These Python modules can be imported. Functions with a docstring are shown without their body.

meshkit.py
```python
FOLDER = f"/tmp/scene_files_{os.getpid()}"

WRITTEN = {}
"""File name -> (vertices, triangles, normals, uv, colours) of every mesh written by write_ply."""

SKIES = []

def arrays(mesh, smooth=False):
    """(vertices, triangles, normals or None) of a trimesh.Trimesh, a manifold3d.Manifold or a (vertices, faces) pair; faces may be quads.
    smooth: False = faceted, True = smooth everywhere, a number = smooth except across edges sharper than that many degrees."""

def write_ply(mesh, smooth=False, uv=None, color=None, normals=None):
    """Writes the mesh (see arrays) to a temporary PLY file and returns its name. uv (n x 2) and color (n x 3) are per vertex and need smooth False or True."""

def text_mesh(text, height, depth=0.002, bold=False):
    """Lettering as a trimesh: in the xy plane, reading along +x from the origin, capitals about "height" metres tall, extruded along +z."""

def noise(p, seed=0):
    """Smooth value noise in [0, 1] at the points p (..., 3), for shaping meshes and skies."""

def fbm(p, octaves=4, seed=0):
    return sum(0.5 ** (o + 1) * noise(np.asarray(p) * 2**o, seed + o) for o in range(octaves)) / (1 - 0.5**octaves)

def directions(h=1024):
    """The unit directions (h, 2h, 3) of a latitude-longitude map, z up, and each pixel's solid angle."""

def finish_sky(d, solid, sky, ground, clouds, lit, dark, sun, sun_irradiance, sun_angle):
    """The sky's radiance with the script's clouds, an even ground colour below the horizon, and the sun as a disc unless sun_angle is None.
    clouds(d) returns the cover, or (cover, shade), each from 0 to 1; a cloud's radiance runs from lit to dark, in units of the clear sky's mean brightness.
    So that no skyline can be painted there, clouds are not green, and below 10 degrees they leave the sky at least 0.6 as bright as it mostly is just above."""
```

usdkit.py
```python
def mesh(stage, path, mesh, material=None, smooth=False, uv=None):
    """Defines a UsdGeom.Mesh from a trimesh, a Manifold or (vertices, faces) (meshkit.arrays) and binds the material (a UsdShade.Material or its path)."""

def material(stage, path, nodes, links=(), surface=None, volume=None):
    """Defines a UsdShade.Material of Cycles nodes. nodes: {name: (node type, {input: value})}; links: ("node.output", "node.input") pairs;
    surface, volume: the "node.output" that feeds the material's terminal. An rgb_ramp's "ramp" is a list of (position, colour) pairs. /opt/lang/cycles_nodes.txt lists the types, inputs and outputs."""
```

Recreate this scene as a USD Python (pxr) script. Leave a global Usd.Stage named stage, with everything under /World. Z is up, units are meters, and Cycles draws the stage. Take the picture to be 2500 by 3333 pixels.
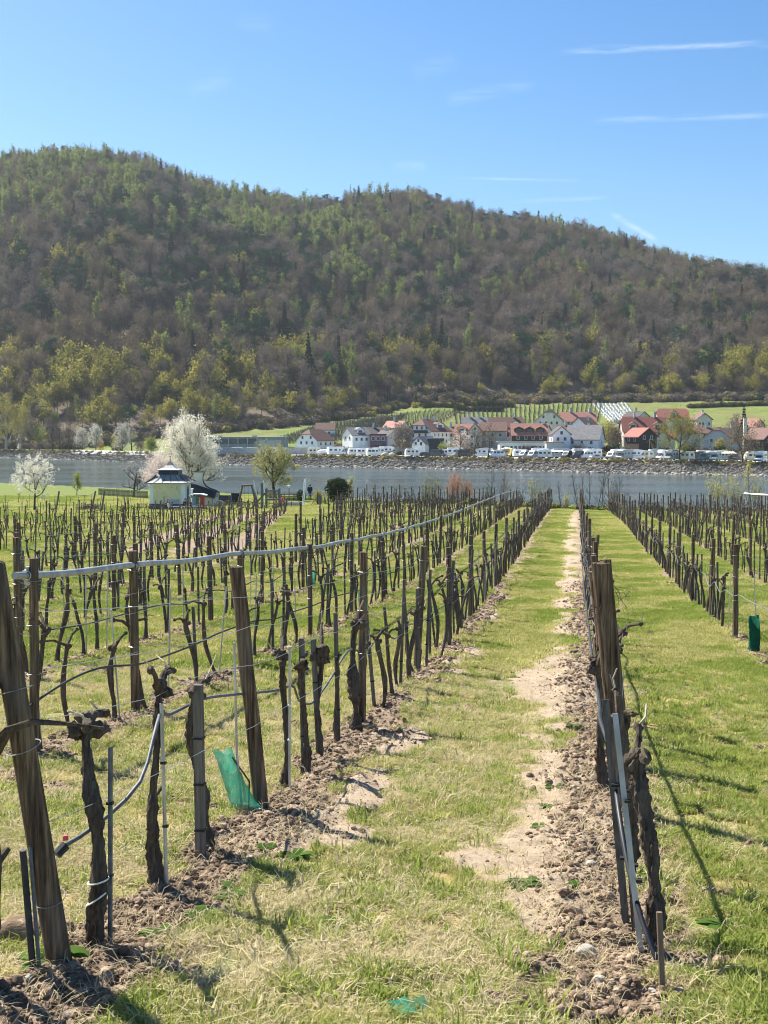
import math, random
import numpy as np, trimesh, usdkit, meshkit
import manifold3d as m3
from pxr import Usd, UsdGeom, UsdLux, UsdShade, Gf, Sdf, Vt

stage = Usd.Stage.CreateInMemory()
UsdGeom.SetStageUpAxis(stage, 'Z'); UsdGeom.SetStageMetersPerUnit(stage, 1.0)
UsdGeom.Xform.Define(stage, '/World'); UsdGeom.Scope.Define(stage, '/World/Looks')
rng = np.random.default_rng(7); random.seed(7)

# ------------------------------------------------------------------ camera, sky, sun, exposure
CAM_H, PITCH, FPX = 12.2, math.radians(3.79), 2654.3          # metres above the river, tilt, focal length in units of a 1659 px wide picture
cam = UsdGeom.Camera.Define(stage, '/World/camera')
cam.CreateHorizontalApertureAttr(36.0); cam.CreateVerticalApertureAttr(48.0); cam.CreateFocalLengthAttr(36.0 * FPX / 1659.0)
cam.CreateClippingRangeAttr(Gf.Vec2f(0.05, 20000.0))
cam.AddTranslateOp().Set(Gf.Vec3d(0, 0, CAM_H)); cam.AddRotateXOp().Set(90.0 - math.degrees(PITCH))
EXPOSURE = 1.45
cam.CreateExposureAttr(EXPOSURE)
SUN_AZ, SUN_EL = math.radians(-44.0), math.radians(46.0)       # azimuth from +y towards +x
SUN_DIR = np.array([math.sin(SUN_AZ) * math.cos(SUN_EL), math.cos(SUN_AZ) * math.cos(SUN_EL), math.sin(SUN_EL)])
sun = UsdLux.DistantLight.Define(stage, '/World/sun')
sun.CreateIntensityAttr(1.25); sun.CreateAngleAttr(0.53); sun.CreateNormalizeAttr(True); sun.CreateColorAttr(Gf.Vec3f(1.0, 0.95, 0.86))
sun.AddRotateXYZOp().Set(Gf.Vec3f(90.0 - math.degrees(SUN_EL), 0.0, 180.0 - math.degrees(SUN_AZ)))
SKY_STRENGTH = 0.055

def pixdir(x, y):
    """direction through a point of the 2500 x 3333 photograph"""
    cx, cy = (x / 1.507 - 829.5) / FPX, (1106 - y / 1.507) / FPX
    return np.array([cx, math.cos(PITCH) + cy * math.sin(PITCH), -math.sin(PITCH) + cy * math.cos(PITCH)])
def along(x, Y, y=1401):                                         # world point at depth Y seen at photo point x, y
    d = pixdir(x, y); d = d * (Y / d[1]); return np.array([d[0], d[1], d[2] + CAM_H])

def sky_material():
    n = {'c': ('texture_coordinate', {}),
         's': ('sky_texture', {'sky_type': 'single_scattering', 'sun_disc': False, 'sun_elevation': SUN_EL, 'sun_rotation': SUN_AZ, 'air_density': 1.0, 'aerosol_density': 0.75, 'ozone_density': 2.6, 'altitude': 250.0}),
         'b': ('background_shader', {'strength': SKY_STRENGTH})}
    l = []
    prev = None
    # thin vapour trails and cirrus: (photo x0, y0, x1, y1, half width in radians, strength)
    trails = [(1790, 172, 2560, 137, .0034, .32), (1850, 150, 2600, 152, .0018, .18), (1890, 395, 2600, 372, .0038, .16), (1440, 578, 2030, 592, .0014, .18),
              (1980, 690, 2150, 790, .0035, .30), (1640, 660, 2000, 640, .003, .14), (1430, 330, 1760, 270, .008, .10), (600, 310, 760, 240, .010, .08), (1330, 240, 1500, 190, .010, .07), (760, 60, 900, 90, .010, .06), (1270, 545, 1400, 540, .006, .12)]
    n['nz'] = ('noise_texture', {'scale': 26.0, 'detail': 5.0, 'roughness': 0.6})
    n['nv'] = ('mapping', {'scale': (1.0, 1.0, 9.0), 'rotation': (0, 0, 0.2)})
    l += [('c.generated', 'nv.vector'), ('nv.vector', 'nz.vector')]
    n['nr'] = ('map_range', {'from_min': 0.34, 'from_max': 0.68, 'to_min': 0.0, 'to_max': 1.0, 'clamp': True}); l.append(('nz.fac', 'nr.value'))
    for i, (x0, y0, x1, y1, w, a) in enumerate(trails):
        d0, d1 = (v / np.linalg.norm(v) for v in (pixdir(x0, y0), pixdir(x1, y1)))
        nn = np.cross(d0, d1); nn /= np.linalg.norm(nn); mid = d0 + d1; mid /= np.linalg.norm(mid); tt = np.cross(nn, mid); half = abs(np.arcsin(np.clip(tt @ d1, -1, 1)))
        n[f'a{i}'] = ('vector_math', {'math_type': 'dot_product', 'vector2': tuple(nn)}); l.append(('c.generated', f'a{i}.vector1'))
        n[f'b{i}'] = ('math', {'math_type': 'absolute'}); l.append((f'a{i}.value', f'b{i}.value1'))
        n[f'd{i}'] = ('map_range', {'range_type': 'smoothstep', 'from_min': 0.0, 'from_max': w, 'to_min': a, 'to_max': 0.0, 'clamp': True}); l.append((f'b{i}.value', f'd{i}.value'))
        n[f'e{i}'] = ('vector_math', {'math_type': 'dot_product', 'vector2': tuple(tt)}); l.append(('c.generated', f'e{i}.vector1'))
        n[f'f{i}'] = ('math', {'math_type': 'absolute'}); l.append((f'e{i}.value', f'f{i}.value1'))
        n[f'g{i}'] = ('map_range', {'range_type': 'smoothstep', 'from_min': half * .55, 'from_max': half, 'to_min': 1.0, 'to_max': 0.0, 'clamp': True}); l.append((f'f{i}.value', f'g{i}.value'))
        n[f'h{i}'] = ('math', {'math_type': 'multiply'}); l += [(f'd{i}.result', f'h{i}.value1'), (f'g{i}.result', f'h{i}.value2')]
        n[f'k{i}'] = ('vector_math', {'math_type': 'dot_product', 'vector2': tuple(mid)}); l.append(('c.generated', f'k{i}.vector1'))
        n[f'm{i}'] = ('math', {'math_type': 'greater_than', 'value2': 0.5}); l.append((f'k{i}.value', f'm{i}.value1'))
        n[f'o{i}'] = ('math', {'math_type': 'multiply'}); l += [(f'h{i}.value', f'o{i}.value1'), (f'm{i}.value', f'o{i}.value2')]
        if prev is None: prev = f'o{i}.value'
        else:
            n[f'p{i}'] = ('math', {'math_type': 'maximum'}); l += [(prev, f'p{i}.value1'), (f'o{i}.value', f'p{i}.value2')]; prev = f'p{i}.value'
    n['q'] = ('math', {'math_type': 'multiply'}); l += [(prev, 'q.value1'), ('nr.result', 'q.value2')]
    n['mx'] = ('mix', {'mix_type': 'mix', 'color2': (9.0, 9.3, 9.8)}); n['hs'] = ('hsv', {'hue': .5, 'saturation': 1.38, 'value': 1.0}); l += [('s.color', 'hs.color'), ('q.value', 'mx.fac'), ('hs.color', 'mx.color1'), ('mx.color', 'b.color')]
    return usdkit.material(stage, '/World/Looks/sky', n, l, surface='b.background')
dome = UsdLux.DomeLight.Define(stage, '/World/sky'); dome.CreateIntensityAttr(1.0)
UsdShade.MaterialBindingAPI.Apply(dome.GetPrim()).Bind(sky_material())

# ------------------------------------------------------------------ helpers: names, tags, meshes
_taken = {}
def numbered(path):
    k = _taken.get(path, 0); _taken[path] = k + 1
    return path if k == 0 else f'{path}_{k:03d}'
def tag(prim, label=None, cat=None, group=None, kind=None):
    prim = prim.GetPrim() if hasattr(prim, 'GetPrim') else prim
    for k, v in (('label', label), ('category', cat), ('group', group), ('kind', kind)):
        if v: prim.SetCustomDataByKey(k, v)
    return prim
def pathof(p): return str(p.GetPath()) if hasattr(p, 'GetPath') else str(p)
def thing(name, label=None, cat=None, loc=(0, 0, 0), rz=0.0, group=None, scale=None, kind=None, tilt=None):
    x = UsdGeom.Xform.Define(stage, numbered('/World/' + name))
    place(x, loc, rz, scale, tilt); tag(x, label, cat, group, kind)
    return x
def place(x, loc, rz=0.0, scale=None, tilt=None):
    x.AddTranslateOp().Set(Gf.Vec3d(*map(float, loc)))
    if rz or tilt: x.AddRotateXYZOp().Set(Gf.Vec3f(*(tilt or (0, 0)), math.degrees(rz)))
    if scale is not None: x.AddScaleOp().Set(Gf.Vec3f(*([float(scale)] * 3 if np.ndim(scale) == 0 else map(float, scale))))
def part(name, mb, mat, parent, smooth=False, label=None):
    m = usdkit.mesh(stage, numbered(pathof(parent) + '/' + name), mb.mesh() if isinstance(mb, MB) else mb, MAT[mat], smooth)
    if label: tag(m, label)
    return m
def whole(name, mb, mat, label=None, cat=None, group=None, kind=None, smooth=False):
    m = part(name, mb, mat, '/World', smooth); tag(m, label, cat, group, kind); return m
_classes = {}
def klass(name):
    c = stage.CreateClassPrim('/World/' + name); c.SetTypeName('Xform'); return c
def copy(cls, name, label, cat, loc, rz=0.0, group=None, scale=None, tilt=None):
    x = thing(name, label, cat, loc, rz, group, scale, tilt=tilt); p = x.GetPrim()
    p.GetReferences().AddInternalReference(cls.GetPath()); p.SetInstanceable(True); return x

class MB:
    """collects shapes into one mesh"""
    def __init__(s): s.v, s.f, s.n = [], [], 0
    def add(s, v, f):
        v = np.asarray(v, float); f = np.asarray(f, int)
        if f.shape[1] == 4: f = np.vstack([f[:, [0, 1, 2]], f[:, [0, 2, 3]]])
        s.v.append(v); s.f.append(f + s.n); s.n += len(v); return s
    def mesh(s): return (np.vstack(s.v), np.vstack(s.f))
    def box(s, c, size, rz=0.0, M=None):
        v = np.array([[x, y, z] for x in (-.5, .5) for y in (-.5, .5) for z in (-.5, .5)]) * size
        if M is not None: v = v @ np.asarray(M).T
        if rz: v = v @ rotz(rz).T
        return s.add(v + c, [[0, 1, 3, 2], [4, 6, 7, 5], [0, 4, 5, 1], [2, 3, 7, 6], [0, 2, 6, 4], [1, 5, 7, 3]])
    def bar(s, a, b, w, h=None):                                   # square bar between two points
        a, b = np.asarray(a, float), np.asarray(b, float); d = b - a; L = np.linalg.norm(d); d /= L
        r = np.cross(d, [0, 0, 1.0]) if abs(d[2]) < .95 else np.cross(d, [0, 1.0, 0]); r /= np.linalg.norm(r); u = np.cross(r, d)
        return s.box((a + b) / 2, (w, L, h or w), M=np.stack([r, d, u], 1))
    def tube(s, pts, r, sides=6, cap=True, rough=0.0, rg=None):
        p = np.asarray(pts, float); n = len(p); r = np.broadcast_to(r, (n,)).astype(float)
        t = np.gradient(p, axis=0); t /= np.linalg.norm(t, axis=1, keepdims=True) + 1e-9
        ref = np.array([0, 0, 1.0]) if np.abs(t[:, 2]).mean() < .8 else np.array([1.0, 0, 0])
        a = np.cross(t, ref); a /= np.linalg.norm(a, axis=1, keepdims=True) + 1e-9; b = np.cross(t, a)
        ang = np.arange(sides) * 2 * np.pi / sides
        rr = r[:, None] * (1 + rough * (rg.random((n, sides)) - .5) * 2 if rough else np.ones((1, sides)))
        v = p[:, None] + rr[..., None] * (np.cos(ang)[None, :, None] * a[:, None] + np.sin(ang)[None, :, None] * b[:, None])
        i, j = np.meshgrid(np.arange(n - 1), np.arange(sides), indexing='ij'); k = (j + 1) % sides
        q = np.stack([i * sides + j, i * sides + k, (i + 1) * sides + k, (i + 1) * sides + j], -1).reshape(-1, 4)
        f = np.vstack([q[:, [0, 2, 1]], q[:, [0, 3, 2]]])
        v = v.reshape(-1, 3)
        if cap:
            v = np.vstack([v, p[:1], p[-1:]]); jj = np.arange(sides); kk = (jj + 1) % sides; o = (n - 1) * sides
            f = np.vstack([f, np.stack([np.full(sides, n * sides), jj, kk], 1), np.stack([np.full(sides, n * sides + 1), o + kk, o + jj], 1)])
        return s.add(v, f)
    def blob(s, c, r, sub=1, rough=.25, rg=rng, squash=(1, 1, 1)):
        m = trimesh.creation.icosphere(sub, 1.0); v = np.array(m.vertices); v *= (1 + rough * (rg.random(len(v)) - .5) * 2)[:, None]
        return s.add(v * r * np.asarray(squash) + c, m.faces)
    def prism(s, poly, lo, hi, axis=2):                            # convex or simple outline swept along an axis
        from shapely.geometry import Polygon
        m = trimesh.creation.extrude_polygon(Polygon(poly), hi - lo, engine='earcut'); v = np.array(m.vertices); v[:, 2] += lo
        if axis == 1: v = v[:, [0, 2, 1]] ; f = np.array(m.faces)[:, ::-1]
        elif axis == 0: v = v[:, [2, 0, 1]]; f = np.array(m.faces)
        else: f = np.array(m.faces)
        return s.add(v, f)
    def cards(s, c, size, rg=rng, aspect=1.0, tri=False, up=0.0, N=None):   # leaf-sized faces with random tilt
        n = len(c); a = rg.normal(size=(n, 3)); a[:, 2] *= (1 - up); a /= np.linalg.norm(a, axis=1, keepdims=True)
        b = np.cross(a, rg.normal(size=(n, 3))); b /= np.linalg.norm(b, axis=1, keepdims=True)
        sz = np.broadcast_to(size, (n,))[:, None] * (.6 + .8 * rg.random((n, 1)))
        a = a * sz * .5; b = b * sz * .5 * aspect
        if tri:
            v = np.stack([c - a - b, c + a - b * .6, c + b * 1.2], 1).reshape(-1, 3); return s.add(v, np.arange(3 * n).reshape(-1, 3))
        v = np.stack([c - a - b * .4, c - b, c + a + b * .4, c + b], 1).reshape(-1, 3)
        return s.add(v, np.arange(4 * n).reshape(-1, 4))
def rotz(a): c, s = math.cos(a), math.sin(a); return np.array([[c, -s, 0], [s, c, 0], [0, 0, 1.0]])
def smoothstep(a, b, x): t = np.clip((x - a) / (b - a), 0, 1); return t * t * (3 - 2 * t)
def instancer(name, protos, idx, pos, scale, rz, kind='stuff', label=None, cat=None, tilt=None, parent='/World'):
    """protos: list of [(mesh, material name, smooth)]; one PointInstancer of real copies"""
    pi = UsdGeom.PointInstancer.Define(stage, numbered(parent + '/' + name)); base = str(pi.GetPath())
    rel = pi.CreatePrototypesRel()
    for k, pr in enumerate(protos):
        px = UsdGeom.Xform.Define(stage, f'{base}/prototypes/kind_{k:03d}'); rel.AddTarget(px.GetPath())
        for j, (m, mat, sm) in enumerate(pr): usdkit.mesh(stage, f'{base}/prototypes/kind_{k:03d}/piece_{j:03d}', m.mesh() if isinstance(m, MB) else m, MAT[mat], sm)
    n = len(pos); scale = np.asarray(scale, float)
    if scale.ndim == 1: scale = np.repeat(scale[:, None], 3, 1)
    pi.CreateProtoIndicesAttr(Vt.IntArray.FromNumpy(np.asarray(idx, np.int32)))
    pi.CreatePositionsAttr(Vt.Vec3fArray.FromNumpy(np.asarray(pos, np.float32)))
    pi.CreateScalesAttr(Vt.Vec3fArray.FromNumpy(scale.astype(np.float32)))
    h = np.asarray(rz, float) / 2; q = np.zeros((n, 4)); q[:, 0] = np.cos(h); q[:, 3] = np.sin(h)
    if tilt is not None:                                           # small tilt about x then spin about z
        t = np.asarray(tilt, float) / 2; q = np.stack([np.cos(h) * np.cos(t), np.cos(h) * np.sin(t), np.sin(h) * np.sin(t), np.sin(h) * np.cos(t)], 1)
    pi.CreateOrientationsAttr(Vt.QuathArray([Gf.Quath(float(a), float(b), float(c), float(d)) for a, b, c, d in q]))
    tag(pi, label, cat, None, kind); return pi

# ------------------------------------------------------------------ materials
MAT = {}
def noisy(name, c1, c2, scale=6.0, rough=.8, bump=0.0, stretch=(1, 1, 1), c3=None, detail=5.0, spec=.3, metallic=0.0, lo=.35, hi=.65, bscale=None, bdist=.01, big=None):
    n = {'g': ('geometry', {}), 'm': ('mapping', {'scale': stretch}), 'n': ('noise_texture', {'scale': scale, 'detail': detail, 'roughness': .62}),
         'r': ('rgb_ramp', {'ramp': [(lo, c1), (.5 * (lo + hi), tuple(np.add(c1, c2) / 2) if c3 is None else c3), (hi, c2)]}),
         'p': ('principled_bsdf', {'roughness': rough, 'specular_ior_level': spec, 'metallic': metallic})}
    l = [('g.position', 'm.vector'), ('m.vector', 'n.vector'), ('n.fac', 'r.fac'), ('r.color', 'p.base_color')]
    if big:                                                        # slow variation over the place: (colour, scale, amount)
        n['n2'] = ('noise_texture', {'scale': big[1], 'detail': 3.0}); n['q'] = ('map_range', {'from_min': .4, 'from_max': .65, 'to_min': 0.0, 'to_max': big[2], 'clamp': True})
        n['x'] = ('mix', {'color2': big[0]}); l = l[:-1] + [('g.position', 'n2.vector'), ('n2.fac', 'q.value'), ('q.result', 'x.fac'), ('r.color', 'x.color1'), ('x.color', 'p.base_color')]
    if bump:
        n['nb'] = ('noise_texture', {'scale': bscale or scale * 2, 'detail': 6.0, 'roughness': .65}); n['b'] = ('bump', {'strength': bump, 'distance': bdist})
        l += [('m.vector', 'nb.vector'), ('nb.fac', 'b.height'), ('b.normal', 'p.normal')]
    MAT[name] = usdkit.material(stage, '/World/Looks/' + name, n, l, surface='p.BSDF')
def leafy(name, c1, c2, scale=.6, transl=.35, rand=.6, c3=None, obj=True):
    n = {'g': ('geometry', {}), 'n': ('noise_texture', {'scale': scale, 'detail': 4.0, 'roughness': .7}), 'o': ('object_info', {}),
         'mr': ('map_range', {'from_min': .3, 'from_max': .7, 'clamp': True}), 'a': ('mix_float', {'fac': rand}),
         'r': ('rgb_ramp', {'ramp': [(0.0, c1), (.5, tuple(np.add(c1, c2) / 2) if c3 is None else c3), (1.0, c2)]}),
         'd': ('diffuse_bsdf', {'roughness': .3}), 't': ('translucent_bsdf', {}), 'x': ('mix_closure', {'fac': transl})}
    l = [('g.position', 'n.vector'), ('n.fac', 'mr.value'), ('mr.result', 'a.a'), ('o.random', 'a.b'), ('a.result', 'r.fac'), ('r.color', 'd.color'), ('r.color', 't.color'), ('d.BSDF', 'x.closure1'), ('t.BSDF', 'x.closure2')]
    MAT[name] = usdkit.material(stage, '/World/Looks/' + name, n, l, surface='x.closure')
def plain(name, c, rough=.5, spec=.4, metallic=0.0): noisy(name, tuple(np.multiply(c, .85)), tuple(np.minimum(np.multiply(c, 1.1), 1)), 1.7, rough, 0, spec=spec, metallic=metallic)

noisy('post_wood', (.028, .018, .012), (.25, .175, .11), 1.0, .9, .9, (42, 42, 2.2), c3=(.105, .070, .044), spec=.1, lo=.34, hi=.66, bscale=1.6, bdist=.02, big=((.13, .115, .095), 3.0, .45))
noisy('stake_wood', (.06, .052, .045), (.20, .175, .145), 1.0, .9, .6, (55, 55, 3), spec=.15, lo=.3, hi=.72, bdist=.006, big=((.06, .055, .05), 2.0, .6))
noisy('vine_bark', (.024, .018, .014), (.15, .115, .088), 1.0, .95, 1.0, (60, 60, 9), spec=.1, lo=.3, hi=.72, bscale=1.4, bdist=.02, big=((.15, .13, .11), 5.0, .35))
noisy('cut_cane', (.30, .24, .17), (.52, .43, .3), 30, .8)
noisy('tie_black', (.01, .01, .01), (.02, .02, .02), 20, .6)
noisy('tie_white', (.6, .6, .56), (.75, .75, .7), 20, .6)
noisy('galvanised', (.27, .27, .265), (.50, .50, .49), 9, .5, .15, (1, 1, .4), spec=.5, metallic=.75, big=((.3, .28, .25), 6.0, .4), bdist=.002)
noisy('wire_metal', (.22, .21, .2), (.42, .42, .42), 40, .45, metallic=.6)
noisy('hose', (.055, .062, .07), (.12, .13, .145), 18, .55)
noisy('hose_dark', (.012, .014, .02), (.03, .034, .04), 18, .5)
noisy('hose_pale', (.10, .11, .13), (.17, .18, .21), 18, .5)
noisy('red_plastic', (.5, .05, .09), (.65, .1, .14), 9, .5)
noisy('soil', (.14, .10, .068), (.45, .34, .24), 14.0, .95, .9, c3=(.21, .15, .10), spec=.1, bscale=30, bdist=.03)
noisy('stone', (.07, .062, .053), (.24, .215, .185), 3.0, .9, .6, spec=.2, bscale=12, bdist=.05, big=((.10, .095, .085), .15, .6))
noisy('pale_stone', (.24, .22, .19), (.42, .385, .33), 9.0, .9, .4)
noisy('concrete', (.28, .275, .26), (.42, .41, .39), 1.3, .9, .2)
noisy('grey_panel', (.20, .20, .205), (.29, .29, .295), .6, .8)
noisy('dark_panel', (.07, .07, .075), (.12, .12, .125), .6, .7)
noisy('plaster_white', (.66, .67, .68), (.80, .80, .79), .5, .9)
noisy('plaster_cream', (.52, .49, .38), (.64, .61, .5), .5, .9)
noisy('plaster_beige', (.45, .42, .34), (.56, .53, .44), .5, .9)
noisy('plaster_yellow', (.64, .52, .26), (.76, .64, .37), 2.2, .9, lo=.3, hi=.6)
noisy('plaster_grey', (.34, .36, .37), (.46, .48, .5), 4.0, .9)
noisy('plaster_magenta', (.16, .06, .09), (.22, .09, .12), .5, .8)
noisy('tile_red', (.19, .06, .045), (.30, .10, .07), 1.6, .8, .3, (1, 1, 3), big=((.22, .1, .08), .2, .5))
noisy('tile_pink', (.29, .135, .10), (.42, .205, .155), 1.6, .8, .3, (1, 1, 3))
noisy('tile_brown', (.10, .052, .042), (.18, .10, .08), 1.6, .85, .3, (1, 1, 3))
noisy('tile_dark', (.035, .03, .03), (.075, .06, .055), 1.6, .8, .3, (1, 1, 3))
noisy('slate_grey', (.13, .13, .135), (.23, .225, .225), 1.2, .85, .3, (1, 1, 3))
noisy('slate_blue', (.05, .065, .085), (.09, .11, .14), 1.2, .7, .2, (1, 1, 3))
noisy('sheet_metal', (.22, .22, .22), (.36, .355, .345), 2.5, .6, spec=.4, metallic=.2)
noisy('sheet_dark', (.012, .017, .025), (.03, .038, .05), 2.5, .35, metallic=.3)
noisy('timber_dark', (.03, .02, .015), (.07, .045, .032), 1.5, .85, .3, (8, 8, 1))
noisy('timber_brown', (.11, .075, .05), (.2, .14, .095), 1.5, .85, .3, (8, 8, 1))
noisy('timber_grey', (.10, .088, .075), (.2, .18, .155), 3, .9, .3, (12, 12, 1))
noisy('timber_pale', (.42, .36, .26), (.56, .49, .37), 3, .85)
noisy('sand', (.5, .43, .32), (.62, .54, .42), 8, .95)
noisy('gravel', (.44, .42, .38), (.6, .58, .53), 3, .95)
noisy('window_glass', (.02, .025, .03), (.05, .06, .07), .7, .12, spec=.6)
noisy('caravan_white', (.68, .69, .70), (.8, .8, .8), .8, .4, spec=.5)
noisy('van_silver', (.25, .27, .3), (.36, .38, .41), .8, .35, spec=.5, metallic=.3)
noisy('van_dark', (.022, .026, .032), (.05, .055, .062), .8, .35, spec=.5)
noisy('van_teal', (.02, .12, .12), (.03, .17, .17), .8, .35)
noisy('tent_olive', (.28, .27, .2), (.38, .37, .29), 1.5, .8)
noisy('tent_grey', (.16, .17, .175), (.24, .25, .26), 1.5, .8)
noisy('rubber', (.012, .012, .012), (.025, .025, .025), 5, .8)
noisy('cloth_cream', (.62, .55, .4), (.74, .68, .54), 2, .9)
noisy('paint_red', (.42, .03, .025), (.52, .05, .04), 3, .5)
noisy('paint_blue', (.16, .22, .28), (.2, .27, .34), 3, .5)
noisy('paint_green', (.05, .12, .05), (.08, .17, .07), 3, .5)
noisy('slide_green', (.03, .075, .055), (.05, .11, .08), 3, .35, spec=.5)
noisy('paint_yellow', (.6, .4, .06), (.7, .48, .1), 3, .5)
noisy('skin', (.42, .25, .18), (.5, .32, .24), 9, .6)
noisy('hair_dark', (.015, .012, .01), (.03, .025, .02), 9, .6)
noisy('cloth_black', (.012, .013, .016), (.028, .03, .035), 9, .9)
noisy('cloth_navy', (.02, .025, .045), (.04, .05, .075), 9, .9)
noisy('cloth_white', (.6, .6, .6), (.74, .74, .74), 9, .9)
noisy('cloth_grey', (.2, .2, .22), (.3, .3, .32), 9, .9)
noisy('bark_dark', (.022, .018, .015), (.075, .06, .05), 3, .95, .6, (6, 6, 1))
noisy('bark_grey', (.085, .075, .068), (.19, .17, .155), 3, .95, .5, (6, 6, 1))
noisy('bark_pale', (.22, .2, .18), (.36, .34, .31), 3, .95, .3, (4, 4, 1))
# leaves and twigs
leafy('twig_mauve', (.11, .088, .072), (.34, .275, .22), .03, .12, .55)
leafy('twig_brown', (.12, .092, .062), (.32, .255, .17), .05, .12, .6)
leafy('leaf_birch', (.12, .16, .042), (.27, .31, .09), .03, .4, .6)
leafy('leaf_pine', (.016, .050, .028), (.06, .130, .058), .03, .12, .55)
leafy('leaf_spruce', (.010, .026, .016), (.03, .056, .03), .03, .1, .6)
leafy('leaf_spring', (.17, .165, .034), (.38, .345, .09), .03, .4, .6)
leafy('leaf_willow', (.20, .24, .05), (.38, .40, .1), .05, .4, .5)
leafy('blossom_white', (.66, .63, .53), (.84, .81, .71), 1.0, .35, .3)
leafy('blossom_far', (.38, .37, .31), (.62, .60, .52), .3, .3, .5)
leafy('blossom_pink', (.66, .56, .52), (.84, .76, .71), 1.0, .35, .3)
leafy('leaf_budding', (.22, .24, .075), (.46, .44, .2), .8, .4, .3)
leafy('leaf_hedge', (.022, .035, .014), (.07, .09, .032), 1.2, .2, .3)
leafy('leaf_box', (.03, .055, .015), (.09, .12, .035), 2.0, .25, .3)
leafy('leaf_gold', (.22, .19, .03), (.42, .36, .07), 2.0, .35, .3)
leafy('leaf_orange', (.42, .2, .11), (.62, .34, .2), 1.5, .35, .3)
leafy('leaf_yellow', (.45, .42, .1), (.62, .58, .2), 1.0, .4, .3)
leafy('forsythia', (.6, .42, .03), (.75, .55, .05), 1.0, .3, .3)
leafy('grass_blade', (.22, .25, .055), (.66, .57, .30), 2.4, .5, .6, c3=(.42, .42, .135))
leafy('grass_fresh', (.16, .23, .035), (.40, .44, .12), 1.6, .45, .6)
leafy('straw', (.46, .38, .22), (.72, .63, .42), 2.0, .3, .6)
leafy('weed_leaf', (.05, .11, .02), (.15, .23, .06), 4.0, .4, .5)
leafy('net_green', (.03, .19, .13), (.06, .29, .21), 9.0, .5, .2)
leafy('net_dark', (.015, .11, .07), (.03, .17, .11), 9.0, .4, .2)
# ------------------------------------------------------------------ lie of the land on this side of the river
AZ = math.radians(8.88); RD = np.array([math.sin(AZ), math.cos(AZ)]); VD = np.array([math.cos(AZ), -math.sin(AZ)])   # along and across the vine rows
AZL = math.radians(-2.1); RL = np.array([math.sin(AZL), math.cos(AZL)]); VL = np.array([math.cos(AZL), -math.sin(AZL)])
R0, W = .349, 2.4
_u = [-40, 0, 4.6, 6.5, 9.1, 11.7, 16, 20, 24, 30, 36, 41.7, 59.6, 70, 85, 104, 111, 119, 126, 400]
_z = [14.2, 10.42, 10.02, 9.82, 9.54, 9.33, 9.03, 8.73, 8.50, 8.19, 7.95, 7.75, 7.27, 6.98, 6.55, 5.92, 5.15, 4.5, 4.3, 4.3]
from scipy.interpolate import PchipInterpolator
_prof = PchipInterpolator(_u, _z)
def edge_y(X): return 147 - .8 * (X + 8.6)                        # crest of the near river bank
def ground_z(X, Y):
    X, Y = np.asarray(X, float), np.asarray(Y, float)
    u = Y * math.cos(AZ) + math.sin(AZ) * np.where(X > -10, X, -10 - .2 * (X + 10))
    u = u + 10 * smoothstep(-2, -12, X) * smoothstep(60, 100, Y)
    z = _prof(np.clip(u, -39, 399)) - .035 * np.clip(X - 6, 0, 12) * smoothstep(60, 100, Y)
    return np.maximum(z - np.clip(Y - edge_y(X), 0, 30) / 1.7, -2.0)
def on_ground(xpx, Y): p = along(xpx, Y); return np.array([p[0], Y, float(ground_z(p[0], Y))])
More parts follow.
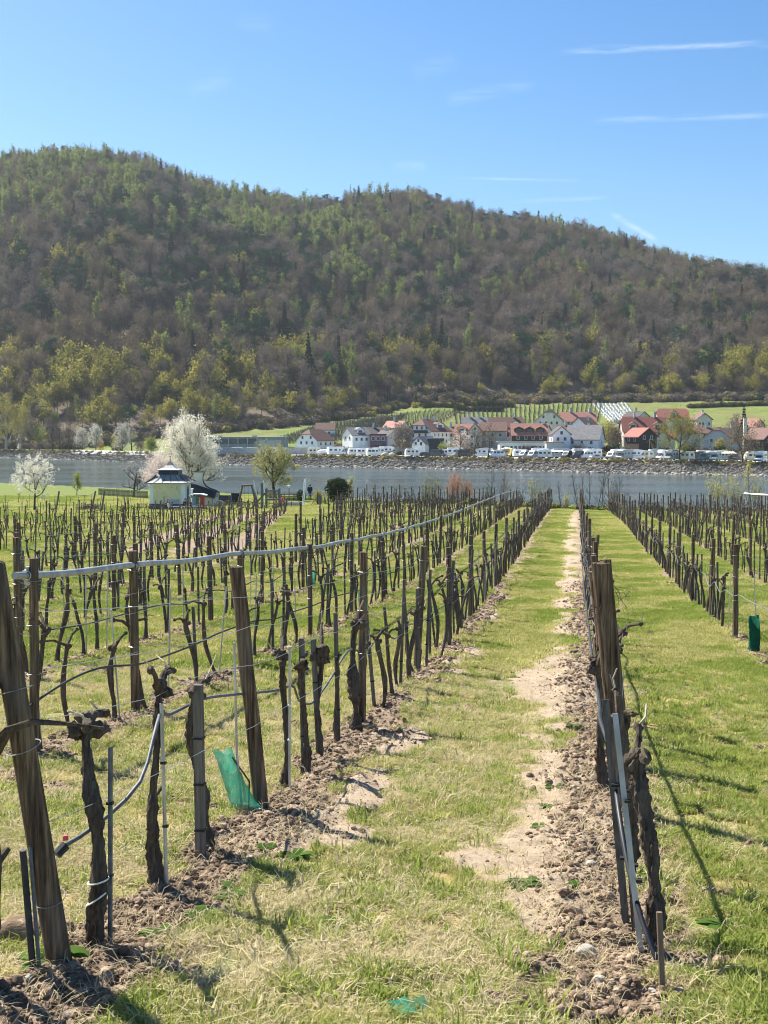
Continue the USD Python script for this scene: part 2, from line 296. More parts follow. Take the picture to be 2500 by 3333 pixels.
def row_xy(u, off): return RD * u + VD * off
def lrow_xy(y, k): X0 = -5.55 - 1.8 * k / math.cos(AZL); return np.array([X0 + (y - 49.5) * math.tan(AZL), y])
# rows that run with the grass tracks: (offset across, first u, last u, how the row is told apart)
ROWS = [(R0 - W, 4.4, 104.5, 'row left of the middle grass track'), (R0 - 2 * W, 9.2, 105.5, 'row under the long metal pipe'), (R0 - 3 * W, 14, 105, 'first row left of the long pipe'),
        (R0 - 4 * W, 19, 105, 'second row left of the long pipe'), (R0 - 5 * W, 24, 44, 'third row left of the pipe, near half'), (R0 - 6 * W, 29, 43.5, 'fourth row left of the pipe, near half'), (R0 - 7 * W, 34, 43, 'fifth row left of the pipe, near half'), (R0 - 5 * W, 51, 105, 'third row left of the pipe, far half'), (R0 - 6 * W, 69, 105, 'fourth row left of the pipe, far half'),
        (R0 - 7 * W, 84, 105, 'fifth row left of the pipe, far half'), (R0, 5.0, 105, 'row right of the middle grass track'), (R0 + W, 15.5, 104.5, 'row right of the right grass track'),
        (R0 + 2 * W, 29, 102, 'second row right of the right track'), (R0 + 3 * W, 43, 101, 'third row right of the right track'), (R0 + 4 * W, 56, 101, 'fourth row right of the right track'),
        (R0 + 5 * W, 70, 100, 'fifth row right of the right track'), (R0 + 6 * W, 84, 100, 'sixth row right of the right track')]
LROWS = [(k, 45 + .2 * k, max(66, 88 - 2.4 * k)) for k in range(17)]
def soil_masks(X, Y):
    """(bare soil, sandy) from 0 to 1"""
    u, v = X * RD[0] + Y * RD[1], X * VD[0] + Y * VD[1]
    nz = meshkit.fbm(np.stack([X * 2.3, Y * 2.3, 0 * X], -1), 4, 3); nl = meshkit.fbm(np.stack([X * .55, Y * .55, 0 * X], -1), 3, 9)
    soil, sand = np.zeros_like(X), np.zeros_like(X)
    for off, a, b, _ in ROWS:
        c, hw = off + .07, .20
        if off == R0: c, hw = off - .20, .34
        if off == R0 - W: c, hw = off + .13, .25
        if off > R0: hw = .16
        m = smoothstep(-.16, .16, hw + (nz - .5) * .7 + (nl - .5) * .4 - np.abs(v - c)) * smoothstep(a - 1.6, a - .2, u) * smoothstep(b + 1.5, b, u); soil = np.maximum(soil, m)
        if off == R0: sand = np.maximum(sand, smoothstep(-.2, .2, .30 + (nl - .5) * .8 + (nz - .5) * .7 - np.abs(v - (off - .55))) * smoothstep(4.5, 6, u) * smoothstep(105, 80, u))
        if off == R0 - W: sand = np.maximum(sand, smoothstep(-.12, .15, .0 + (nl - .5) * 1.1 + (nz - .5) * .6 - np.abs(v - (off + .5))) * smoothstep(5, 6, u) * smoothstep(60, 40, u))
    for k, a, b in LROWS:
        x0 = -5.55 - 1.8 * k / math.cos(AZL) + (Y - 49.5) * math.tan(AZL); hw = (.65 if k in (0, 1, 2) else .24)
        soil = np.maximum(soil, (1 if k < 4 else .7) * smoothstep(-.2, .2, hw + (nz - .5) * .8 - np.abs(X - x0 + (.4 if k < 3 else 0))) * smoothstep(a - 1, a, Y) * smoothstep(b + 1, b, Y))
    soil = np.maximum(soil, smoothstep(.70, .78, nz) * .6 * smoothstep(60, 20, Y))
    return soil, sand
def grid_mesh(cols, rows, zf):
    a, b = np.meshgrid(cols, rows); X = a * b; Y = b; Z = zf(X, Y)
    n = len(cols); i, j = np.meshgrid(np.arange(len(rows) - 1), np.arange(n - 1), indexing='ij')
    f = np.stack([i * n + j, i * n + j + 1, (i + 1) * n + j + 1, (i + 1) * n + j], -1).reshape(-1, 4)
    return np.stack([X, Y, Z], -1).reshape(-1, 3), f
def primvar(m, name, v): UsdGeom.PrimvarsAPI(m).CreatePrimvar(name, Sdf.ValueTypeNames.Color3fArray, 'vertex').Set(Vt.Vec3fArray.FromNumpy(np.asarray(v, np.float32)))
def near_z(X, Y):
    z = ground_z(X, Y)
    near = smoothstep(60, 14, Y); s, sd = soil_masks(X, Y)
    P3 = np.stack([X, Y, 0 * X], -1)
    lump = meshkit.fbm(P3 * 5.5, 4, 21) - .5; big = meshkit.fbm(P3 * 1.3, 2, 5) - .5
    return z + near * (s * (.01 + .15 * lump) + (1 - s) * .03 * lump + .05 * big + sd * .01) 
cols = np.concatenate([np.linspace(-2.6, -.36, 40)[:-1], np.linspace(-.36, .36, 560), np.linspace(.36, 2.6, 40)[1:]])
rws = np.concatenate([np.geomspace(1.2, 26, 420)[:-1], np.geomspace(26, 200, 200)])
gv, gf = grid_mesh(cols, rws, near_z)
s_, d_ = soil_masks(gv[:, 0], gv[:, 1])
n = {'g': ('geometry', {}), 'a': ('attribute', {'attribute': 'mask'}), 'sp': ('separate_color', {'color_type': 'rgb'}),
     'n1': ('noise_texture', {'scale': 55.0, 'detail': 6.0, 'roughness': .7}), 'n2': ('noise_texture', {'scale': 1.1, 'detail': 5.0, 'roughness': .6}), 'n3': ('noise_texture', {'scale': 9.0, 'detail': 6.0, 'roughness': .7}),
     'gr': ('rgb_ramp', {'ramp': [(.3, (.10, .095, .036)), (.5, (.23, .205, .085)), (.7, (.40, .345, .19))]}),
     'gs': ('rgb_ramp', {'ramp': [(.38, (.75, .95, .7)), (.62, (1.3, 1.12, 1.0))]}), 'gm': ('mix', {'mix_type': 'multiply', 'fac': 1.0}),
     'so': ('rgb_ramp', {'ramp': [(.28, (.12, .085, .058)), (.5, (.235, .175, .122)), (.72, (.37, .285, .205))]}),
     'sa': ('rgb_ramp', {'ramp': [(.3, (.27, .205, .145)), (.7, (.42, .335, .24))]}),
     'lw': ('mix', {'color2': (.10, .14, .03)}), 'x1': ('mix', {}), 'x2': ('mix', {}), 'ms': ('math', {'math_type': 'add', 'value2': -.25}), 'm2': ('math', {'math_type': 'add'}), 'mm': ('map_range', {'from_min': .35, 'from_max': .6, 'clamp': True}),
     'b': ('bump', {'strength': .9, 'distance': .02}), 'p': ('principled_bsdf', {'roughness': .95, 'specular_ior_level': .1})}
l = [('a.color', 'sp.color'), ('g.position', 'n1.vector'), ('g.position', 'n2.vector'), ('g.position', 'n3.vector'), ('n1.fac', 'gr.fac'), ('n2.fac', 'gs.fac'), ('gr.color', 'gm.color1'), ('gs.color', 'gm.color2'),
     ('n3.fac', 'so.fac'), ('n3.fac', 'sa.fac'), ('n3.fac', 'ms.value1'), ('sp.r', 'm2.value1'), ('ms.value', 'm2.value2'), ('m2.value', 'mm.value'),
     ('mm.result', 'x1.fac'), ('sp.b', 'lw.fac'), ('gm.color', 'lw.color1'), ('lw.color', 'x1.color1'), ('so.color', 'x1.color2'), ('sp.g', 'x2.fac'), ('x1.color', 'x2.color1'), ('sa.color', 'x2.color2'), ('x2.color', 'p.base_color'), ('n1.fac', 'b.height'), ('b.normal', 'p.normal')]
MAT['vineyard_ground'] = usdkit.material(stage, '/World/Looks/vineyard_ground', n, l, surface='p.BSDF')
gm = usdkit.mesh(stage, '/World/ground', (gv, gf), MAT['vineyard_ground'], True); tag(gm, kind='structure', label='grassy vineyard slope falling to the river')
primvar(gm, 'mask', np.stack([s_, d_, .85 * smoothstep(60, 100, gv[:, 1])], -1))

# ------------------------------------------------------------------ the river, the far bank, the slope and the wooded hill
def colx(x): return (x / 1.0 - 829.5) / FPX                     # horizontal tangent of a 1659-wide picture column
C_ = lambda pts: PchipInterpolator([colx(p[0]) for p in pts], [p[1] for p in pts], extrapolate=False)
def curve(pts):
    f = C_(pts); lo, hi = colx(pts[0][0]), colx(pts[-1][0]); return lambda c: f(np.clip(c, lo, hi))
shore = curve([(-1700, 900), (-300, 640), (0, 549), (476, 437.6), (827, 401.7), (1190, 366), (1544, 335.5), (1659, 327), (2000, 300), (3300, 240)])
wood_y = curve([(-1700, 980), (-300, 700), (0, 600), (250, 575), (450, 590), (700, 625), (900, 680), (1100, 700), (1300, 690), (1659, 680), (2600, 640)])
wood_e = curve([(-1700, 950), (-300, 958), (0, 955), (250, 945), (450, 928), (700, 906), (850, 882), (950, 862), (1100, 866), (1300, 864), (1659, 860), (2600, 860)])
ridge_e = curve([(p_[0], p_[1] + 28) for p_ in [(-1700, 560), (-700, 430), (-300, 385), (0, 356), (100, 346), (230, 343), (330, 366), (420, 396), (500, 420), (600, 436), (700, 444), (800, 432), (880, 430), (950, 445), (1050, 472), (1150, 484), (1250, 502), (1300, 513), (1400, 546), (1500, 576), (1600, 600), (1659, 612), (1950, 660), (2600, 760)]])
ridge_y = curve([(-1700, 1500), (0, 1130), (800, 1180), (1300, 1130), (1659, 1060), (2600, 1000)])
def far_z(X, Y, rough=True):
    c = X / Y; D = shore(c); ye = wood_y(c); ze = CAM_H + (930 - wood_e(c)) / FPX * ye; yr = ridge_y(c); zr = CAM_H + (930 - ridge_e(c)) / FPX * yr
    zb = 3.5
    bank = np.interp(np.ravel(Y - D), [-60, -8, 0, 7.2, 9], [-3, -2.5, 0, 3.1, zb]).reshape(np.shape(Y))
    fl = D + 62; t = np.clip((Y - fl) / np.maximum(ye - fl, 1), 0, 1); slope = zb + (ze - zb) * (.25 * t + .75 * t ** 1.7)
    h = np.clip((Y - ye) / (yr - ye), 0, 1); hill = ze + (zr - ze) * (h ** .95 * .75 + .25 * smoothstep(0, 1, h))
    if rough:
        c3 = np.stack([X / 130, Y / 130, 0 * X], -1); hill = hill + np.sin(np.pi * np.clip(h, 0, 1)) * 46 * (meshkit.fbm(c3, 3, 31) - .5)
    z = np.where(Y < D + 9, bank, np.where(Y < fl, zb, np.where(Y < ye, slope, hill)))
    return np.where(Y > yr, zr - (Y - yr) * .35, z)
def far_pt(xpx, Y): p = along(xpx, Y); return np.array([p[0], Y, float(far_z(np.array(p[0]), np.array(float(Y))))])
fc = np.concatenate([np.linspace(-1.15, -.4, 40)[:-1], np.linspace(-.4, .4, 260), np.linspace(.4, 1.15, 40)[1:]])
def far_grid(t0, t1, n):                                           # between two fractions of waterline-to-wood or wood-to-ridge
    pass
def strip(fa, fb, n, pw=1.0):
    a = fc[None, :]; s = (np.linspace(0, 1, n) ** pw)[:, None]; Y = fa(a) * (1 - s) + fb(a) * s; X = a * Y; Z = far_z(X, Y)
    m = len(fc); i, j = np.meshgrid(np.arange(n - 1), np.arange(m - 1), indexing='ij')
    return np.stack([X, Y, Z], -1).reshape(-1, 3), np.stack([i * m + j, i * m + j + 1, (i + 1) * m + j + 1, (i + 1) * m + j], -1).reshape(-1, 4)
noisy('far_grass', (.085, .125, .025), (.17, .20, .05), .12, .95, 0, c3=(.12, .16, .034), spec=.1, big=((.15, .13, .06), .03, .6))
noisy('leaf_litter', (.08, .06, .045), (.19, .145, .11), .10, .95, .5, c3=(.16, .12, .09), spec=.1, bscale=.8, bdist=.5, big=((.09, .085, .05), .02, .6))
noisy('far_gravel', (.40, .38, .33), (.6, .57, .5), .3, .95, 0, spec=.1)
whole('far_bank', strip(lambda c: shore(c) - 12, lambda c: shore(c) + 9, 10), 'far_grass', 'grass-topped far river bank', kind='structure', smooth=True)
whole('far_valley_floor', strip(lambda c: shore(c) + 9, wood_y, 60), 'far_grass', 'flat valley floor and green vineyard slope across the river', kind='structure', smooth=True)
whole('wooded_hill', strip(wood_y, lambda c: ridge_y(c) + 500, 90), 'leaf_litter', 'steep wooded hill above the far bank', kind='structure', smooth=True)
def lane(fa, fb, c0, c1, lift):
    cc = np.linspace(c0, c1, 160)[None, :]; s = np.linspace(0, 1, 4)[:, None]; Y = fa(cc) * (1 - s) + fb(cc) * s; X = cc * Y; Z = far_z(X, Y) + lift
    i, j = np.meshgrid(np.arange(3), np.arange(159), indexing='ij'); return np.stack([X, Y, Z], -1).reshape(-1, 3), np.stack([i * 160 + j, i * 160 + j + 1, (i + 1) * 160 + j + 1, (i + 1) * 160 + j], -1).reshape(-1, 4)
whole('camp_road', lane(lambda c: shore(c) + 12.5, lambda c: shore(c) + 27, colx(470), colx(2300), .03), 'far_gravel', 'pale gravel strip of the riverside camp site', kind='structure', smooth=True)
whole('camp_lane', lane(lambda c: shore(c) + 34, lambda c: shore(c) + 40, colx(560), colx(2300), .03), 'far_gravel', 'second gravel lane of the riverside camp site', kind='structure', smooth=True)
# water
n = {'g': ('geometry', {}), 'm': ('mapping', {'scale': (.14, .55, 1), 'rotation': (0, 0, .55)}), 'n': ('noise_texture', {'scale': 1.0, 'detail': 7.0, 'roughness': .62}), 'm2': ('mapping', {'scale': (.012, .05, 1), 'rotation': (0, 0, .6)}), 'n2': ('noise_texture', {'scale': 1.0, 'detail': 3.0}),
     'r': ('map_range', {'from_min': .38, 'from_max': .62, 'to_min': .06, 'to_max': 1.0, 'clamp': True}), 'h': ('math', {'math_type': 'multiply'}), 'b': ('bump', {'strength': .8, 'distance': .7}),
     'c': ('rgb_ramp', {'ramp': [(.4, (.045, .068, .07)), (.6, (.075, .10, .10))]}), 'p': ('principled_bsdf', {'roughness': .12, 'ior': 1.33, 'specular_ior_level': .5})}
l = [('g.position', 'm.vector'), ('m.vector', 'n.vector'), ('g.position', 'm2.vector'), ('m2.vector', 'n2.vector'), ('n2.fac', 'r.value'), ('n.fac', 'h.value1'), ('r.result', 'h.value2'), ('h.value', 'b.height'), ('b.normal', 'p.normal'), ('n2.fac', 'c.fac'), ('c.color', 'p.base_color')]
MAT['river'] = usdkit.material(stage, '/World/Looks/river', n, l, surface='p.BSDF')
whole('river', (np.array([[-1600, 60, 0], [1600, 60, 0], [1600, 900, 0], [-1600, 900, 0.0]]), np.array([[0, 1, 2, 3]])), 'river', 'wide grey-blue river with wind streaks', kind='structure')
# haze
n = {'v': ('principled_volume', {'color': (.80, .88, .97), 'density': .000055, 'anisotropy': .25})}
MAT['haze'] = usdkit.material(stage, '/World/Looks/haze', n, [], volume='v.volume')
whole('haze', MB().box((0, 800, 190), (3900, 2200, 400)), 'haze', 'thin bluish spring haze over the valley', kind='stuff')
# ------------------------------------------------------------------ the wood on the hill
def limb_tree(seed, H, trunk_h, spread, r0, levels=3, kids=(5, 4, 3), up=.35, sides=(6, 4, 3), droop=0.0, lean=0.0, lens=None, first=.25, wob=.12):
    """trunk and limbs as tubes; returns (wood MB, twig end points, outward directions)"""
    g = np.random.default_rng(seed); mb = MB(); ends, dirs = [], []
    def go(p, d, L, r, lv):
        n = 4 if lv else 6; pts = [p]; dd = d / np.linalg.norm(d)
        for k in range(n):
            dd = dd + g.normal(size=3) * wob * (1.3 if lv else .5); dd[2] += (up * .12 if lv else .08) - (droop * .1 if lv >= 2 else 0); dd /= np.linalg.norm(dd); pts.append(pts[-1] + dd * L / n)
        pts = np.array(pts); rad = np.linspace(r, r * (.45 if lv < levels else .3), n + 1)
        if lv == 0: rad[0] *= 1.35
        mb.tube(pts, rad, sides[min(lv, len(sides) - 1)], cap=lv == 0)
        if lv >= levels: ends.append(pts[1:]); dirs.append(np.repeat(dd[None], n, 0)); return
        for q in range(kids[min(lv, len(kids) - 1)]):
            t = first + (1 - first) * (q + g.random() * .9) / kids[min(lv, len(kids) - 1)]; t = min(t, .98); i = min(int(t * n), n - 1); pp = pts[i] + (pts[i + 1] - pts[i]) * (t * n - i)
            az = g.random() * 6.283 if lv else q * 2.4 + g.random(); el = up + g.normal() * .25 if lv else up * (.5 + .9 * t) + g.normal() * .12
            nd = np.array([math.cos(az) * math.cos(el), math.sin(az) * math.cos(el), math.sin(el)])
            if lv: nd = nd * .75 + dd * .8
            f = (lens[lv] if lens else spread * (.62, .5, .45, .4)[lv]); f *= (1.15 - .45 * t) if lv == 0 else (.75 + .5 * g.random())
            go(pp, nd, f, np.interp(t, [0, 1], [r, r * .45]) * .62, lv + 1)
        ends.append(pts[-2:]); dirs.append(np.repeat(dd[None], 2, 0))
    go(np.array([0, 0, -.15]), np.array([lean, 0, 1.0]), trunk_h, r0, 0)
    return mb, np.vstack(ends), np.vstack(dirs)
def around(ends, n, sig, g): c = ends[g.integers(0, len(ends), n)]; return c + g.normal(size=(n, 3)) * sig
def crown_tree(seed, H, wood, leaf, n, size, spread, trunk_h, sig, kids=(7, 4), up=.5, r0=None, tri=True, levels=2, first=.35, aspect=.55, pts=None, under=0):
    g = np.random.default_rng(seed); mb, e, d = limb_tree(seed, H, trunk_h, spread, r0 or H * .014, levels, kids, up, (5, 3, 3), first=first)
    lf = MB(); lf.cards(around(e, n, sig, g), size, g, aspect, tri)
    return [(mb, wood, False), (lf, leaf, False)]
def conifer(seed, H, leaf, base=.12, wid=.2, n=900, top=.02, flat=False, wood='bark_dark', size=.9):
    g = np.random.default_rng(seed); mb = MB(); mb.tube([(0, 0, -.3), (.1, 0, H * .5), (0, .05, H * .98)], [H * .013, H * .009, .03], 5)
    if flat:                                                       # Scots pine: bare stem under clumped plates
        cl = []
        for k in range(16):
            z = H * (.55 + .43 * g.random()); r = H * .2 * (1.1 - abs(z / H - .72) * 1.6) * g.random() ** .5; a = g.random() * 6.28; c = np.array([r * math.cos(a), r * math.sin(a), z]); mb.tube([(0, 0, z - .8), c], [.09, .04], 3); cl.append(c)
        cl = np.array(cl); P = cl[g.integers(0, len(cl), n)] + g.normal(size=(n, 3)) * [H * .055, H * .055, H * .025]
    else:
        t = 1 - np.sqrt(g.random(n) * .98 + .0); z = H * (base + (1 - base) * t); tier = np.floor(z / (H * .055)); zz = tier * H * .055 + (z - tier * H * .055) * .5
        r = (H * wid * (1 - t) + H * top) * (.35 + .65 * g.random(n) ** .6) * (.8 + .35 * np.sin(tier * 12.9)); a = g.random(n) * 6.283
        P = np.stack([r * np.cos(a), r * np.sin(a), zz - r * .25 + .3], 1)
    lf = MB().cards(P, size, g, .5, True)
    return [(mb, wood, False), (lf, leaf, False)]
BARE = [crown_tree(100 + k, 15, 'bark_dark', 'twig_mauve', 760, 1.25, 6.2, 12.5, .8, (9, 5), .75, aspect=.15) for k in range(4)]
BROWN = [crown_tree(120 + k, 14, 'bark_dark', 'twig_brown', 760, 1.25, 6.2, 11.5, .85, (9, 5), .7, aspect=.15) for k in range(3)]
SPRING = [crown_tree(140 + k, 13, 'bark_dark', 'leaf_spring', 620, .85, 6.4, 10, .8, (9, 5), .55) for k in range(3)]
BIRCH = [crown_tree(160 + k, 16, 'bark_grey', 'leaf_birch', 560, .75, 3.3, 15.5, .6, (13, 4), .8, first=.25) for k in range(3)]
PINE = [conifer(180 + k, 15, 'leaf_pine', flat=True, n=620, size=.95) for k in range(3)]
SPRUCE = [conifer(200 + k, 19, 'leaf_spruce', n=1000, wid=.25, size=1.1) for k in range(2)]
LARCH = [conifer(210 + k, 19, 'leaf_birch', n=520, wid=.22, size=.85) for k in range(2)]
BLOSSOM = [crown_tree(220 + k, 10, 'bark_dark', 'blossom_far', 480, .7, 5, 7, .7, (9, 5), .6) for k in range(2)]
KINDS = [BARE, BROWN, SPRING, BIRCH, PINE, SPRUCE, LARCH, BLOSSOM]
protos = [p for k in KINDS for p in k]; first_of = np.cumsum([0] + [len(k) for k in KINDS])
def wood_scatter(n, cmin, cmax):
    g = np.random.default_rng(77); out = []
    c = g.uniform(cmin, cmax, n); h = g.random(n) ** .85 * 1.18
    ye, yr = wood_y(c), ridge_y(c); Y = ye + (yr - ye) * h; keep = g.random(n) < Y / 1200; c, h, Y = c[keep], h[keep], Y[keep]; X = c * Y
    Z = far_z(X, Y); sx = 829.5 + c * FPX; el = (Z - CAM_H) / Y; sy = 930 - el * FPX           # only to know which part of the hill a tree stands on
    nz = meshkit.fbm(np.stack([X / 45, Y / 45, 0 * X], -1), 3, 4); n2 = meshkit.fbm(np.stack([X / 26, Y / 26, 0 * X + 7], -1), 3, 14)
    gauss = lambda x, y, wx, wy, sl=0: np.exp(-((sx - x) / wx) ** 2 - ((sy - y - sl * (sx - x)) / wy) ** 2)
    birch = 2.2 * gauss(560, 500, 330, 75, .30) + 1.4 * gauss(120, 420, 190, 70) + .12 + 1.0 * gauss(1010, 575, 50, 50)
    pine = 1.5 * (2.6 * gauss(560, 600, 260, 80, .25) + .45 * gauss(150, 750, 240, 120) + .35 * gauss(1200, 600, 330, 70) + .34 + .7 * gauss(1550, 600, 90, 50))
    spring = 2.6 * np.clip(.20 - h, 0, .2) / .2 * (.55 + .8 * ((sx > 1130) | (sx < 850))) + .8 * gauss(1200, 490, 50, 22) + .25 * gauss(180, 560, 120, 60) + .03
    bare = np.full_like(c, 1.25); brown = .4 + .9 * (sx > 850)
    spruce = .12 + .45 * gauss(960, 575, 40, 60) + .25 * gauss(1000, 470, 160, 50); larch = .06 + .3 * gauss(600, 420, 400, 25, .12); bl = .008 + .05 * (h < .15)
    Wt = np.stack([bare, brown, spring, birch, pine, spruce, larch, bl], 1)
    f = np.stack([nz, 1 - nz, n2, 1 - n2, nz * .6 + .4 * n2, 0 * nz + .5, n2, 0 * nz + .5], 1); Wt = Wt * np.exp((f - .5) * 11); Wt /= Wt.sum(1, keepdims=True)
    kind = (Wt.cumsum(1) > g.random((len(c), 1))).argmax(1)
    gap = meshkit.fbm(np.stack([X / 30, Y / 30, 0 * X + 3], -1), 3, 24); keep = gap < .80
    return [a[keep] for a in (X, Y, Z, kind, h, sx)]
X, Y, Z, kind, h, sx = wood_scatter(26000, -.50, .50)
g = np.random.default_rng(5); idx = first_of[kind] + (g.random(len(X)) * np.array([len(k) for k in KINDS])[kind]).astype(int); size = g.uniform(.75, 1.4, len(X)) * np.where(h < .06, .75, 1) * np.where(h > .9, .85, 1)
KLABEL = ['bare mauve-grey broadleaf tree', 'bare brown broadleaf tree', 'yellow-green budding tree', 'light green birch', 'dark green Scots pine', 'dark conical spruce', 'pale green larch', 'white blossoming wild cherry']
KNAME = ['bare_tree', 'bare_tree', 'budding_tree', 'birch_tree', 'pine_tree', 'spruce_tree', 'larch_tree', 'blossom_tree']
TREE_CLASS = {}
def tree_class(kind, v):
    key = (kind, v)
    if key not in TREE_CLASS:
        c = klass(f'tree_pattern_{kind}_{v}')
        for (mb, mat, sm), nm in zip(KINDS[kind][v], ('trunk', 'crown')): part(nm, mb, mat, c.GetPath(), sm)
        TREE_CLASS[key] = c
    return TREE_CLASS[key]
front = np.where((h < .045) & (np.abs(X / Y) < .33))[0]; front = front[np.argsort(Y[front])][:230]; single = np.zeros(len(X), bool); single[front] = True
seen_k = {}; ordn = {}
for i in sorted(front, key=lambda j: sx[j]): seen_k[kind[i]] = seen_k.get(kind[i], 0) + 1; ordn[i] = seen_k[kind[i]]
def nth(n): return f'{n}' + ('th' if 10 <= n % 100 <= 20 else {1: 'st', 2: 'nd', 3: 'rd'}.get(n % 10, 'th'))
for i in front:
    k = kind[i]; where = 'foot of the wooded hill'
    copy(tree_class(k, idx[i] - first_of[k]), KNAME[k], f'{nth(ordn[i])} ' + KLABEL[k] + ' from the left, ' + where, 'tree', (X[i], Y[i], Z[i] - .3), g.random() * 6.28, KLABEL[k] + 's at the ' + where, size[i])
r = ~single; zs_ = np.random.default_rng(6).uniform(.8, 1.3, len(X))
instancer('hill_forest', protos, idx[r], np.stack([X, Y, Z - .4], 1)[r], np.stack([size, size, size * zs_], 1)[r], g.random(r.sum()) * 6.28, 'stuff', 'mixed spring forest of bare, budding and evergreen trees covering the hill', 'forest')
# low scrub along the forest edge and hedge bands over the vineyard
def bush_mesh(seed, leaf, n=300, size=.5, r=1.0, zs=.7, wood=None, stems=9):
    g = np.random.default_rng(seed); d = g.normal(size=(n, 3)); d /= np.linalg.norm(d, axis=1, keepdims=True); d *= (g.random((n, 1)) ** .35); lump = 1 + .35 * (meshkit.noise(d * 2.5 + seed, seed)[:, None] - .5) * 2
    P = d * r * lump * [1, 1, zs] + [0, 0, r * zs * .8]; mb = MB()
    for k in range(stems): a = g.random() * 6.28; e = P[g.integers(0, n)]; mb.tube([(.1 * math.cos(a), .1 * math.sin(a), -.1), e * [.5, .5, .6], e], [.035 * r, .02 * r, .006 * r], 3, cap=False)
    return [(mb, wood or 'bark_dark', False), (MB().cards(P, size, g, .6), leaf, False)]
SCRUB = [bush_mesh(300 + k, m, 260, .75, 2.2, .75) for k, m in enumerate(('twig_mauve', 'twig_brown', 'leaf_spring', 'leaf_hedge'))]
g = np.random.default_rng(15); c = g.uniform(-.45, .45, 2600); ye = wood_y(c); Y = ye + g.normal(size=2600) * 5 - 3; X = c * Y
instancer('forest_edge_scrub', SCRUB, g.choice(4, 2600, p=[.45, .25, .17, .13]), np.stack([X, Y, far_z(X, Y) - .3], 1), g.uniform(.6, 1.5, 2600), g.random(2600) * 6.28, 'stuff', 'tangled scrub along the lower edge of the forest', 'scrub')
# stones of the far bank
ST = [[(MB().blob((0, 0, 0), .5, 1, .22, np.random.default_rng(400 + k), (1.2, .9, .7)), 'stone', False)] for k in range(4)] + [[(MB().blob((0, 0, 0), .5, 1, .22, np.random.default_rng(410), (1.2, .9, .7)), 'pale_stone', False)]]
g = np.random.default_rng(16); N = 26000; c = g.uniform(-.42, .42, N); t = g.random(N) ** 1.2; Y = shore(c) - .6 + t * 8.2; X = c * Y; pal = g.random(N) < np.where(t < .16, .5, .02)
keep = (t < .86) | (g.random(N) < .3)
instancer('riprap_stones', ST, np.where(pal, 4, g.integers(0, 4, N))[keep], np.stack([X, Y, far_z(X, Y) + .05], 1)[keep], np.minimum(.28 + g.exponential(.26, N), 1.3)[keep], g.random(N)[keep] * 6.28, 'stuff', 'rough grey boulders armouring the far river bank', 'stones', tilt=g.normal(size=N)[keep] * .5)
BG = [bush_mesh(320 + k, m, 90, .4, .8, .6, stems=3) for k, m in enumerate(('twig_brown', 'twig_mauve', 'far_grass' if False else 'leaf_spring'))]
N = 1300; c = g.uniform(-.4, .4, N); Y = shore(c) + 7.2 + g.normal(size=N) * 1.1; X = c * Y
instancer('bank_weeds', BG, g.choice(3, N, p=[.5, .2, .3]), np.stack([X, Y, far_z(X, Y) - .1], 1), g.uniform(.4, 1.2, N), g.random(N) * 6.28, 'stuff', 'dry weeds and brambles on the crest of the far bank', 'weeds')
# ------------------------------------------------------------------ the vineyard on this side
def vine_mesh(seed, h, r, sides=8, seg=9, bend=.06, head=1.0, arms=2, lean=(0, 0), knots=3, swell=.35):
    """trunk + head (one gnarled body), and the pale cut canes"""
    g = np.random.default_rng(seed); mb = MB(); cut = MB(); t = np.linspace(0, 1, seg + 1); ph = g.random(4) * 6.28
    x = bend * (np.sin(t * 5.0 + ph[0]) - np.sin(ph[0])) * (.4 + .6 * t) + lean[0] * t; y = bend * (np.sin(t * 4.1 + ph[1]) - np.sin(ph[1])) * (.4 + .6 * t) + lean[1] * t
    p = np.stack([x, y, -.12 + (h + .12) * t], 1); rad = r * (1.25 - .35 * t) * (1 + swell * (meshkit.noise(np.stack([t * 7, 0 * t, 0 * t + seed], 1), seed) - .5) * 2); rad[0] *= 1.15; rad[-1] *= .9
    mb.tube(p, rad, sides, rough=.16, rg=g); top = p[-1]
    for k in range(knots): mb.blob(top + g.normal(size=3) * [.55 * r, .55 * r, .5 * r] * 1.5 + [0, 0, -.2 * r], r * (.85 + .45 * g.random()) * head, 1, .3, g)
    for k in range(arms):
        s = 1 if (k % 2 == 0) else -1; L = (.10 + .16 * g.random()) * head; d = np.array([g.normal() * .25, s, .25 + .35 * g.random()]); e = top + d * L; m = top + d * L * .5 + [0, 0, .03]
        mb.tube([top, m, e], [r * .75, r * .6, r * .5], max(5, sides - 3), rough=.15, rg=g); mb.blob(e, r * .8, 1, .3, g)
        if g.random() < .8:
            c = e + np.array([g.normal() * .05, g.normal() * .06 + s * .05, .06 + .09 * g.random()]); cut.tube([e, (e + c) / 2 + g.normal(size=3) * .012, c], [r * .22, r * .2, r * .17], 5)
    if g.random() < .3: b = p[seg // 2]; mb.tube([b, b + [.02, g.choice([-1, 1]) * .09, .05]], [r * .5, r * .35], 5)
    if not cut.n: cut.tube([top, top + [0, .03, .08]], [r * .2, r * .15], 5)
    return mb, cut
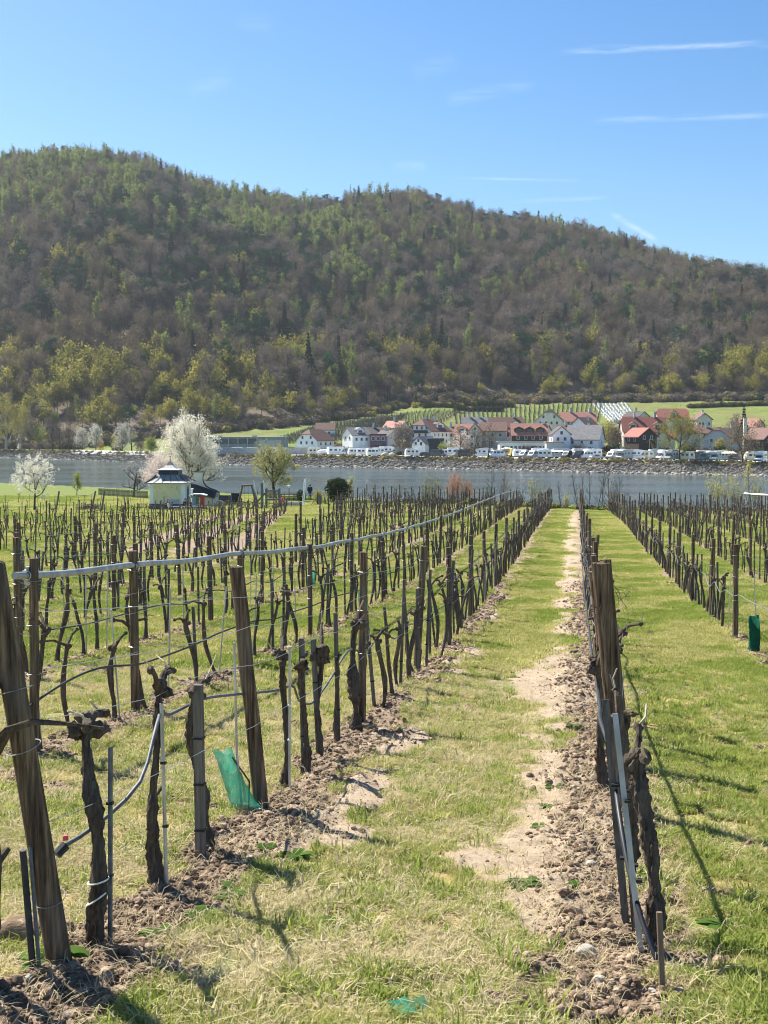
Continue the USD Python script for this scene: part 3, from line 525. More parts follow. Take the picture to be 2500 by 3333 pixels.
def post_mesh(seed, h, r, sides=12, rough=.05, square=False):
    g = np.random.default_rng(seed); mb = MB()
    if square: mb.bar((0, 0, -.4), (0, 0, h), 2 * r, 1.6 * r); return mb
    k = 7; z = np.linspace(-.4, h, k); p = np.stack([g.normal(size=k) * r * .06, g.normal(size=k) * r * .06, z], 1); ang = np.arange(sides) * 2 * np.pi / sides
    prof = 1 + rough * 1.4 * (meshkit.noise(np.stack([np.cos(ang) * 2 + seed, np.sin(ang) * 2, 0 * ang], 1), seed) - .5) * 2
    rr = r * (1.06 - .08 * (z + .4) / (h + .4)); v = p[:, None] + np.stack([np.cos(ang)[None] * rr[:, None] * prof, np.sin(ang)[None] * rr[:, None] * prof, 0 * rr[:, None] * prof], -1)
    top = v[-1].copy(); top = (top - p[-1]) * .86 + p[-1] + [0, 0, r * .10]; v = np.concatenate([v, top[None]]); v[-1, :, 2] += g.normal(size=sides) * r * .05; n = k + 1
    i, j = np.meshgrid(np.arange(n - 1), np.arange(sides), indexing='ij'); q = (j + 1) % sides
    f = np.stack([i * sides + j, i * sides + q, (i + 1) * sides + q, (i + 1) * sides + j], -1).reshape(-1, 4); f = np.vstack([f[:, [0, 1, 2]], f[:, [0, 2, 3]]]); vv = v.reshape(-1, 3)
    vv = np.vstack([vv, p[-1] + [0, 0, r * .06]]); jj = np.arange(sides); o = (n - 1) * sides
    f = np.vstack([f, np.stack([o + jj, o + (jj + 1) % sides, np.full(sides, len(vv) - 1)], 1)])
    return mb.add(vv, f)
VINE_CLASS, VINE_M = [], []
for k in range(9):
    old = k >= 5; b, c = vine_mesh(500 + k, (.80 + .03 * (k % 4)) if not old else 1.0 + .07 * (k % 3), (.021 + .004 * (k % 3)) if not old else .025, 7, 8, .05 if not old else .085, 1.05 if not old else 1.3, 2 if not old else 3, knots=2 if not old else 3)
    VINE_M.append((b, c)); cl = klass(f'vine_pattern_{k}'); part('trunk', b, 'vine_bark', cl.GetPath(), 35); part('cut_cane', c, 'cut_cane', cl.GetPath()); VINE_CLASS.append(cl)
POST_CLASS, POST_M = [], []
for k in range(5):
    m = post_mesh(530 + k, 1.60, .040 + .004 * (k % 3)); POST_M.append(m); cl = klass(f'post_pattern_{k}'); part('shaft', m, 'post_wood', cl.GetPath(), 40)
    w = MB(); [w.tube([(.056 * math.cos(a), .056 * math.sin(a), z) for a in np.linspace(0, 6.4, 9)], .003, 3) for z in (.66, 1.06, 1.42)]; part('wire_loop', w, 'wire_metal', cl.GetPath()); POST_CLASS.append(cl)
STAKE_CLASS, STAKE_M = [], []
for k in range(4):
    m = MB(); hh = 1.02 + .09 * k; m.bar((0, 0, -.3), (.02 * (k - 1.5), .015 * (k - 1), hh), .036, .03); STAKE_M.append(m); cl = klass(f'stake_pattern_{k}'); part('shaft', m, 'stake_wood', cl.GetPath())
    w = MB(); [w.box((.02 * (k - 1.5) * z / hh, .015 * (k - 1) * z / hh, z), (.046, .046, .012)) for z in (.3, .62)]; part('tie', w, 'tie_black', cl.GetPath()); STAKE_CLASS.append(cl)
ROD_M = MB().tube([(0, 0, -.3), (.01, 0, 1.1)], .009, 5)
cl = klass('rod_pattern_0'); part('shaft', ROD_M, 'galvanised', cl.GetPath()); ROD_CLASS = cl
def at_row(off, u, base='mid'): X, Y = row_xy(u, off); return np.array([X, Y, float(near_z(np.array(X), np.array(Y)))])
ITEMS = []                                                        # (kind, position, depth, variant, yaw, scale, tilt, row words, left field?)
g = np.random.default_rng(61); ROWPOST = {}
for off, a, b, words in ROWS:
    hand = {R0 - W: [11.68, 16.07, 20.1, 24.2], R0 - 2 * W: [9.49, 11.95, 15.98], R0: [12.2, 16.2, 20.3, 24.4], R0 + W: [21.63, 25.4, 29.3]}.get(off)
    us = list(hand) if hand else [a + .3]
    while us[-1] + 4.1 < b: us.append(us[-1] + 3.9 + .4 * g.random())
    us[-1] = b; ROWPOST[off] = ROWPOST.get(off, []) + us
    skip = {R0 - W: 11.3, R0: 9.6, R0 + W: 21.0}.get(off, 0)
    for u in us: ITEMS.append(('post', at_row(off + g.normal() * .02, u), u, g.integers(0, 5), g.random() * 6.28, g.uniform(.94, 1.06), (g.normal() * 1.2, g.normal() * 1.2 - (4.5 if off == R0 and u < 30 else 0)), words, False))
    u = a + .5
    while u < b - .3:
        if u > skip and min(abs(np.array(us) - u)) > .16:
            q = at_row(off + g.normal() * .05, u); big = off < 0 or True
            if g.random() < .94: ITEMS.append(('vine', q, u, g.integers(0, 5), g.choice([0, math.pi]) - AZ + g.normal() * .3, g.uniform(.86, 1.12), (g.normal() * 4, g.normal() * 4), words, False))
            z = g.random(); qq = at_row(off + g.normal() * .03, u + .07)
            if z < .62: ITEMS.append(('stake', qq, u, g.integers(0, 4), -AZ + g.normal() * .2, g.uniform(.85, 1.1), (g.normal() * 2.5, g.normal() * 2.5), words, False))
            elif z < .75: ITEMS.append(('rod', qq, u, 0, 0, g.uniform(.85, 1.15), (g.normal() * 2, g.normal() * 2), words, False))
        u += g.uniform(.72, 1.02)
for k, a, b in LROWS:
    y = a; words = f'{["first", "second", "third", "fourth", "fifth", "sixth", "seventh", "eighth", "ninth", "tenth", "eleventh", "twelfth", "thirteenth", "fourteenth", "fifteenth", "sixteenth", "seventeenth"][k]} left-field row from the playground'
    while y < b:
        X, Y = lrow_xy(y, k); ITEMS.append(('post', np.array([X, Y, float(near_z(np.array(X), np.array(Y)))]), y, g.integers(0, 5), g.random() * 6.28, g.uniform(.55, .85), (g.normal() * 3, g.normal() * 3), words, True)); y += g.uniform(3.2, 5.0)
    y = a + .4
    while y < b:
        X, Y = lrow_xy(y, k); X += g.normal() * .08; q = np.array([X, Y, float(near_z(np.array(X), np.array(Y)))])
        ITEMS.append(('vine', q, y, 5 + g.integers(0, 4), g.random() * 6.28, g.uniform(.58, .82), (g.normal() * 7, g.normal() * 7), words, True))
        if g.random() < .3: ITEMS.append(('stake', q + [.06, .1, 0], y, g.integers(0, 4), g.random(), g.uniform(.8, 1.15), (g.normal() * 3, g.normal() * 3), words, True))
        y += g.uniform(.95, 1.35)
def in_view(p, m=.03): c = p[0] / p[1]; return abs(c) < .3125 + m
ITEMS = [i for i in ITEMS if in_view(i[1])]
NAMES = {'post': ('vineyard_post', 'weathered wooden post', 'post'), 'vine': ('grapevine', 'bare gnarled vine', 'vine'), 'stake': ('vine_stake', 'thin wooden stake', 'stake'), 'rod': ('metal_stake', 'thin metal stake', 'stake')}
CLS = {'post': POST_CLASS, 'vine': VINE_CLASS, 'stake': STAKE_CLASS, 'rod': [ROD_CLASS]}
def rot_xyz(p, tilt, rz):
    pass
for kind_, protos_ in (('post', [[(m, 'post_wood', 40)] for m in POST_M]), ('vine', [[(b, 'vine_bark', 35), (c, 'cut_cane', False)] for b, c in VINE_M]), ('stake', [[(m, 'stake_wood', False)] for m in STAKE_M]), ('rod', [[(ROD_M, 'galvanised', False)]])):
    its = sorted([i for i in ITEMS if i[0] == kind_], key=lambda i: i[1][1]); nm, lb, ct = NAMES[kind_]; rown = {}
    for it in its[:270]:
        w = it[7]; rown[w] = rown.get(w, 0) + 1; lab = f'{nth(rown[w])} {lb} from the near end, {w}'; copy(CLS[kind_][it[3]], nm, lab, ct, it[1], it[4], ct + 's, ' + w, it[5], it[6])
    rest = its[270:]
    if rest: instancer('far_' + {'post': 'vineyard_posts', 'vine': 'grapevines', 'stake': 'vine_stakes', 'rod': 'metal_stakes'}[kind_], protos_, [i[3] for i in rest], [i[1] for i in rest], [i[5] for i in rest], [i[4] for i in rest], 'stuff', 'distant ' + lb.split(' in the')[0] + 's down by the river', ct, tilt=np.radians([i[6][0] for i in rest]))
# ---- nearest pieces, built one by one
def near(off, u, lean=(0, 0)): return at_row(off, u)
def lone_post(u, off, h, r, lean, label, seed, sides=28):
    p = at_row(off, u); p[2] = float(ground_z(p[0], p[1])); x = thing('vineyard_post', label, 'post', p); m = post_mesh(seed, h, r, sides, .06); v, f = m.mesh(); v[:, :2] += np.outer(np.clip(v[:, 2], -.1, 9) / h, lean); part('shaft', (v, f), 'post_wood', x, 40); return x, p
x, pA = lone_post(4.6, R0 - W, 1.66, .049, (-.22, -.06), 'thick leaning round post at the left picture edge, nearest of all posts', 610, 36)
for z, s in ((.30, 0), (.92, 1), (1.15, 2)):
    t = np.linspace(0, 6.3, 24); part('wire_loop', MB().tube(np.stack([-.22 * z / 1.66 + .067 * np.cos(t), -.06 * z / 1.66 + .067 * np.sin(t), z + .02 * np.sin(t + s)], 1), .002, 4), 'wire_metal', x)
part('sleeve_tube', MB().tube([(-.085, -.085, .02), (-.115, -.09, .52)], .014, 8), 'hose_dark', x); part('bent_pipe', MB().tube([(-.06, -.085, .03), (-.088, -.08, .5), (-.095, -.04, .57), (-.10, .0, .58)], .008, 7), 'hose', x)
lone_post(7.83, R0 - W, 1.63, .050, (-.15, 0), 'round wooden post standing right beside the green net sleeve', 611)
x, pR = lone_post(8.2, R0, 1.70, .064, (-.19, -.05), 'thick dark cracked post at the near end of the row on the right', 612, 36)
y_ = MB(); y_.tube([(-.135, -.10, .98), (-.085, -.13, .80), (-.06, -.125, .72)], .003, 5); y_.tube([(-.045, -.10, 1.0), (-.055, -.13, .84), (-.06, -.125, .72)], .003, 5); y_.tube([(-.06, -.125, .72), (-.05, -.13, .55), (-.035, -.12, .42), (-.03, -.13, .3), (-.02, -.12, .1), (-.005, -.11, -.02)], .0042, 5); part('wire_yoke', y_, 'wire_metal', x)
g2 = np.random.default_rng(62); w = MB()
for k in range(9):
    p0 = np.array([-.12 + .02 * g2.normal(), .02 * g2.normal() - .03, 1.5 + .03 * g2.normal()]); q = [p0]
    for s in range(6): q.append(q[-1] + g2.normal(size=3) * .035 + [.035 if k % 2 else -.03, 0, -.018])
    w.tube(q, .0022, 4, cap=False)
part('dry_tendrils', w, 'cut_cane' if False else 'vine_bark', x)
for du, lx, r in ((1.9, -.19, .052), (3.1, -.18, .05)): lone_post(8.2 + du, R0, 1.6, r, (lx, 0), f'{"second" if du < 2 else "third"} leaning post behind the thick cracked post on the right', 613 + int(du), 18)
CORE = {}
def hero_vine(name_label, off, u, h, r, seed, bend, lean, arms=2, head=1.2, sides=26, seg=60, extra=None):
    r *= .74; p = at_row(off, u); x = thing('grapevine', name_label, 'vine', p, -AZ); b, c = vine_mesh(seed, h, r, sides, seg, bend, head, arms, lean, 5, .5)
    v, f = b.mesh(); cx = np.array([v[np.abs(v[:, 2] - z) < .06, :2].mean(0) if (np.abs(v[:, 2] - z) < .06).any() else [0, 0] for z in v[:, 2]]); rel = v[:, :2] - cx; nn = meshkit.fbm(np.c_[np.arctan2(rel[:, 1], rel[:, 0]) * 3.2 + 1.5 * np.sin(v[:, 2] * 7 + seed), v[:, 2] * 7, 0 * v[:, 2] + seed], 3, seed) - .5; n2 = meshkit.fbm(v * 30 + seed, 2, seed + 1) - .5; v[:, :2] = cx + rel * (1 + 1.1 * nn + .5 * n2)[:, None]; CORE['last'] = (cx, v[:, 2].copy())
    part('trunk', (v, f), 'vine_bark', x, 50); part('cut_cane', c, 'cut_cane', x); return x
h1 = hero_vine('twisted thick old vine trunk right of the leaning near post', R0 - W, 4.92, .93, .040, 620, .055, (0, .02), 2, 1.0)
H1C, H1Z = CORE['last']
for z, dy in ((.30, .01), (.22, .03)): t = np.linspace(0, 6.4, 20); o_ = H1C[np.argmin(np.abs(H1Z - z))]; part('white_tie', MB().tube(np.stack([o_[0] + .044 * np.cos(t), o_[1] + .044 * np.sin(t), z + dy * np.cos(t)], 1), .004, 5), 'tie_white', h1)
hero_vine('slim vine with a sawn stump at its foot, behind the metal rod', R0 - W, 5.8, .98, .03, 621, .03, (-.03, 0), 3, 1.3)
hero_vine('vine hidden behind the square grey stake', R0 - W, 6.6, .9, .03, 622, .05, (.0, .05), 2, 1.3)
hero_vine('vine with white ties behind a metal rod, right of the net sleeve', R0 - W, 8.45, .95, .03, 623, .03, (.03, 0), 2, 1.2)
hero_vine('vine with one stubby arm, left of the three dark stakes', R0 - W, 9.12, .86, .034, 624, .03, (.02, 0), 2, 1.2)
hero_vine('vine with a fist-like head on the left row', R0 - W, 9.85, .84, .036, 625, .03, (-.03, 0), 1, 1.7)
hero_vine('thin young vine without a head on the left row', R0 - W, 10.5, .74, .02, 626, .02, (-.02, 0), 1, .8)
hero_vine('stout vine leaning against the second big post of the left row', R0 - W, 11.35, 1.0, .05, 627, .04, (.04, .05), 2, .9)
hero_vine('gnarled vine trunk at the near end of the right row', R0 - .01, 5.22, .78, .040, 628, .035, (-.03, .12), 2, 1.0)
hero_vine('vine stump with dark bark behind the metal rail of the right row', R0 - .04, 6.5, .85, .03, 629, .03, (-.06, .1), 2, 1.2)
hero_vine('dark vine with a knotted head left of the cracked post', R0 - .10, 9.0, .9, .032, 630, .03, (-.12, 0), 2, 1.3)
p = at_row(R0 - W - .12, 4.35); x = thing('grapevine', 'dark vine and flat stake cut by the left picture edge', 'vine', p - [.085, 0, 0], -AZ); b, c = vine_mesh(631, 1.05, .036, 14, 26, .05, 1.2, 3, (-.02, .05), 5, .4); part('trunk', b, 'vine_bark', x, 50); part('cut_cane', c, 'cut_cane', x); part('stake', MB().bar((-.06, -.02, -.2), (-.075, 0, 1.35), .05, .02), 'stake_wood', x)
part('cane_arm', MB().tube([(0, .05, .95), (.06, .02, .93), (.14, -.02, 1.02), (.24, -.03, 1.06), (.36, 0, 1.05), (.5, .03, 1.03)], [.03, .032, .018, .012, .009, .006], 8, rough=.12, rg=g2), 'vine_bark', x)
def hero_stake(label, off, u, h, w, lean, mat='stake_wood', ties=(.3, .62), round_=False, name='vine_stake', tie='tie_black'):
    p = at_row(off, u); x = thing(name, label, 'stake', p, -AZ); top = np.array([lean[0], lean[1], h])
    part('shaft', MB().tube([(0, 0, -.3), top], w, 8) if round_ else MB().bar((0, 0, -.3), top, w, w * .8), mat, x)
    for z in ties: c = top * z / h; part('tie', MB().box(c, (w * (2.6 if round_ else 1.15), w * (2.6 if round_ else 1.05), .012)), tie, x)
hero_stake('metal rod tied to the twisted old vine', R0 - W + .07, 4.95, .86, .011, (.02, 0), 'hose', round_=True, name='metal_stake')
hero_stake('metal rod in front of the slim vine with the stump', R0 - W + .05, 5.78, .92, .010, (-.02, 0), 'galvanised', round_=True, name='metal_stake')
hero_stake('square grey wooden stake with black ties, left of the net sleeve', R0 - W, 6.5, .98, .052, (-.01, 0), ties=(.16, .42, .68))
hero_stake('metal rod with white ties right of the round post', R0 - W + .05, 8.42, 1.02, .009, (.01, 0), 'galvanised', ties=(.35, .6), round_=True, name='metal_stake', tie='tie_white')
hero_stake('first of the three dark stakes on the left row', R0 - W, 9.15, 1.06, .04, (-.02, 0)); hero_stake('second of the three dark stakes on the left row', R0 - W - .02, 9.85, .98, .04, (-.06, 0)); hero_stake('third of the three dark stakes on the left row', R0 - W, 10.55, 1.16, .034, (-.03, 0))
hero_stake('flat grey stake at the near end of the right row', R0 - .07, 5.6, 1.0, .035, (-.13, .25)); hero_stake('brown stake leaning beside the metal rail of the right row', R0 - .04, 5.5, 1.04, .03, (-.10, .25), 'post_wood')
hero_stake('bright metal angle rail leaning along the right row', R0 - .02, 5.15, .98, .024, (-.15, .22), 'galvanised', name='metal_stake')
hero_stake('twisted rusty iron anchor rod at the foot of the right row', R0 + .02, 4.75, .30, .012, (-.03, .05), 'timber_brown', (), True, 'anchor_rod')
# green net sleeves round young vines
def net_sleeve(label, off, u, h, r, lean, mat, square=False, rod=1.1):
    p = at_row(off, u); x = thing('vine_sleeve', label, 'vine sleeve', p, -AZ); nz_ = 14; na = 28; mb = MB(); gg = np.random.default_rng(int(u * 10))
    t = np.linspace(0, 1, nz_); a = np.linspace(0, 2 * np.pi, na + 1)[:-1]; rr = r * (1.15 - .35 * t) if not square else r * (1 + 0 * t); flare = 1 + .6 * np.exp(-t * 14) * (not square)
    A, T = np.meshgrid(a, t); q = (1 / np.maximum(abs(np.cos(A)), abs(np.sin(A)))) ** (.8 if square else .0); R_ = rr[:, None] * flare[:, None] * q * (1 + .16 * np.sin(3 * A + 5 * T) + .06 * gg.normal(size=A.shape))
    v = np.stack([R_ * np.cos(A) + lean[0] * T, R_ * .75 * np.sin(A) + lean[1] * T, h * T + .02 * np.sin(2 * A) * T], -1).reshape(-1, 3); i, j = np.meshgrid(np.arange(nz_ - 1), np.arange(na), indexing='ij'); k = (j + 1) % na
    part('net', (v, np.stack([i * na + j, i * na + k, (i + 1) * na + k, (i + 1) * na + j], -1).reshape(-1, 4)), mat, x, True)
    part('support_rod', MB().tube([(0, 0, -.2), (lean[0] * .5 + .02, 0, h), (lean[0] * .3 - .02, 0, rod)], .008, 6), 'galvanised', x); part('young_stem', MB().tube([(.02, .01, -.1), (.03, .01, h * .5), (lean[0] * .6, 0, h * .9)], .006, 5), 'vine_bark', x); return x
n = {'g': ('geometry', {}), 'w1': ('wave_texture', {'scale': 60.0, 'bands_direction': 'diagonal'}), 'n': ('noise_texture', {'scale': 14.0}), 'd': ('diffuse_bsdf', {'color': (.04, .30, .21)}), 't': ('translucent_bsdf', {'color': (.05, .34, .24)}), 'x': ('mix_closure', {'fac': .5}), 'tr': ('transparent_bsdf', {}), 'mr': ('map_range', {'from_min': .3, 'from_max': .7, 'to_min': .22, 'to_max': .5, 'clamp': True}), 'y': ('mix_closure', {})}
MAT['net_fine'] = usdkit.material(stage, '/World/Looks/net_fine', n, [('g.position', 'n.vector'), ('n.fac', 'mr.value'), ('d.BSDF', 'x.closure1'), ('t.BSDF', 'x.closure2'), ('mr.result', 'y.fac'), ('x.closure', 'y.closure1'), ('tr.BSDF', 'y.closure2')], surface='y.closure')
p = at_row(R0 - .95, 4.35)
g3 = np.random.default_rng(66); a_ = np.linspace(0, 6.283, 13)[:-1]; rr_ = .045 + .05 * g3.random(12); v_ = np.vstack([[[0, 0, .045]], np.stack([rr_ * np.cos(a_), rr_ * np.sin(a_), .02 + .05 * g3.random(12)], 1)]) + p; q_ = whole('net_scrap', (v_, np.array([[0, 1 + i, 1 + (i + 1) % 12] for i in range(12)])), 'net_fine', 'small scrap of green netting in the grass at the bottom of the middle track', 'netting')
net_sleeve('crumpled bright green net sleeve round a young vine, left of the round post', R0 - W - .08, 7.7, .40, .07, (-.14, 0), 'net_fine', rod=1.12)
net_sleeve('upright dark green sleeve round a young vine at the right edge', R0 + W + .02, 19.6, .55, .075, (-.01, 0), 'net_dark', True, 1.2)
net_sleeve('small turquoise sleeve in the row under the long pipe', R0 - 2 * W, 25.6, .4, .09, (0, 0), 'net_fine', True, 1.0); net_sleeve('small turquoise sleeve far along the row left of the pipe', R0 - 3 * W, 31.5, .4, .09, (0, 0), 'net_fine', True, 1.0)
# wires, row by row
def strand(off, us, h, sag=.03, seed=0, du=1.0, hend=None):
    gg = np.random.default_rng(seed); pts = []
    for a, b in zip(us[:-1], us[1:]):
        for t in np.linspace(0, 1, max(3, int((b - a) / du)), endpoint=False): q = at_row(off, a + (b - a) * t) if a < 30 else np.append(row_xy(a + (b - a) * t, off), ground_z(*row_xy(a + (b - a) * t, off))); pts.append(q)
    pts.append(at_row(off, us[-1])); pts = np.array(pts); z = np.interp(np.arange(len(pts)), np.arange(0, len(pts), 4), pts[::4, 2]); pts[:, 2] = z + h; n_ = len(pts)
    jt = .002 if off == R0 else .010; pts[:, 0] += gg.normal(size=n_) * jt; pts[:, 2] += gg.normal(size=n_) * jt - sag * np.abs(np.sin(np.arange(n_) * .8)); return pts
for off, a, b, words in ROWS:
    us = [8.2 if off == R0 else a] + [u for u in ROWPOST[off] if (8.4 if off == R0 else a + .2) < u <= b]; x = thing('trellis_wire', 'thin sagging trellis wires, ' + words, 'wire')
    for k, h in enumerate((.64, 1.05, 1.25, 1.46)): part('wire', MB().tube(strand(off + (.05 if off != R0 else -.02 - .12 * h), us, h, .02 + .02 * (k == 1), 700 + k, .6 if a < 20 else 1.5), .0019, 3, cap=False), 'wire_metal', x)
def hose(label, off, pts, r, mat, seed=1, clips=True, side=.06):
    x = thing('drip_hose', label, 'hose'); P_ = []; from scipy.interpolate import CubicSpline
    u = np.array([p[0] for p in pts]); h = np.array([p[1] for p in pts]); s = np.array([p[2] if len(p) > 2 else 0 for p in pts]); cs = PchipInterpolator(u, h); c2 = PchipInterpolator(u, s); uu = np.linspace(u[0], u[-1], max(30, int((u[-1] - u[0]) * 9)))
    for q in uu: b = row_xy(q, off + float(c2(q))); P_.append([b[0], b[1], float(ground_z(*b)) + float(cs(q))])
    P_ = np.array(P_); part('tube', MB().tube(P_, r, 7), mat, x, True)
    if clips: part('clip', (lambda m: [m.blob(P_[k] + [0, 0, r], r * .8, 0, .1) for k in range(12, len(P_), 24)] and m)(MB()), 'tie_black', x)
    return x, P_
g = np.random.default_rng(63)
hx, hp = hose('grey drip hose sagging from vine to vine along the left row', R0 - W, [(4.72, .48, -.02), (5.0, .52, .02), (5.3, .66, .10), (5.62, .86, .06), (5.85, .90, .0), (6.3, .83, -.1), (6.9, .84, -.12), (7.6, .80, -.12), (8.5, .74, -.06), (9.0, .72, -.06), (9.35, .55, -.08), (9.8, .48, -.08), (10.4, .62, -.04), (11.2, .78, -.03)] + [(11.2 + 1.05 * k, .55 + .2 * g.random(), -.05) for k in range(1, 26)], .0095, 'hose')
part('end_plug', MB().tube([hp[0] + [-.03, -.03, -.03], hp[0]], [.02, .022], 8), 'hose_dark', hx); part('red_tag', MB().box(hp[0] + [-.0, .0, .03], (.022, .008, .02), rz=.5), 'red_plastic', hx)
hose('dark drip hose hanging along the row under the long pipe', R0 - 2 * W, [(9.4 + 1.4 * k, .42 + .16 * g.random(), .03) for k in range(40)], .011, 'hose_dark'); hose('dark drip hose hanging along the row just left of the pipe', R0 - 3 * W, [(15 + 1.5 * k, .42 + .16 * g.random(), .03) for k in range(30)], .011, 'hose_dark', clips=False)
hose('pale blue-grey drip hose hanging in loops along the row with the green sleeve', R0 + W, [(17 + .95 * k, .60 + .22 * g.random(), -.05) for k in range(36)], .007, 'hose_pale', clips=False)
hose('black drip hose running down to the ground at the near end of the right row', R0 - .12, [(5.05, .05, .12), (5.25, .25, .04), (5.6, .55, -.02), (6.2, .72, -.04), (7.0, .8, -.08)] + [(7.0 + 1.1 * k, .72 + .12 * g.random(), -.06) for k in range(1, 30)], .012, 'hose_dark')
# the long pipe on the second row
x = thing('overhead_pipe', 'long galvanised metal pipe strapped along the tops of one post row', 'pipe'); us = [9.25] + [u for u in ROWPOST[R0 - 2 * W] if u > 9.3]
def pipe_at(u): q = at_row(R0 - 2 * W, u); return np.array([q[0], q[1], float(ground_z(q[0], q[1])) + 1.51])
seg = [9.25, 11.95, 15.98, 24.0, 34, 46, 60, 76, 90, 105.6]
for a, b in zip(seg[:-1], seg[1:]): part('pipe_section', MB().tube([pipe_at(u) + [0, 0, .012 * math.sin(u * 1.7)] for u in np.linspace(a, b, 9)], .030, 14), 'galvanised', x, 40)
for u in us[1:]:
    c = pipe_at(u); m = MB(); d = np.array([RD[0], RD[1], 0])
    for s in (-.035, .035):
        t = np.linspace(0, 6.4, 15); m.tube(np.stack([c[0] + d[0] * s + .041 * np.cos(t) * VD[0], c[1] + d[1] * s + .041 * np.cos(t) * VD[1], c[2] + .041 * np.sin(t)], 1), .006, 5)
    m.box(c + [0, 0, .052], (.03, .05, .03)); m.box(c + [.0, 0, -.06], (.05, .05, .04)); part('clamp', m, 'wire_metal', x)
x = thing('overhead_pipe', 'short white pipe on posts near the river at the right edge', 'pipe'); m = MB(); o5 = R0 + 5 * W; pp = [np.append(row_xy(u, o5), float(ground_z(*row_xy(u, o5))) + 1.62) for u in np.linspace(94, 66, 12)]; part('pipe_section', m.tube(pp, .055, 10), 'plaster_white', x, 40)
# ------------------------------------------------------------------ grass, straw, clods, weeds
def tuft(seed, n, h, w, spread, bend=.5):
    g = np.random.default_rng(seed); mb = MB(); V_, F_ = [], []
    for k in range(n):
        a = g.random() * 6.283; r0 = spread * g.random() ** .7; p = np.array([r0 * math.cos(a), r0 * math.sin(a), -.01]); a2 = a + g.normal() * .8; L = h * g.uniform(.45, 1.15); b = bend * g.uniform(.2, 1.3)
        d = np.array([math.cos(a2), math.sin(a2), 0]); s = np.array([-d[1], d[0], 0]) * w * g.uniform(.6, 1.3) * .5; m = p + d * b * L * .35 + [0, 0, L * .62]; e = p + d * b * L * 1.0 + [0, 0, L * (1 - .25 * b)]
        o = 5 * k; V_ += [p - s, p + s, m + s * .8, m - s * .8, e]; F_ += [[o, o + 1, o + 2], [o, o + 2, o + 3], [o + 3, o + 2, o + 4]]
    return mb.add(np.array(V_), np.array(F_))
G_SHORT = [[(tuft(800 + k, 20, .042, .0044, .040, .85), 'grass_blade', False)] for k in range(4)]
G_FRESH = [[(tuft(810 + k, 20, .055, .0046, .034, .7), 'grass_fresh', False)] for k in range(3)]
G_STRAW = [[(tuft(820 + k, 14, .05, .0034, .045, 1.2), 'straw', False)] for k in range(3)]
G_FAR = [[(tuft(830 + k, 34, .07, .011, .16, .9), 'grass_blade', False)] for k in range(3)] + [[(tuft(834 + k, 34, .08, .012, .16, .8), 'grass_fresh', False)] for k in range(2)] + [[(tuft(837, 20, .06, .010, .16, 1.2), 'straw', False)]]
def cover(n, y0, y1, seed, power=1.0, cw=.34):
    g = np.random.default_rng(seed); Y = (y0 ** (2 - power) + g.random(n) * (y1 ** (2 - power) - y0 ** (2 - power))) ** (1 / (2 - power)) if power != 2 else y0 * (y1 / y0) ** g.random(n)
    X = g.uniform(-cw, cw, n) * Y; return g, X, Y
g, X, Y = cover(210000, 3.0, 17.0, 90, 1.35); s, sd = soil_masks(X, Y); u = X * RD[0] + Y * RD[1]; v = X * VD[0] + Y * VD[1]
pn = meshkit.fbm(np.stack([X * 1.4, Y * 1.4, 0 * X], -1), 3, 41); pf = meshkit.fbm(np.stack([X * 3.2, Y * 3.2, 0 * X + 9], -1), 3, 43)
bare = np.maximum(s, sd); keep = (g.random(len(X)) > np.clip(bare * 1.15 - .02, 0, 1) ** .8) & (meshkit.fbm(np.stack([X * 9, Y * 9, 0 * X], -1), 2, 47) > .43); right = v > R0 + .3
q = pf + .10 * right + .25 * (bare > .3) + .08 * (Y < 4.6); fresh = g.random(len(X)) < np.clip(.10 + .20 * right + (q - .5) * .8, .03, .6); straw_ = ~fresh & (g.random(len(X)) < np.clip(.50 - .38 * right + (pn - .5) * 1.1, .06, .75))
X, Y, fresh, straw_, pf, bare = (a[keep] for a in (X, Y, fresh, straw_, pf, bare)); Zg = near_z(X, Y); n_ = len(X); kind = np.where(fresh, 4 + g.integers(0, 3, n_), np.where(straw_, 7 + g.integers(0, 3, n_), g.integers(0, 4, n_)))
sz = np.exp(g.normal(size=n_) * .32) * .95
instancer('near_grass', G_SHORT + G_FRESH + G_STRAW, kind, np.stack([X, Y, Zg], 1), sz, g.random(n_) * 6.28, 'stuff', 'short spring turf mixed with dry straw between the near vine rows', 'grass')
g, X, Y = cover(150000, 16, 60, 91, .9, .335); s, sd = soil_masks(X, Y); keep = g.random(len(X)) > np.maximum(s, sd) * 1.1; X, Y = X[keep], Y[keep]; n_ = len(X); pf = meshkit.fbm(np.stack([X * .9, Y * .9, 0 * X], -1), 3, 44); v = X * VD[0] + Y * VD[1]; r_ = g.random(n_)
kind = np.where(pf + .06 * (v > R0) + .05 * (X < -6) > .56, 3 + g.integers(0, 2, n_), np.where(r_ < .16, 5, g.integers(0, 3, n_)))
instancer('middle_grass', G_FAR, kind, np.stack([X, Y, near_z(X, Y)], 1), g.uniform(.6, 1.2, n_), g.random(n_) * 6.28, 'stuff', 'sunlit spring turf between the vine rows in the middle distance', 'grass')
g, X, Y = cover(110000, 60, 150, 92, .8, .33); s, sd = soil_masks(X, Y); keep = (g.random(len(X)) > np.maximum(s, sd) * 1.1) & (Y < edge_y(X) + 2); X, Y = X[keep], Y[keep]; n_ = len(X); pf = meshkit.fbm(np.stack([X * .3, Y * .3, 0 * X], -1), 3, 45)
kind = np.where(pf > .52, 3 + g.integers(0, 2, n_), np.where(g.random(n_) < .06, 5, g.integers(0, 3, n_)))
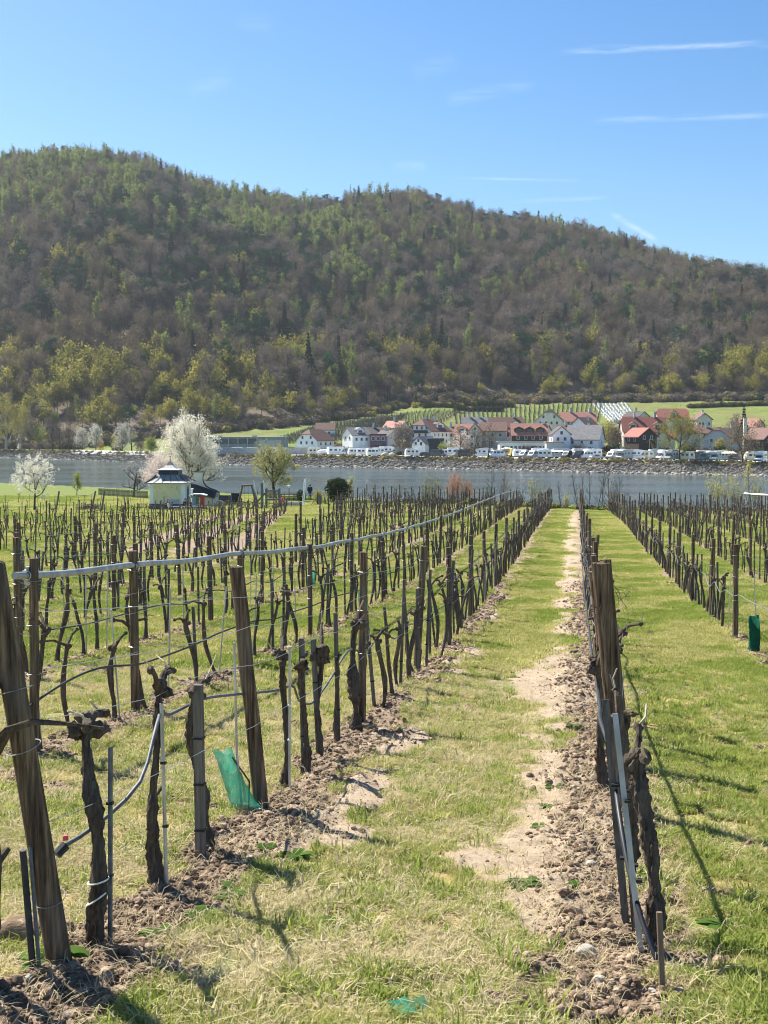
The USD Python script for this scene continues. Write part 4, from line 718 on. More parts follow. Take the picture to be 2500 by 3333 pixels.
instancer('far_grass_cover', G_FAR, kind, np.stack([X, Y, ground_z(X, Y)], 1), g.uniform(.9, 1.7, n_), g.random(n_) * 6.28, 'stuff', 'fresh green lawn and turf near the river bank', 'grass')
# clods of turned soil and small stones along the rows
CL = []
for k in range(6):
    m = trimesh.creation.icosphere(2, 1.0); v = np.array(m.vertices); v *= (.75 + .7 * meshkit.fbm(v * 1.7 + k * 5, 3, 900 + k))[:, None]; v = v * [1, .85, .65] * .5; CL.append([((v, np.array(m.faces)), 'soil', False)])
CL.append([(MB().blob((0, 0, 0), .5, 1, .2, np.random.default_rng(930), (1.1, .8, .6)), 'pale_stone', False)])
g, X, Y = cover(420000, 3.0, 34, 93, 1.4); s, sd = soil_masks(X, Y); keep = g.random(len(X)) < np.clip(s * 1.1, .0, 1) ** 1.3 * .95 + sd * .12; X, Y, s, sd = X[keep], Y[keep], s[keep], sd[keep]; n_ = len(X)
sz = np.exp(g.normal(size=n_) * .85) * .0075 * np.clip(.7 + Y / 26, .7, 1.7); sz = np.where(sd > s, sz * .45, sz); sz = np.minimum(sz, .055); kd = np.where(g.random(n_) < .012, 6, g.integers(0, 6, n_)); sz = np.where(kd == 6, np.minimum(sz, .035), sz)
instancer('soil_clods', CL, kd, np.stack([X, Y, near_z(X, Y) + sz * .12], 1), sz, g.random(n_) * 6.28, 'stuff', 'crumbly brown clods of hoed soil along the vine rows', 'soil', tilt=g.normal(size=n_) * .6)
g, X, Y = cover(40000, 3.0, 24, 94, 1.4); s, sd = soil_masks(X, Y); keep = g.random(len(X)) < np.maximum(s, sd) * .2; X, Y = X[keep], Y[keep]; n_ = len(X)
TW = [[(tuft(850 + k, 7, .07, .003, .07, 1.9), 'straw', False)] for k in range(3)]
instancer('dry_litter', TW, g.integers(0, 3, n_), np.stack([X, Y, near_z(X, Y) + .012], 1), g.uniform(.5, 1.4, n_), g.random(n_) * 6.28, 'stuff', 'dry straw and twigs strewn on the bare soil', 'litter')
# single broadleaf weeds on the sand and by the near post
def weed(label, X, Y, r, n, seed, h=.6):
    g = np.random.default_rng(seed); x = thing('broadleaf_weed', label, 'weed', (X, Y, float(near_z(np.array(X), np.array(Y))) - .005))
    for k in range(n):
        a = k * 2.4 + g.random() * .5; L = r * g.uniform(.6, 1.1); w = L * .2; el = h * g.uniform(.5, 1.2); d = np.array([math.cos(a) * math.cos(el), math.sin(a) * math.cos(el), math.sin(el)]); s = np.array([-math.sin(a), math.cos(a), 0]) * w; q = np.linspace(0, 1, 5)
        c = d[None] * (q * L)[:, None] + np.array([0, 0, -1])[None] * (q ** 2.5 * L * .45)[:, None]; ww = np.array([.25, .8, 1, .7, .05])[:, None]; up = np.array([0, 0, .18]) * w / L * 2
        v = np.vstack([c - s * ww + up * ww * w, c, c + s * ww + up * ww * w]); f = [[i, i + 5, i + 6, i + 1] for i in range(4)] + [[i + 5, i + 10, i + 11, i + 6] for i in range(4)]
        part('leaf', (v, np.array(f)), 'weed_leaf', x, True)
wl = [(160, 3130, .16, 12, 'leafy pale green weed at the foot of the nearest leaning post'), (815, 2795, .07, 8, 'small bright weed alone on the sandy patch'), (770, 2905, .11, 9, 'upright bright weed left on the sandy patch'), (750, 2925, .09, 7, 'lower weed at the left rim of the sandy patch'), (660, 2995, .12, 9, 'weed at the soil edge below the net sleeve'),
      (880, 2770, .12, 10, 'broad weed right of the soil clods below the round post'), (960, 2790, .12, 10, 'weed with drooping leaves beside the sandy patch'), (1790, 2630, .10, 9, 'dark green weed on the sand strip left of the right row'), (1805, 2560, .09, 8, 'small weed higher up the sand strip'), (1895, 2890, .10, 9, 'weed between clods left of the metal rail'),
      (1760, 2690, .08, 8, 'tiny weed at the left rim of the sand strip'), (1870, 2380, .10, 8, 'weed at the upper part of the sand strip by the cracked post'), (1700, 2880, .11, 9, 'weed in the turf left of the lower sand strip'), (1390, 2480, .10, 9, 'weed at the edge of the left soil strip under the three dark stakes'), (1100, 3010, .10, 9, 'weed in the middle of the near turf'), (2420, 3080, .11, 12, 'big leafy weed in the long grass at the lower right'), (2360, 3010, .12, 10, 'leafy weed beside the shadow in the right grass track'), (520, 3050, .1, 9, 'weed on the soil right of the twisted vine')]
def hit(xp, yp):
    d = pixdir(xp, yp); t = 4.0
    for _ in range(40): p = d * t; z = float(near_z(np.array(p[0]), np.array(p[1]))); t = t + (CAM_H + p[2] - z) / (-d[2]) * .8
    return d * t
for i, (xp, yp, r, n, lb) in enumerate(wl): p = hit(xp, yp); weed(lb, p[0], p[1], r * 1.25, n + 2, 960 + i)
for xp, yp, r, lb in ((2055 - 145, 3110, .045, 'pale round stone at the foot of the right row'), (1950, 3195, .022, 'small pale stone below the anchor rod'), (1925, 2820, .03, 'angular pale stone left of the metal rail'), (60, 3060, .10, 'big lump of turned soil left of the leaning near post')):
    p = hit(xp, yp); m = trimesh.creation.icosphere(3, r); v = np.array(m.vertices); v *= (.8 + .5 * meshkit.fbm(v / r * 1.6 + xp, 4, 77))[:, None]; q = whole('stone' if r < .1 else 'soil_lump', (v * [1, .9, .75] + [p[0], p[1], float(near_z(np.array(p[0]), np.array(p[1]))) + r * .3], np.array(m.faces)), 'pale_stone' if r < .1 else 'soil', lb, 'stone' if r < .1 else 'soil lump', smooth=True)
# ------------------------------------------------------------------ far vineyard blocks
def slope_rows(name, label, lines, step, protos, seed, jit=.2, mats=None):
    g = np.random.default_rng(seed); P_, R_ = [], []
    for (c0, Y0, c1, Y1) in lines:
        p0, p1 = np.array([c0 * Y0, Y0]), np.array([c1 * Y1, Y1]); n = int(np.linalg.norm(p1 - p0) / step)
        for t in np.linspace(0, 1, max(n, 2)): q = p0 + (p1 - p0) * t; P_.append([q[0], q[1], float(far_z(q[0:1], q[1:2])[0])]); R_.append(math.atan2(p1[1] - p0[1], p1[0] - p0[0]))
    P_ = np.array(P_) + g.normal(size=(len(P_), 3)) * [jit, jit, .03]; instancer(name, protos, g.integers(0, len(protos), len(P_)), P_, g.uniform(.8, 1.15, len(P_)), R_, 'stuff', label, 'vineyard')
def far_vine(seed):
    g = np.random.default_rng(seed); mb = MB(); mb.bar((0, 0, 0), (0, 0, 1.75), .10); mb.bar((.75, 0, 0), (.75, .03, .9), .09); mb.bar((-.75, 0, .78), (.75, 0, .82), .10, .12); mb.cards(np.stack([g.uniform(-.75, .75, 14), g.normal(size=14) * .08, g.uniform(.7, 1.2, 14)], 1), .28, g, .4, True); return [(mb, 'stake_wood', False)]
FV = [far_vine(1000 + k) for k in range(3)]; cs = lambda x: (x / 1.507 - 829.5) / FPX
lines = []
for x in np.arange(1475, 1960, 15.5): lines.append((cs(x - (x - 1700) * .05), 585, cs(x), 672))
for x in np.arange(1180, 1480, 15.5): lines.append((cs(x - 60), 560 + (x - 1180) * .06, cs(x + 20), 640))
slope_rows('far_vine_rows', 'vine rows running straight up the green slope behind the village', lines, 1.5, FV, 31)
lines = []
for k in range(26): x = 850 + k * 13; lines.append((cs(x), 530 + .3 * k, cs(x + 190 - k * 1.5), 640 - (25 - k) * 1.5))
slope_rows('slanting_vine_rows', 'denser vine rows slanting across the slope left of the village', lines, 1.5, FV, 32)
NR = [[(MB().box((0, 0, .55), (2.2, .75, .9)), 'cloth_white', False), (MB().bar((0, 0, 0), (0, 0, 1.5), .08), 'stake_wood', False)]]
slope_rows('fleece_covered_rows', 'vine rows wrapped in white fleece high on the slope', [(cs(1985 + k * 11), 588 + k * .5, cs(1930 + k * 13), 668) for k in range(9)], 2.6, NR, 33)
HED = [bush_mesh(330 + k, m, 240, .55, 1.6, .75, stems=2) for k, m in enumerate(('leaf_hedge', 'twig_brown', 'leaf_spring'))]
def hedge(label, x0, x1, Y0, Y1, seed, w=(1, 0, 0), s=.8, dy=.8):
    g = np.random.default_rng(seed); n = int(abs(x1 - x0) / 4000 * Y0 / .9) + 3; t = np.linspace(0, 1, n); Y = Y0 + (Y1 - Y0) * t + g.normal(size=n) * dy; X = np.array([cs(x) for x in x0 + (x1 - x0) * t]) * Y
    x = thing('hedge', label, 'hedge'); k = g.choice(3, n, p=np.array(w) / np.sum(w)); mb = {0: MB(), 1: MB(), 2: MB()}; st = MB()
    for i in range(n):
        (wd, _, _), (lf, mt, _) = HED[k[i]]; v, f = lf.mesh(); mb[k[i]].add(v @ rotz(g.random() * 6).T * s * g.uniform(.8, 1.2) + [X[i], Y[i], float(far_z(X[i:i+1], Y[i:i+1])[0])], f)
    for q, nm in zip(range(3), ('leaf_hedge', 'twig_brown', 'leaf_spring')):
        if mb[q].n: part('foliage', mb[q], nm, x)
hedge('dark hedge bordering the terraces above the far vineyard', 1490, 1665, 668, 672, 41, (.7, .3, .2), 1.4); hedge('dense hedge across the middle of the far vineyard', 1500, 1630, 648, 652, 42, (1, .1, .1), 1.1); hedge('brown hedge along the upper field edge', 1620, 1920, 690, 688, 43, (.3, .6, .2), 1.0)
hedge('grey-brown hedge line in the meadow at the upper right of the village', 2240, 2500, 640, 645, 44, (.3, 1, .3), 1.1); hedge('low hedge below the first terrace', 1380, 1500, 655, 660, 45, (.4, .8, .3), 1.2); hedge('scrubby band beside the slanting vine rows', 1000, 1110, 612, 640, 46, (.1, 1, .2), 1.2, 2)
hedge('clipped yellow-green hedge before the white farmhouse', 950, 1095, 458, 455, 47, (.2, .1, 1), .5); hedge('green hedge under the magenta annex', 1185, 1340, 442, 438, 48, (1, .2, .4), .55); hedge('garden shrubs before the brown timber gable', 2040, 2200, 405, 402, 49, (1, .7, .5), .9, 1.5); hedge('shrubs at the foot of the gable house with the dark annex', 1950, 2060, 425, 415, 50, (.8, .5, 1), .8, 1.5)
hedge('garden bushes between the camp trees at the far right', 2230, 2480, 372, 360, 51, (.7, .8, .6), .9, 2)
# ------------------------------------------------------------------ the village
def facade_window(parent, c, n, w, h, mat='plaster_white', shut=None):
    """window standing a little proud of a wall: frame with its pane as a sub-part. c centre, n outward normal (2D)"""
    r = np.array([-n[1], n[0], 0]); o = np.array([n[0], n[1], 0]); up = np.array([0, 0, 1.0]); M = np.stack([r, o, up], 1); f = MB()
    for s in (-1, 1): f.box(c + r * s * (w / 2) + o * .03, (.09, .10, h + .09), M=M); f.box(c + up * s * (h / 2) + o * .03, (w - .09, .10, .09), M=M)
    p = part('window', f, mat, parent); part('pane', MB().box(c + o * .012, (w - .08, .03, h - .08), M=M), 'window_glass', p)
    if shut:
        for s in (-1, 1): part('shutter', MB().box(c + r * s * (w * .5 + .32) + o * .03, (.5, .06, h), M=M), shut, parent)
def house(name, label, xs, Y, w, l, rz, eave_y, ridge_y, wall, roof, hip=0.0, gwin=(), swin=(), chim=(), dorm=(), over=.45, shut=None, base_dz=0.0, group=None):
    p = far_pt(xs, Y); ez = along(xs, Y, eave_y)[2] - p[2]; rzz = along(xs, Y, ridge_y)[2] - p[2]; a = math.radians(rz)
    x = thing(name, label, 'house', p, a, group); hw = w / 2; th = .22; sl = (rzz - ez) / hw
    zr = rzz - th
    m = MB(); m.prism([(-hw, -1.5), (hw, -1.5), (hw, ez), (0, zr - (zr - ez) * hip), (-hw, ez)] if not hip else [(-hw, -1.5), (hw, -1.5), (hw, ez), (hw * hip, ez + (zr - ez) * (1 - hip)), (-hw * hip, ez + (zr - ez) * (1 - hip)), (-hw, ez)], -l / 2, l / 2, axis=1); part('wall', m, wall, x)
    L = l / 2 + over
    for s in (-1, 1):                                              # two slabs with thickness, cut back at a half hip
        e0 = np.array([s * (hw + over), 0, ez - over * sl]); r0 = np.array([0, 0, rzz]); hb = hip * hw * .9
        top = [e0 + [0, -L, 0], e0 + [0, L, 0], r0 + [0, L - hb, 0], r0 + [0, -L + hb, 0]]
        if hip: q = e0 + (r0 - e0) * (1 - hip); top = [top[0], top[1], q + [0, L, 0], top[2], top[3], q + [0, -L, 0]]
        top = np.array(top); bot = top - [0, 0, th]; n = len(top); f = [[0, i, i + 1] for i in range(1, n - 1)]; f2 = [[n, n + i + 1, n + i] for i in range(1, n - 1)]; side = [[i, n + i, n + (i + 1) % n] for i in range(n)] + [[i, n + (i + 1) % n, (i + 1) % n] for i in range(n)]
        part('roof_slope', (np.vstack([top, bot]), np.array(f + f2 + side)), roof, x)
    if hip:
        for s in (-1, 1):
            zq = ez - over * sl + (rzz - ez + over * sl) * (1 - hip); xq = (hw + over) * hip; v = np.array([[-xq, s * (L + .02), zq], [xq, s * (L + .02), zq], [0, s * (L - hip * hw * .9), rzz]]); part('hip', (np.vstack([v, v - [0, 0, th]]), np.array([[0, 1, 2], [3, 5, 4], [0, 3, 4], [0, 4, 1], [1, 4, 5], [1, 5, 2], [2, 5, 3], [2, 3, 0]])), roof, x)
    for (yy, n) in gwin:
        z = along(xs, Y, yy)[2] - p[2]
        for i in range(n): facade_window(x, np.array([(i - (n - 1) / 2) * w * .8 / n, -l / 2, z]), (0, -1), 1.0, 1.25, shut=shut); 
    for s in (-1, 1):
        for (yy, n) in swin:
            z = along(xs, Y, yy)[2] - p[2]
            for i in range(n): facade_window(x, np.array([s * hw, (i - (n - 1) / 2) * l * .85 / n, z]), (s, 0), 1.0, 1.2)
    for (cx, cy) in chim: zz = rzz - abs(cx) * sl; part('chimney', MB().box((cx, cy, zz + .5), (.7, .7, 2.2)).box((cx, cy, zz + 1.68), (.86, .86, .14)), 'plaster_grey', x)
    for (s, cy, dw) in dorm:                                       # gabled dormer on slope s
        bx = s * hw * .55; zb = ez + (hw - abs(bx)) * sl * .45; ht = zb + 1.2; d = part('dormer', MB().prism([(cy - dw / 2, zb - .6), (cy + dw / 2, zb - .6), (cy + dw / 2, ht), (cy, ht + .7), (cy - dw / 2, ht)], min(0, s * hw * .78), max(0, s * hw * .78), axis=0), wall, x)
        rf = MB()
        for t in (-1, 1): rf.prism([(cy + t * .0, ht + .72), (cy + t * (dw / 2 + .3), ht - .12), (cy + t * (dw / 2 + .3), ht + .06), (cy, ht + .92)], min(0, s * (hw * .78 + .3)), max(0, s * (hw * .78 + .3)), axis=0)
        part('dormer_roof', rf, roof, d); part('dormer_pane', MB().box((s * (hw * .78 + .02), cy, zb + .55), (.04, dw * .6, .9)), 'window_glass', d)
    return x, p
house('farmhouse', 'white farmhouse with a half-hipped red-brown roof, right of the grey hall', 1026, 472, 10, 10.5, -35, 1431, 1397, 'plaster_white', 'tile_brown', .42, ((1424, 2), (1441, 3)), ((1444, 3),))
house('barn', 'white barn with a dark red roof standing alone before the far vineyard', 1060, 565, 8, 8.4, 90, 1397, 1376, 'plaster_white', 'tile_brown', 0, (), ((1409, 2),))
house('house', 'narrow white gabled house with grey roof, left of the magenta annex', 1160, 456, 7.4, 7.6, -58, 1414, 1391, 'plaster_white', 'slate_grey', 0, ((1426, 2),), ((1430, 3),), dorm=((1, 0, 2.8),))
house('house', 'low house with dark roof behind the magenta annex', 1232, 482, 8, 8.5, 84, 1414, 1391, 'plaster_grey', 'tile_dark', 0, (), ((1424, 3),), chim=((0, 2),))
house('house', 'house with a pale pink tiled roof behind the bare birch', 1290, 545, 8.5, 8.6, 60, 1391, 1370, 'plaster_beige', 'tile_pink', 0, ((1396, 2),), (), chim=((0, 1),))
hx, hp_ = house('guesthouse', 'large white guesthouse with half-hipped dark red roof and green balcony', 1396, 462, 10.5, 12.5, -36, 1399, 1364, 'plaster_white', 'tile_brown', .5, ((1393, 4), (1416, 3), (1436, 3)), ((1416, 4), (1436, 4)), ((1, 2), (-1, -1)), ((1, 1.5, 4.6),), .8)
m = MB(); zb = along(1396, 462, 1409)[2] - hp_[2]; m.box((0, -6.95, zb), (9.0, 1.3, .18)); m.box((0, -7.55, zb + .55), (9.0, .08, .9)); part('balcony', m, 'leaf_box' if False else 'timber_dark', hx)
house('house', 'small white gabled house with blue-grey roof in front of the guesthouse', 1384, 431, 5.6, 8.2, -36, 1441, 1420, 'plaster_white', 'slate_blue', 0, ((1444, 2), (1433, 1)), ((1448, 2),))
house('house', 'house with a brick-red roof and black solar panels beside the bare camp trees', 1520, 452, 8, 8, 80, 1411, 1380, 'plaster_beige', 'tile_pink', 0, ((1425, 2),), ((1425, 3), (1445, 3)), dorm=((-1, 1.5, 3),))
house('house', 'grey slate roofed house behind the one with solar panels', 1545, 505, 8, 10, 88, 1385, 1358, 'plaster_grey', 'slate_grey', 0, (), ((1396, 3),), ((0, -2), (0, 2)))
house('house', 'tall beige house with a wine-brown roof between bare trees', 1605, 455, 8.5, 10, 82, 1400, 1374, 'plaster_beige', 'tile_brown', .25, ((1415, 2),), ((1415, 3), (1440, 3)))
house('house', 'narrow beige house front with a red gable roof and round-headed window', 1548, 448, 5, 6, -8, 1403, 1376, 'plaster_beige', 'tile_red', 0, ((1396, 1), (1422, 2), (1446, 2)), ())
house('farm_building', 'long farm building with brown roof and dormer before the slope', 1632, 525, 10, 19, 84, 1392, 1358, 'plaster_white', 'tile_brown', .25, ((1402, 2),), ((1402, 5),), ((0, -5),), ((-1, -6, 2.6),))
house('house', 'cream gabled house with six small windows highest in the village', 1790, 505, 11, 12, -12, 1368, 1330, 'plaster_cream', 'tile_dark', .28, ((1357, 2), (1377, 4)), ((1377, 3),))
house('farm_building', 'long wing with pale red roof joined right of the cream gabled house', 1880, 515, 9, 14, 90, 1370, 1341, 'plaster_cream', 'tile_pink', 0, ((1375, 2),), ((1378, 4),), ((0, -5), (0, 3)))
house('house', 'dark-walled house with red roof and a row of brown dormers', 1722, 444, 9, 12.5, 86, 1414, 1378, 'timber_dark', 'tile_pink', 0, ((1420, 2),), ((1424, 4),), ((0, -5),), ((-1, -3.8, 2.8), (-1, 0, 2.8), (-1, 3.8, 3.2)))
house('house', 'house with dark brown roof and white chimney behind the big grey roof', 1902, 468, 8, 8, -42, 1386, 1358, 'plaster_white', 'tile_brown', 0, ((1392, 2),), (), ((1.5, 0),))
house('house', 'white gabled house front with dark window stack, left of the big grey roof', 1822, 424, 6.2, 6, 4, 1411, 1387, 'plaster_white', 'tile_dark', 0, ((1409, 1), (1429, 2)), ((1430, 2),))
house('house', 'white house under a big plain grey roof facing the camp', 1905, 427, 9.8, 11.5, 68, 1427, 1383, 'plaster_white', 'slate_grey', 0, ((1411, 2), (1440, 1)), ((1440, 3),), ((1, -1),))
house('house', 'large house with broad red roof above the brown timber gable', 2092, 436, 10, 15, 88, 1402, 1357, 'plaster_beige', 'tile_red', .2, ((1410, 2),), ((1412, 4),), ((0, 3), (0, -4)), ((-1, 4, 2.4), (-1, -4.5, 2.4)))
house('house', 'dark brown timber gable house before the broad red roof', 2086, 411, 7.2, 8, 24, 1417, 1392, 'timber_dark', 'tile_red', 0, ((1424, 2),), ((1430, 2),), over=.7)
house('house', 'red roofed house at the upper right above the camp', 2187, 505, 9, 12, 84, 1358, 1330, 'plaster_beige', 'tile_red', .25, ((1366, 2),), ((1366, 4),), dorm=((-1, 0, 2.6),))
house('house', 'little house with brown roof and a band of windows, right of the tallest camp tree', 2281, 472, 6, 6.5, 10, 1363, 1343, 'plaster_beige', 'tile_brown', .2, ((1380, 4),), ((1380, 3),), ((1, 1),))
house('house', 'old house with brown roof half covered in ivy', 2340, 404, 8, 9, -24, 1421, 1390, 'plaster_grey', 'tile_brown', .3, ((1434, 2),), ((1434, 2),))
house('house', 'timber-gabled house with brown roof at the far right edge', 2484, 388, 7.6, 9, 26, 1424, 1392, 'timber_dark', 'tile_brown', 0, ((1432, 2),), ((1436, 2),), over=.7)
house('house', 'small dark roofed house below the white fleece rows', 2070, 565, 8, 9, 40, 1355, 1339, 'plaster_beige', 'tile_dark', 0, ((1360, 2),), (), ((0, 0),))
house('house', 'hip-roofed house with dark tiles among trees beyond the ivy house', 2440, 470, 8, 9, 60, 1388, 1362, 'plaster_white', 'tile_pink', .4, ((1394, 2),), ((1394, 3),))
for q in ((1478, 478, 7, 8, 70, 1409, 1389, 'plaster_beige', 'tile_brown', 'low brown roofed house behind the solar-panel house'), (1655, 462, 7, 9, 82, 1408, 1388, 'plaster_white', 'tile_brown', 'house with dark ridge between the beige house and the dormer house'), (1752, 468, 7, 8, 60, 1402, 1383, 'plaster_cream', 'tile_red', 'small red gable tucked behind the dormered red roof'), (1850, 452, 6, 8, 86, 1402, 1384, 'plaster_beige', 'tile_brown', 'brown roof peeping out behind the white gable front'),
          (2016, 478, 7, 8, 75, 1392, 1375, 'plaster_grey', 'slate_grey', 'grey roofed house behind trees right of the grey roof'), (2152, 440, 7, 9, 84, 1424, 1403, 'plaster_white', 'tile_red', 'low red roofed wing right of the brown timber gable'), (2246, 452, 7, 8, 70, 1402, 1382, 'plaster_grey', 'tile_brown', 'brown roofed house half behind the tallest camp tree'), (2310, 448, 6, 7, 80, 1408, 1391, 'plaster_beige', 'tile_brown', 'small brown roof left of the ivy house'), (2392, 436, 7, 9, 86, 1412, 1393, 'plaster_grey', 'tile_dark', 'dark long roof between ivy house and spruce'), (1262, 470, 6, 7, 40, 1418, 1400, 'plaster_grey', 'tile_dark', 'dark gabled shed house left of the birch')):
    house('house', q[9], q[0], q[1], q[2], q[3], q[4], q[5], q[6], q[7], q[8], 0, ((q[5] + 8, 2),), ((q[5] + 9, 3),), ((0, 1.2),))
# flat-roofed buildings
def block(name, label, x0, x1, Y, top_y, depth, wall, roof, rz=0, over=.25):
    xs = (x0 + x1) / 2; p = far_pt(xs, Y); w = abs(cs(x1) - cs(x0)) * Y; h = along(xs, Y, top_y)[2] - p[2]; x = thing(name, label, 'building', p, math.radians(rz)); part('wall', MB().box((0, depth / 2, h / 2 - .5), (w, depth, h + 1)), wall, x); part('roof', MB().box((0, depth / 2, h + .14), (w + 2 * over, depth + 2 * over, .28)), roof, x); return x, p, w, h
x, p, w, h = block('factory_hall', 'long grey flat-roofed hall with bays, left of the white farmhouse', 560, 928, 505, 1424, 14, 'grey_panel', 'sheet_metal')
for i in range(13): part('pilaster', MB().box((-w / 2 + w * i / 12.0, -.16, h / 2), (.35, .32, h)), 'concrete', x)
for i in range(12):
    if i < 9: part('window_band', MB().box((-w / 2 + w * (i + .5) / 12, -.03, h * .72), (w / 12 - .5, .08, h * .38)), 'dark_panel', x)
part('roller_door', MB().box((w / 2 - w / 12 * 1.6, -.05, h * .4), (w / 12 * 2.3, .12, h * .78)), 'plaster_grey', x); part('roof_vent', MB().box((-w * .1, 5, h + .5), (2.5, 1.2, .5)), 'concrete', x); part('roof_vent', MB().box((w * .22, 5, h + .5), (2.0, 1.2, .6)), 'concrete', x); part('door', MB().box((-w * .22, -.06, 1.2), (1.3, .12, 2.4)), 'sheet_dark', x)
x, p, w, h = block('annex', 'magenta two-storey annex with balcony rail', 1205, 1258, 453, 1415, 6, 'plaster_magenta', 'sheet_dark'); part('balcony_rail', MB().box((0, -.9, h * .55), (w, .08, .9)).box((0, -.5, h * .55 - .5), (w, .9, .12)), 'dark_panel', x); [facade_window(x, np.array([(i - 1) * w * .3, 0, z]), (0, -1), 1.2, 1.3) for i in range(3) for z in (1.6, h * .8)]
x, p, w, h = block('restaurant', 'low white restaurant with a band of windows and dark roof at the camp', 1627, 1784, 424, 1440, 7, 'plaster_white', 'slate_grey', over=.6); [facade_window(x, np.array([(i - 5) * w * .085, 0, h * .62]), (0, -1), 1.0, 1.1) for i in range(11)]
x, p, w, h = block('terrace_house', 'dark flat garage under a red tiled parapet, left of the big grey roof', 1780, 1835, 416, 1441, 5, 'plaster_grey', 'tile_pink'); part('garage_door', MB().box((0, -.05, 1.2), (2.6, .1, 2.3)), 'sheet_dark', x)
x, p, w, h = block('carport', 'dark carport right of the small blue-roofed house', 1392, 1446, 428, 1428, 5, 'sheet_dark', 'sheet_metal')
x, p, w, h = block('garden_wall', 'long pale concrete wall behind the left half of the camp', 690, 1345, 446, 1459, .4, 'concrete', 'concrete', over=.05)
# parasol, awnings
x = thing('parasol', 'cream parasol in front of the low white restaurant', 'parasol', far_pt(1650, 412)); part('pole', MB().tube([(0, 0, 0), (0, 0, 3)], .05, 6), 'timber_brown', x); a = np.linspace(0, 2 * np.pi, 9)[:-1]; part('canopy', (np.vstack([np.stack([2.2 * np.cos(a), 2.2 * np.sin(a), 0 * a + 2.6], 1), [[0, 0, 3.3]]]), np.array([[i, (i + 1) % 8, 8] for i in range(8)])), 'cloth_cream', x)
x = thing('crane_truck', 'small yellow loader by the restaurant terrace', 'loader', far_pt(1672, 408), .3); part('body', MB().box((0, 0, 1.0), (2.6, 1.4, .9)).box((-.5, 0, 1.9), (1.1, 1.2, 1.1)), 'paint_yellow', x); part('boom', MB().bar((.4, 0, 1.5), (2.0, 0, 2.6), .2).bar((2.0, 0, 2.6), (2.8, 0, .9), .18), 'paint_yellow', x); [part('wheel', MB().tube([(sx_, sy_ - .15, .45), (sx_, sy_ + .15, .45)], .45, 10), 'rubber', x) for sx_ in (-.8, .8) for sy_ in (-.75, .75)]
N = 760; g = np.random.default_rng(140); xs_ = g.uniform(1090, 2560, N); Y_ = np.array([float(shore(np.array(cs(a)))) for a in xs_]) + 45 + np.abs(g.normal(size=N)) * 20; X_ = np.array([cs(a) for a in xs_]) * Y_
instancer('village_gardens', [[(w_[0][0], 'bark_dark', False), (w_[1][0], m_, False)] for w_, m_ in zip([HED[0], HED[1], HED[2], HED[1]], ('leaf_hedge', 'twig_brown', 'leaf_spring', 'twig_mauve'))], g.choice(4, N, p=[.3, .3, .2, .2]), np.stack([X_, Y_, far_z(X_, Y_) - .2], 1), np.minimum(.5 + g.exponential(.4, N), 1.8), g.random(N) * 6, 'stuff', 'garden shrubs and hedges between the village houses and the camp', 'shrubbery')
# ------------------------------------------------------------------ camp site
def wheels(cl, xs_, y, r=.34):
    for a in xs_:
        for s in (-1, 1): part('wheel', MB().tube([(a, s * y - .1, r), (a, s * y + .1, r)], r, 10), 'rubber', cl.GetPath())
def k_caravan(nm, body='caravan_white'):
    c = klass(nm); P_ = c.GetPath(); m = MB(); m.prism([(-2.4, .45), (2.2, .45), (2.45, .9), (2.35, 2.0), (1.9, 2.62), (-1.9, 2.62), (-2.35, 2.2), (-2.5, .9)], -1.12, 1.12, axis=1); part('body', m, body, P_)
    for s in (-1, 1):
        for q in (-1.3, 0.1, 1.35): part('window', MB().box((q, s * 1.125, 1.72), (.95 if q else .6, .03, .6)), 'window_glass', P_)
        part('stripe', MB().box((0, s * 1.128, 1.1), (4.6, .02, .08)), 'van_silver', P_)
    part('front_window', MB().box((2.31, 0, 1.75), (.12, 1.5, .55)), 'window_glass', P_); part('drawbar', MB().bar((2.3, .3, .5), (3.4, 0, .5), .08).bar((2.3, -.3, .5), (3.4, 0, .5), .08), 'galvanised', P_); part('door', MB().box((.75, -1.14, 1.35), (.6, .03, 1.75)), 'plaster_white', P_); part('roof_hatch', MB().box((.2, 0, 2.68), (.7, .7, .12)), 'van_silver', P_); wheels(c, (-.2,), 1.0); return c
def k_motorhome(nm, body='caravan_white'):
    c = klass(nm); P_ = c.GetPath(); m = MB(); m.prism([(-3.2, .45), (1.7, .45), (1.75, 1.95), (2.35, 2.15), (2.35, 2.75), (1.9, 2.98), (-3.1, 2.98), (-3.25, 1.2)], -1.12, 1.12, axis=1); part('body', m, body, P_)
    m = MB(); m.prism([(1.7, .4), (3.1, .4), (3.15, .95), (2.5, 1.2), (2.1, 1.94), (1.7, 1.94)], -.98, .98, axis=1); part('cab', m, body, P_); part('windscreen', MB().box((2.36, 0, 1.58), (.06, 1.6, .72), M=np.array([[.87, 0, -.5], [0, 1, 0], [.5, 0, .87]])), 'window_glass', P_)
    for s in (-1, 1):
        for q, ww in ((-2.3, .9), (-.6, .9), (.9, .5)): part('window', MB().box((q, s * 1.125, 1.95), (ww, .03, .6)), 'window_glass', P_)
        part('cab_window', MB().box((2.1, s * .985, 1.5), (.6, .03, .5)), 'window_glass', P_); part('stripe', MB().box((-.7, s * 1.128, 1.2), (4.6, .02, .14)), 'van_silver', P_)
    part('bumper', MB().box((3.12, 0, .5), (.14, 1.9, .25)), 'van_dark', P_); part('roof_box', MB().box((-1.2, 0, 3.06), (1.4, .9, .18)), 'van_silver', P_); wheels(c, (-2.0, 2.3), .9); return c
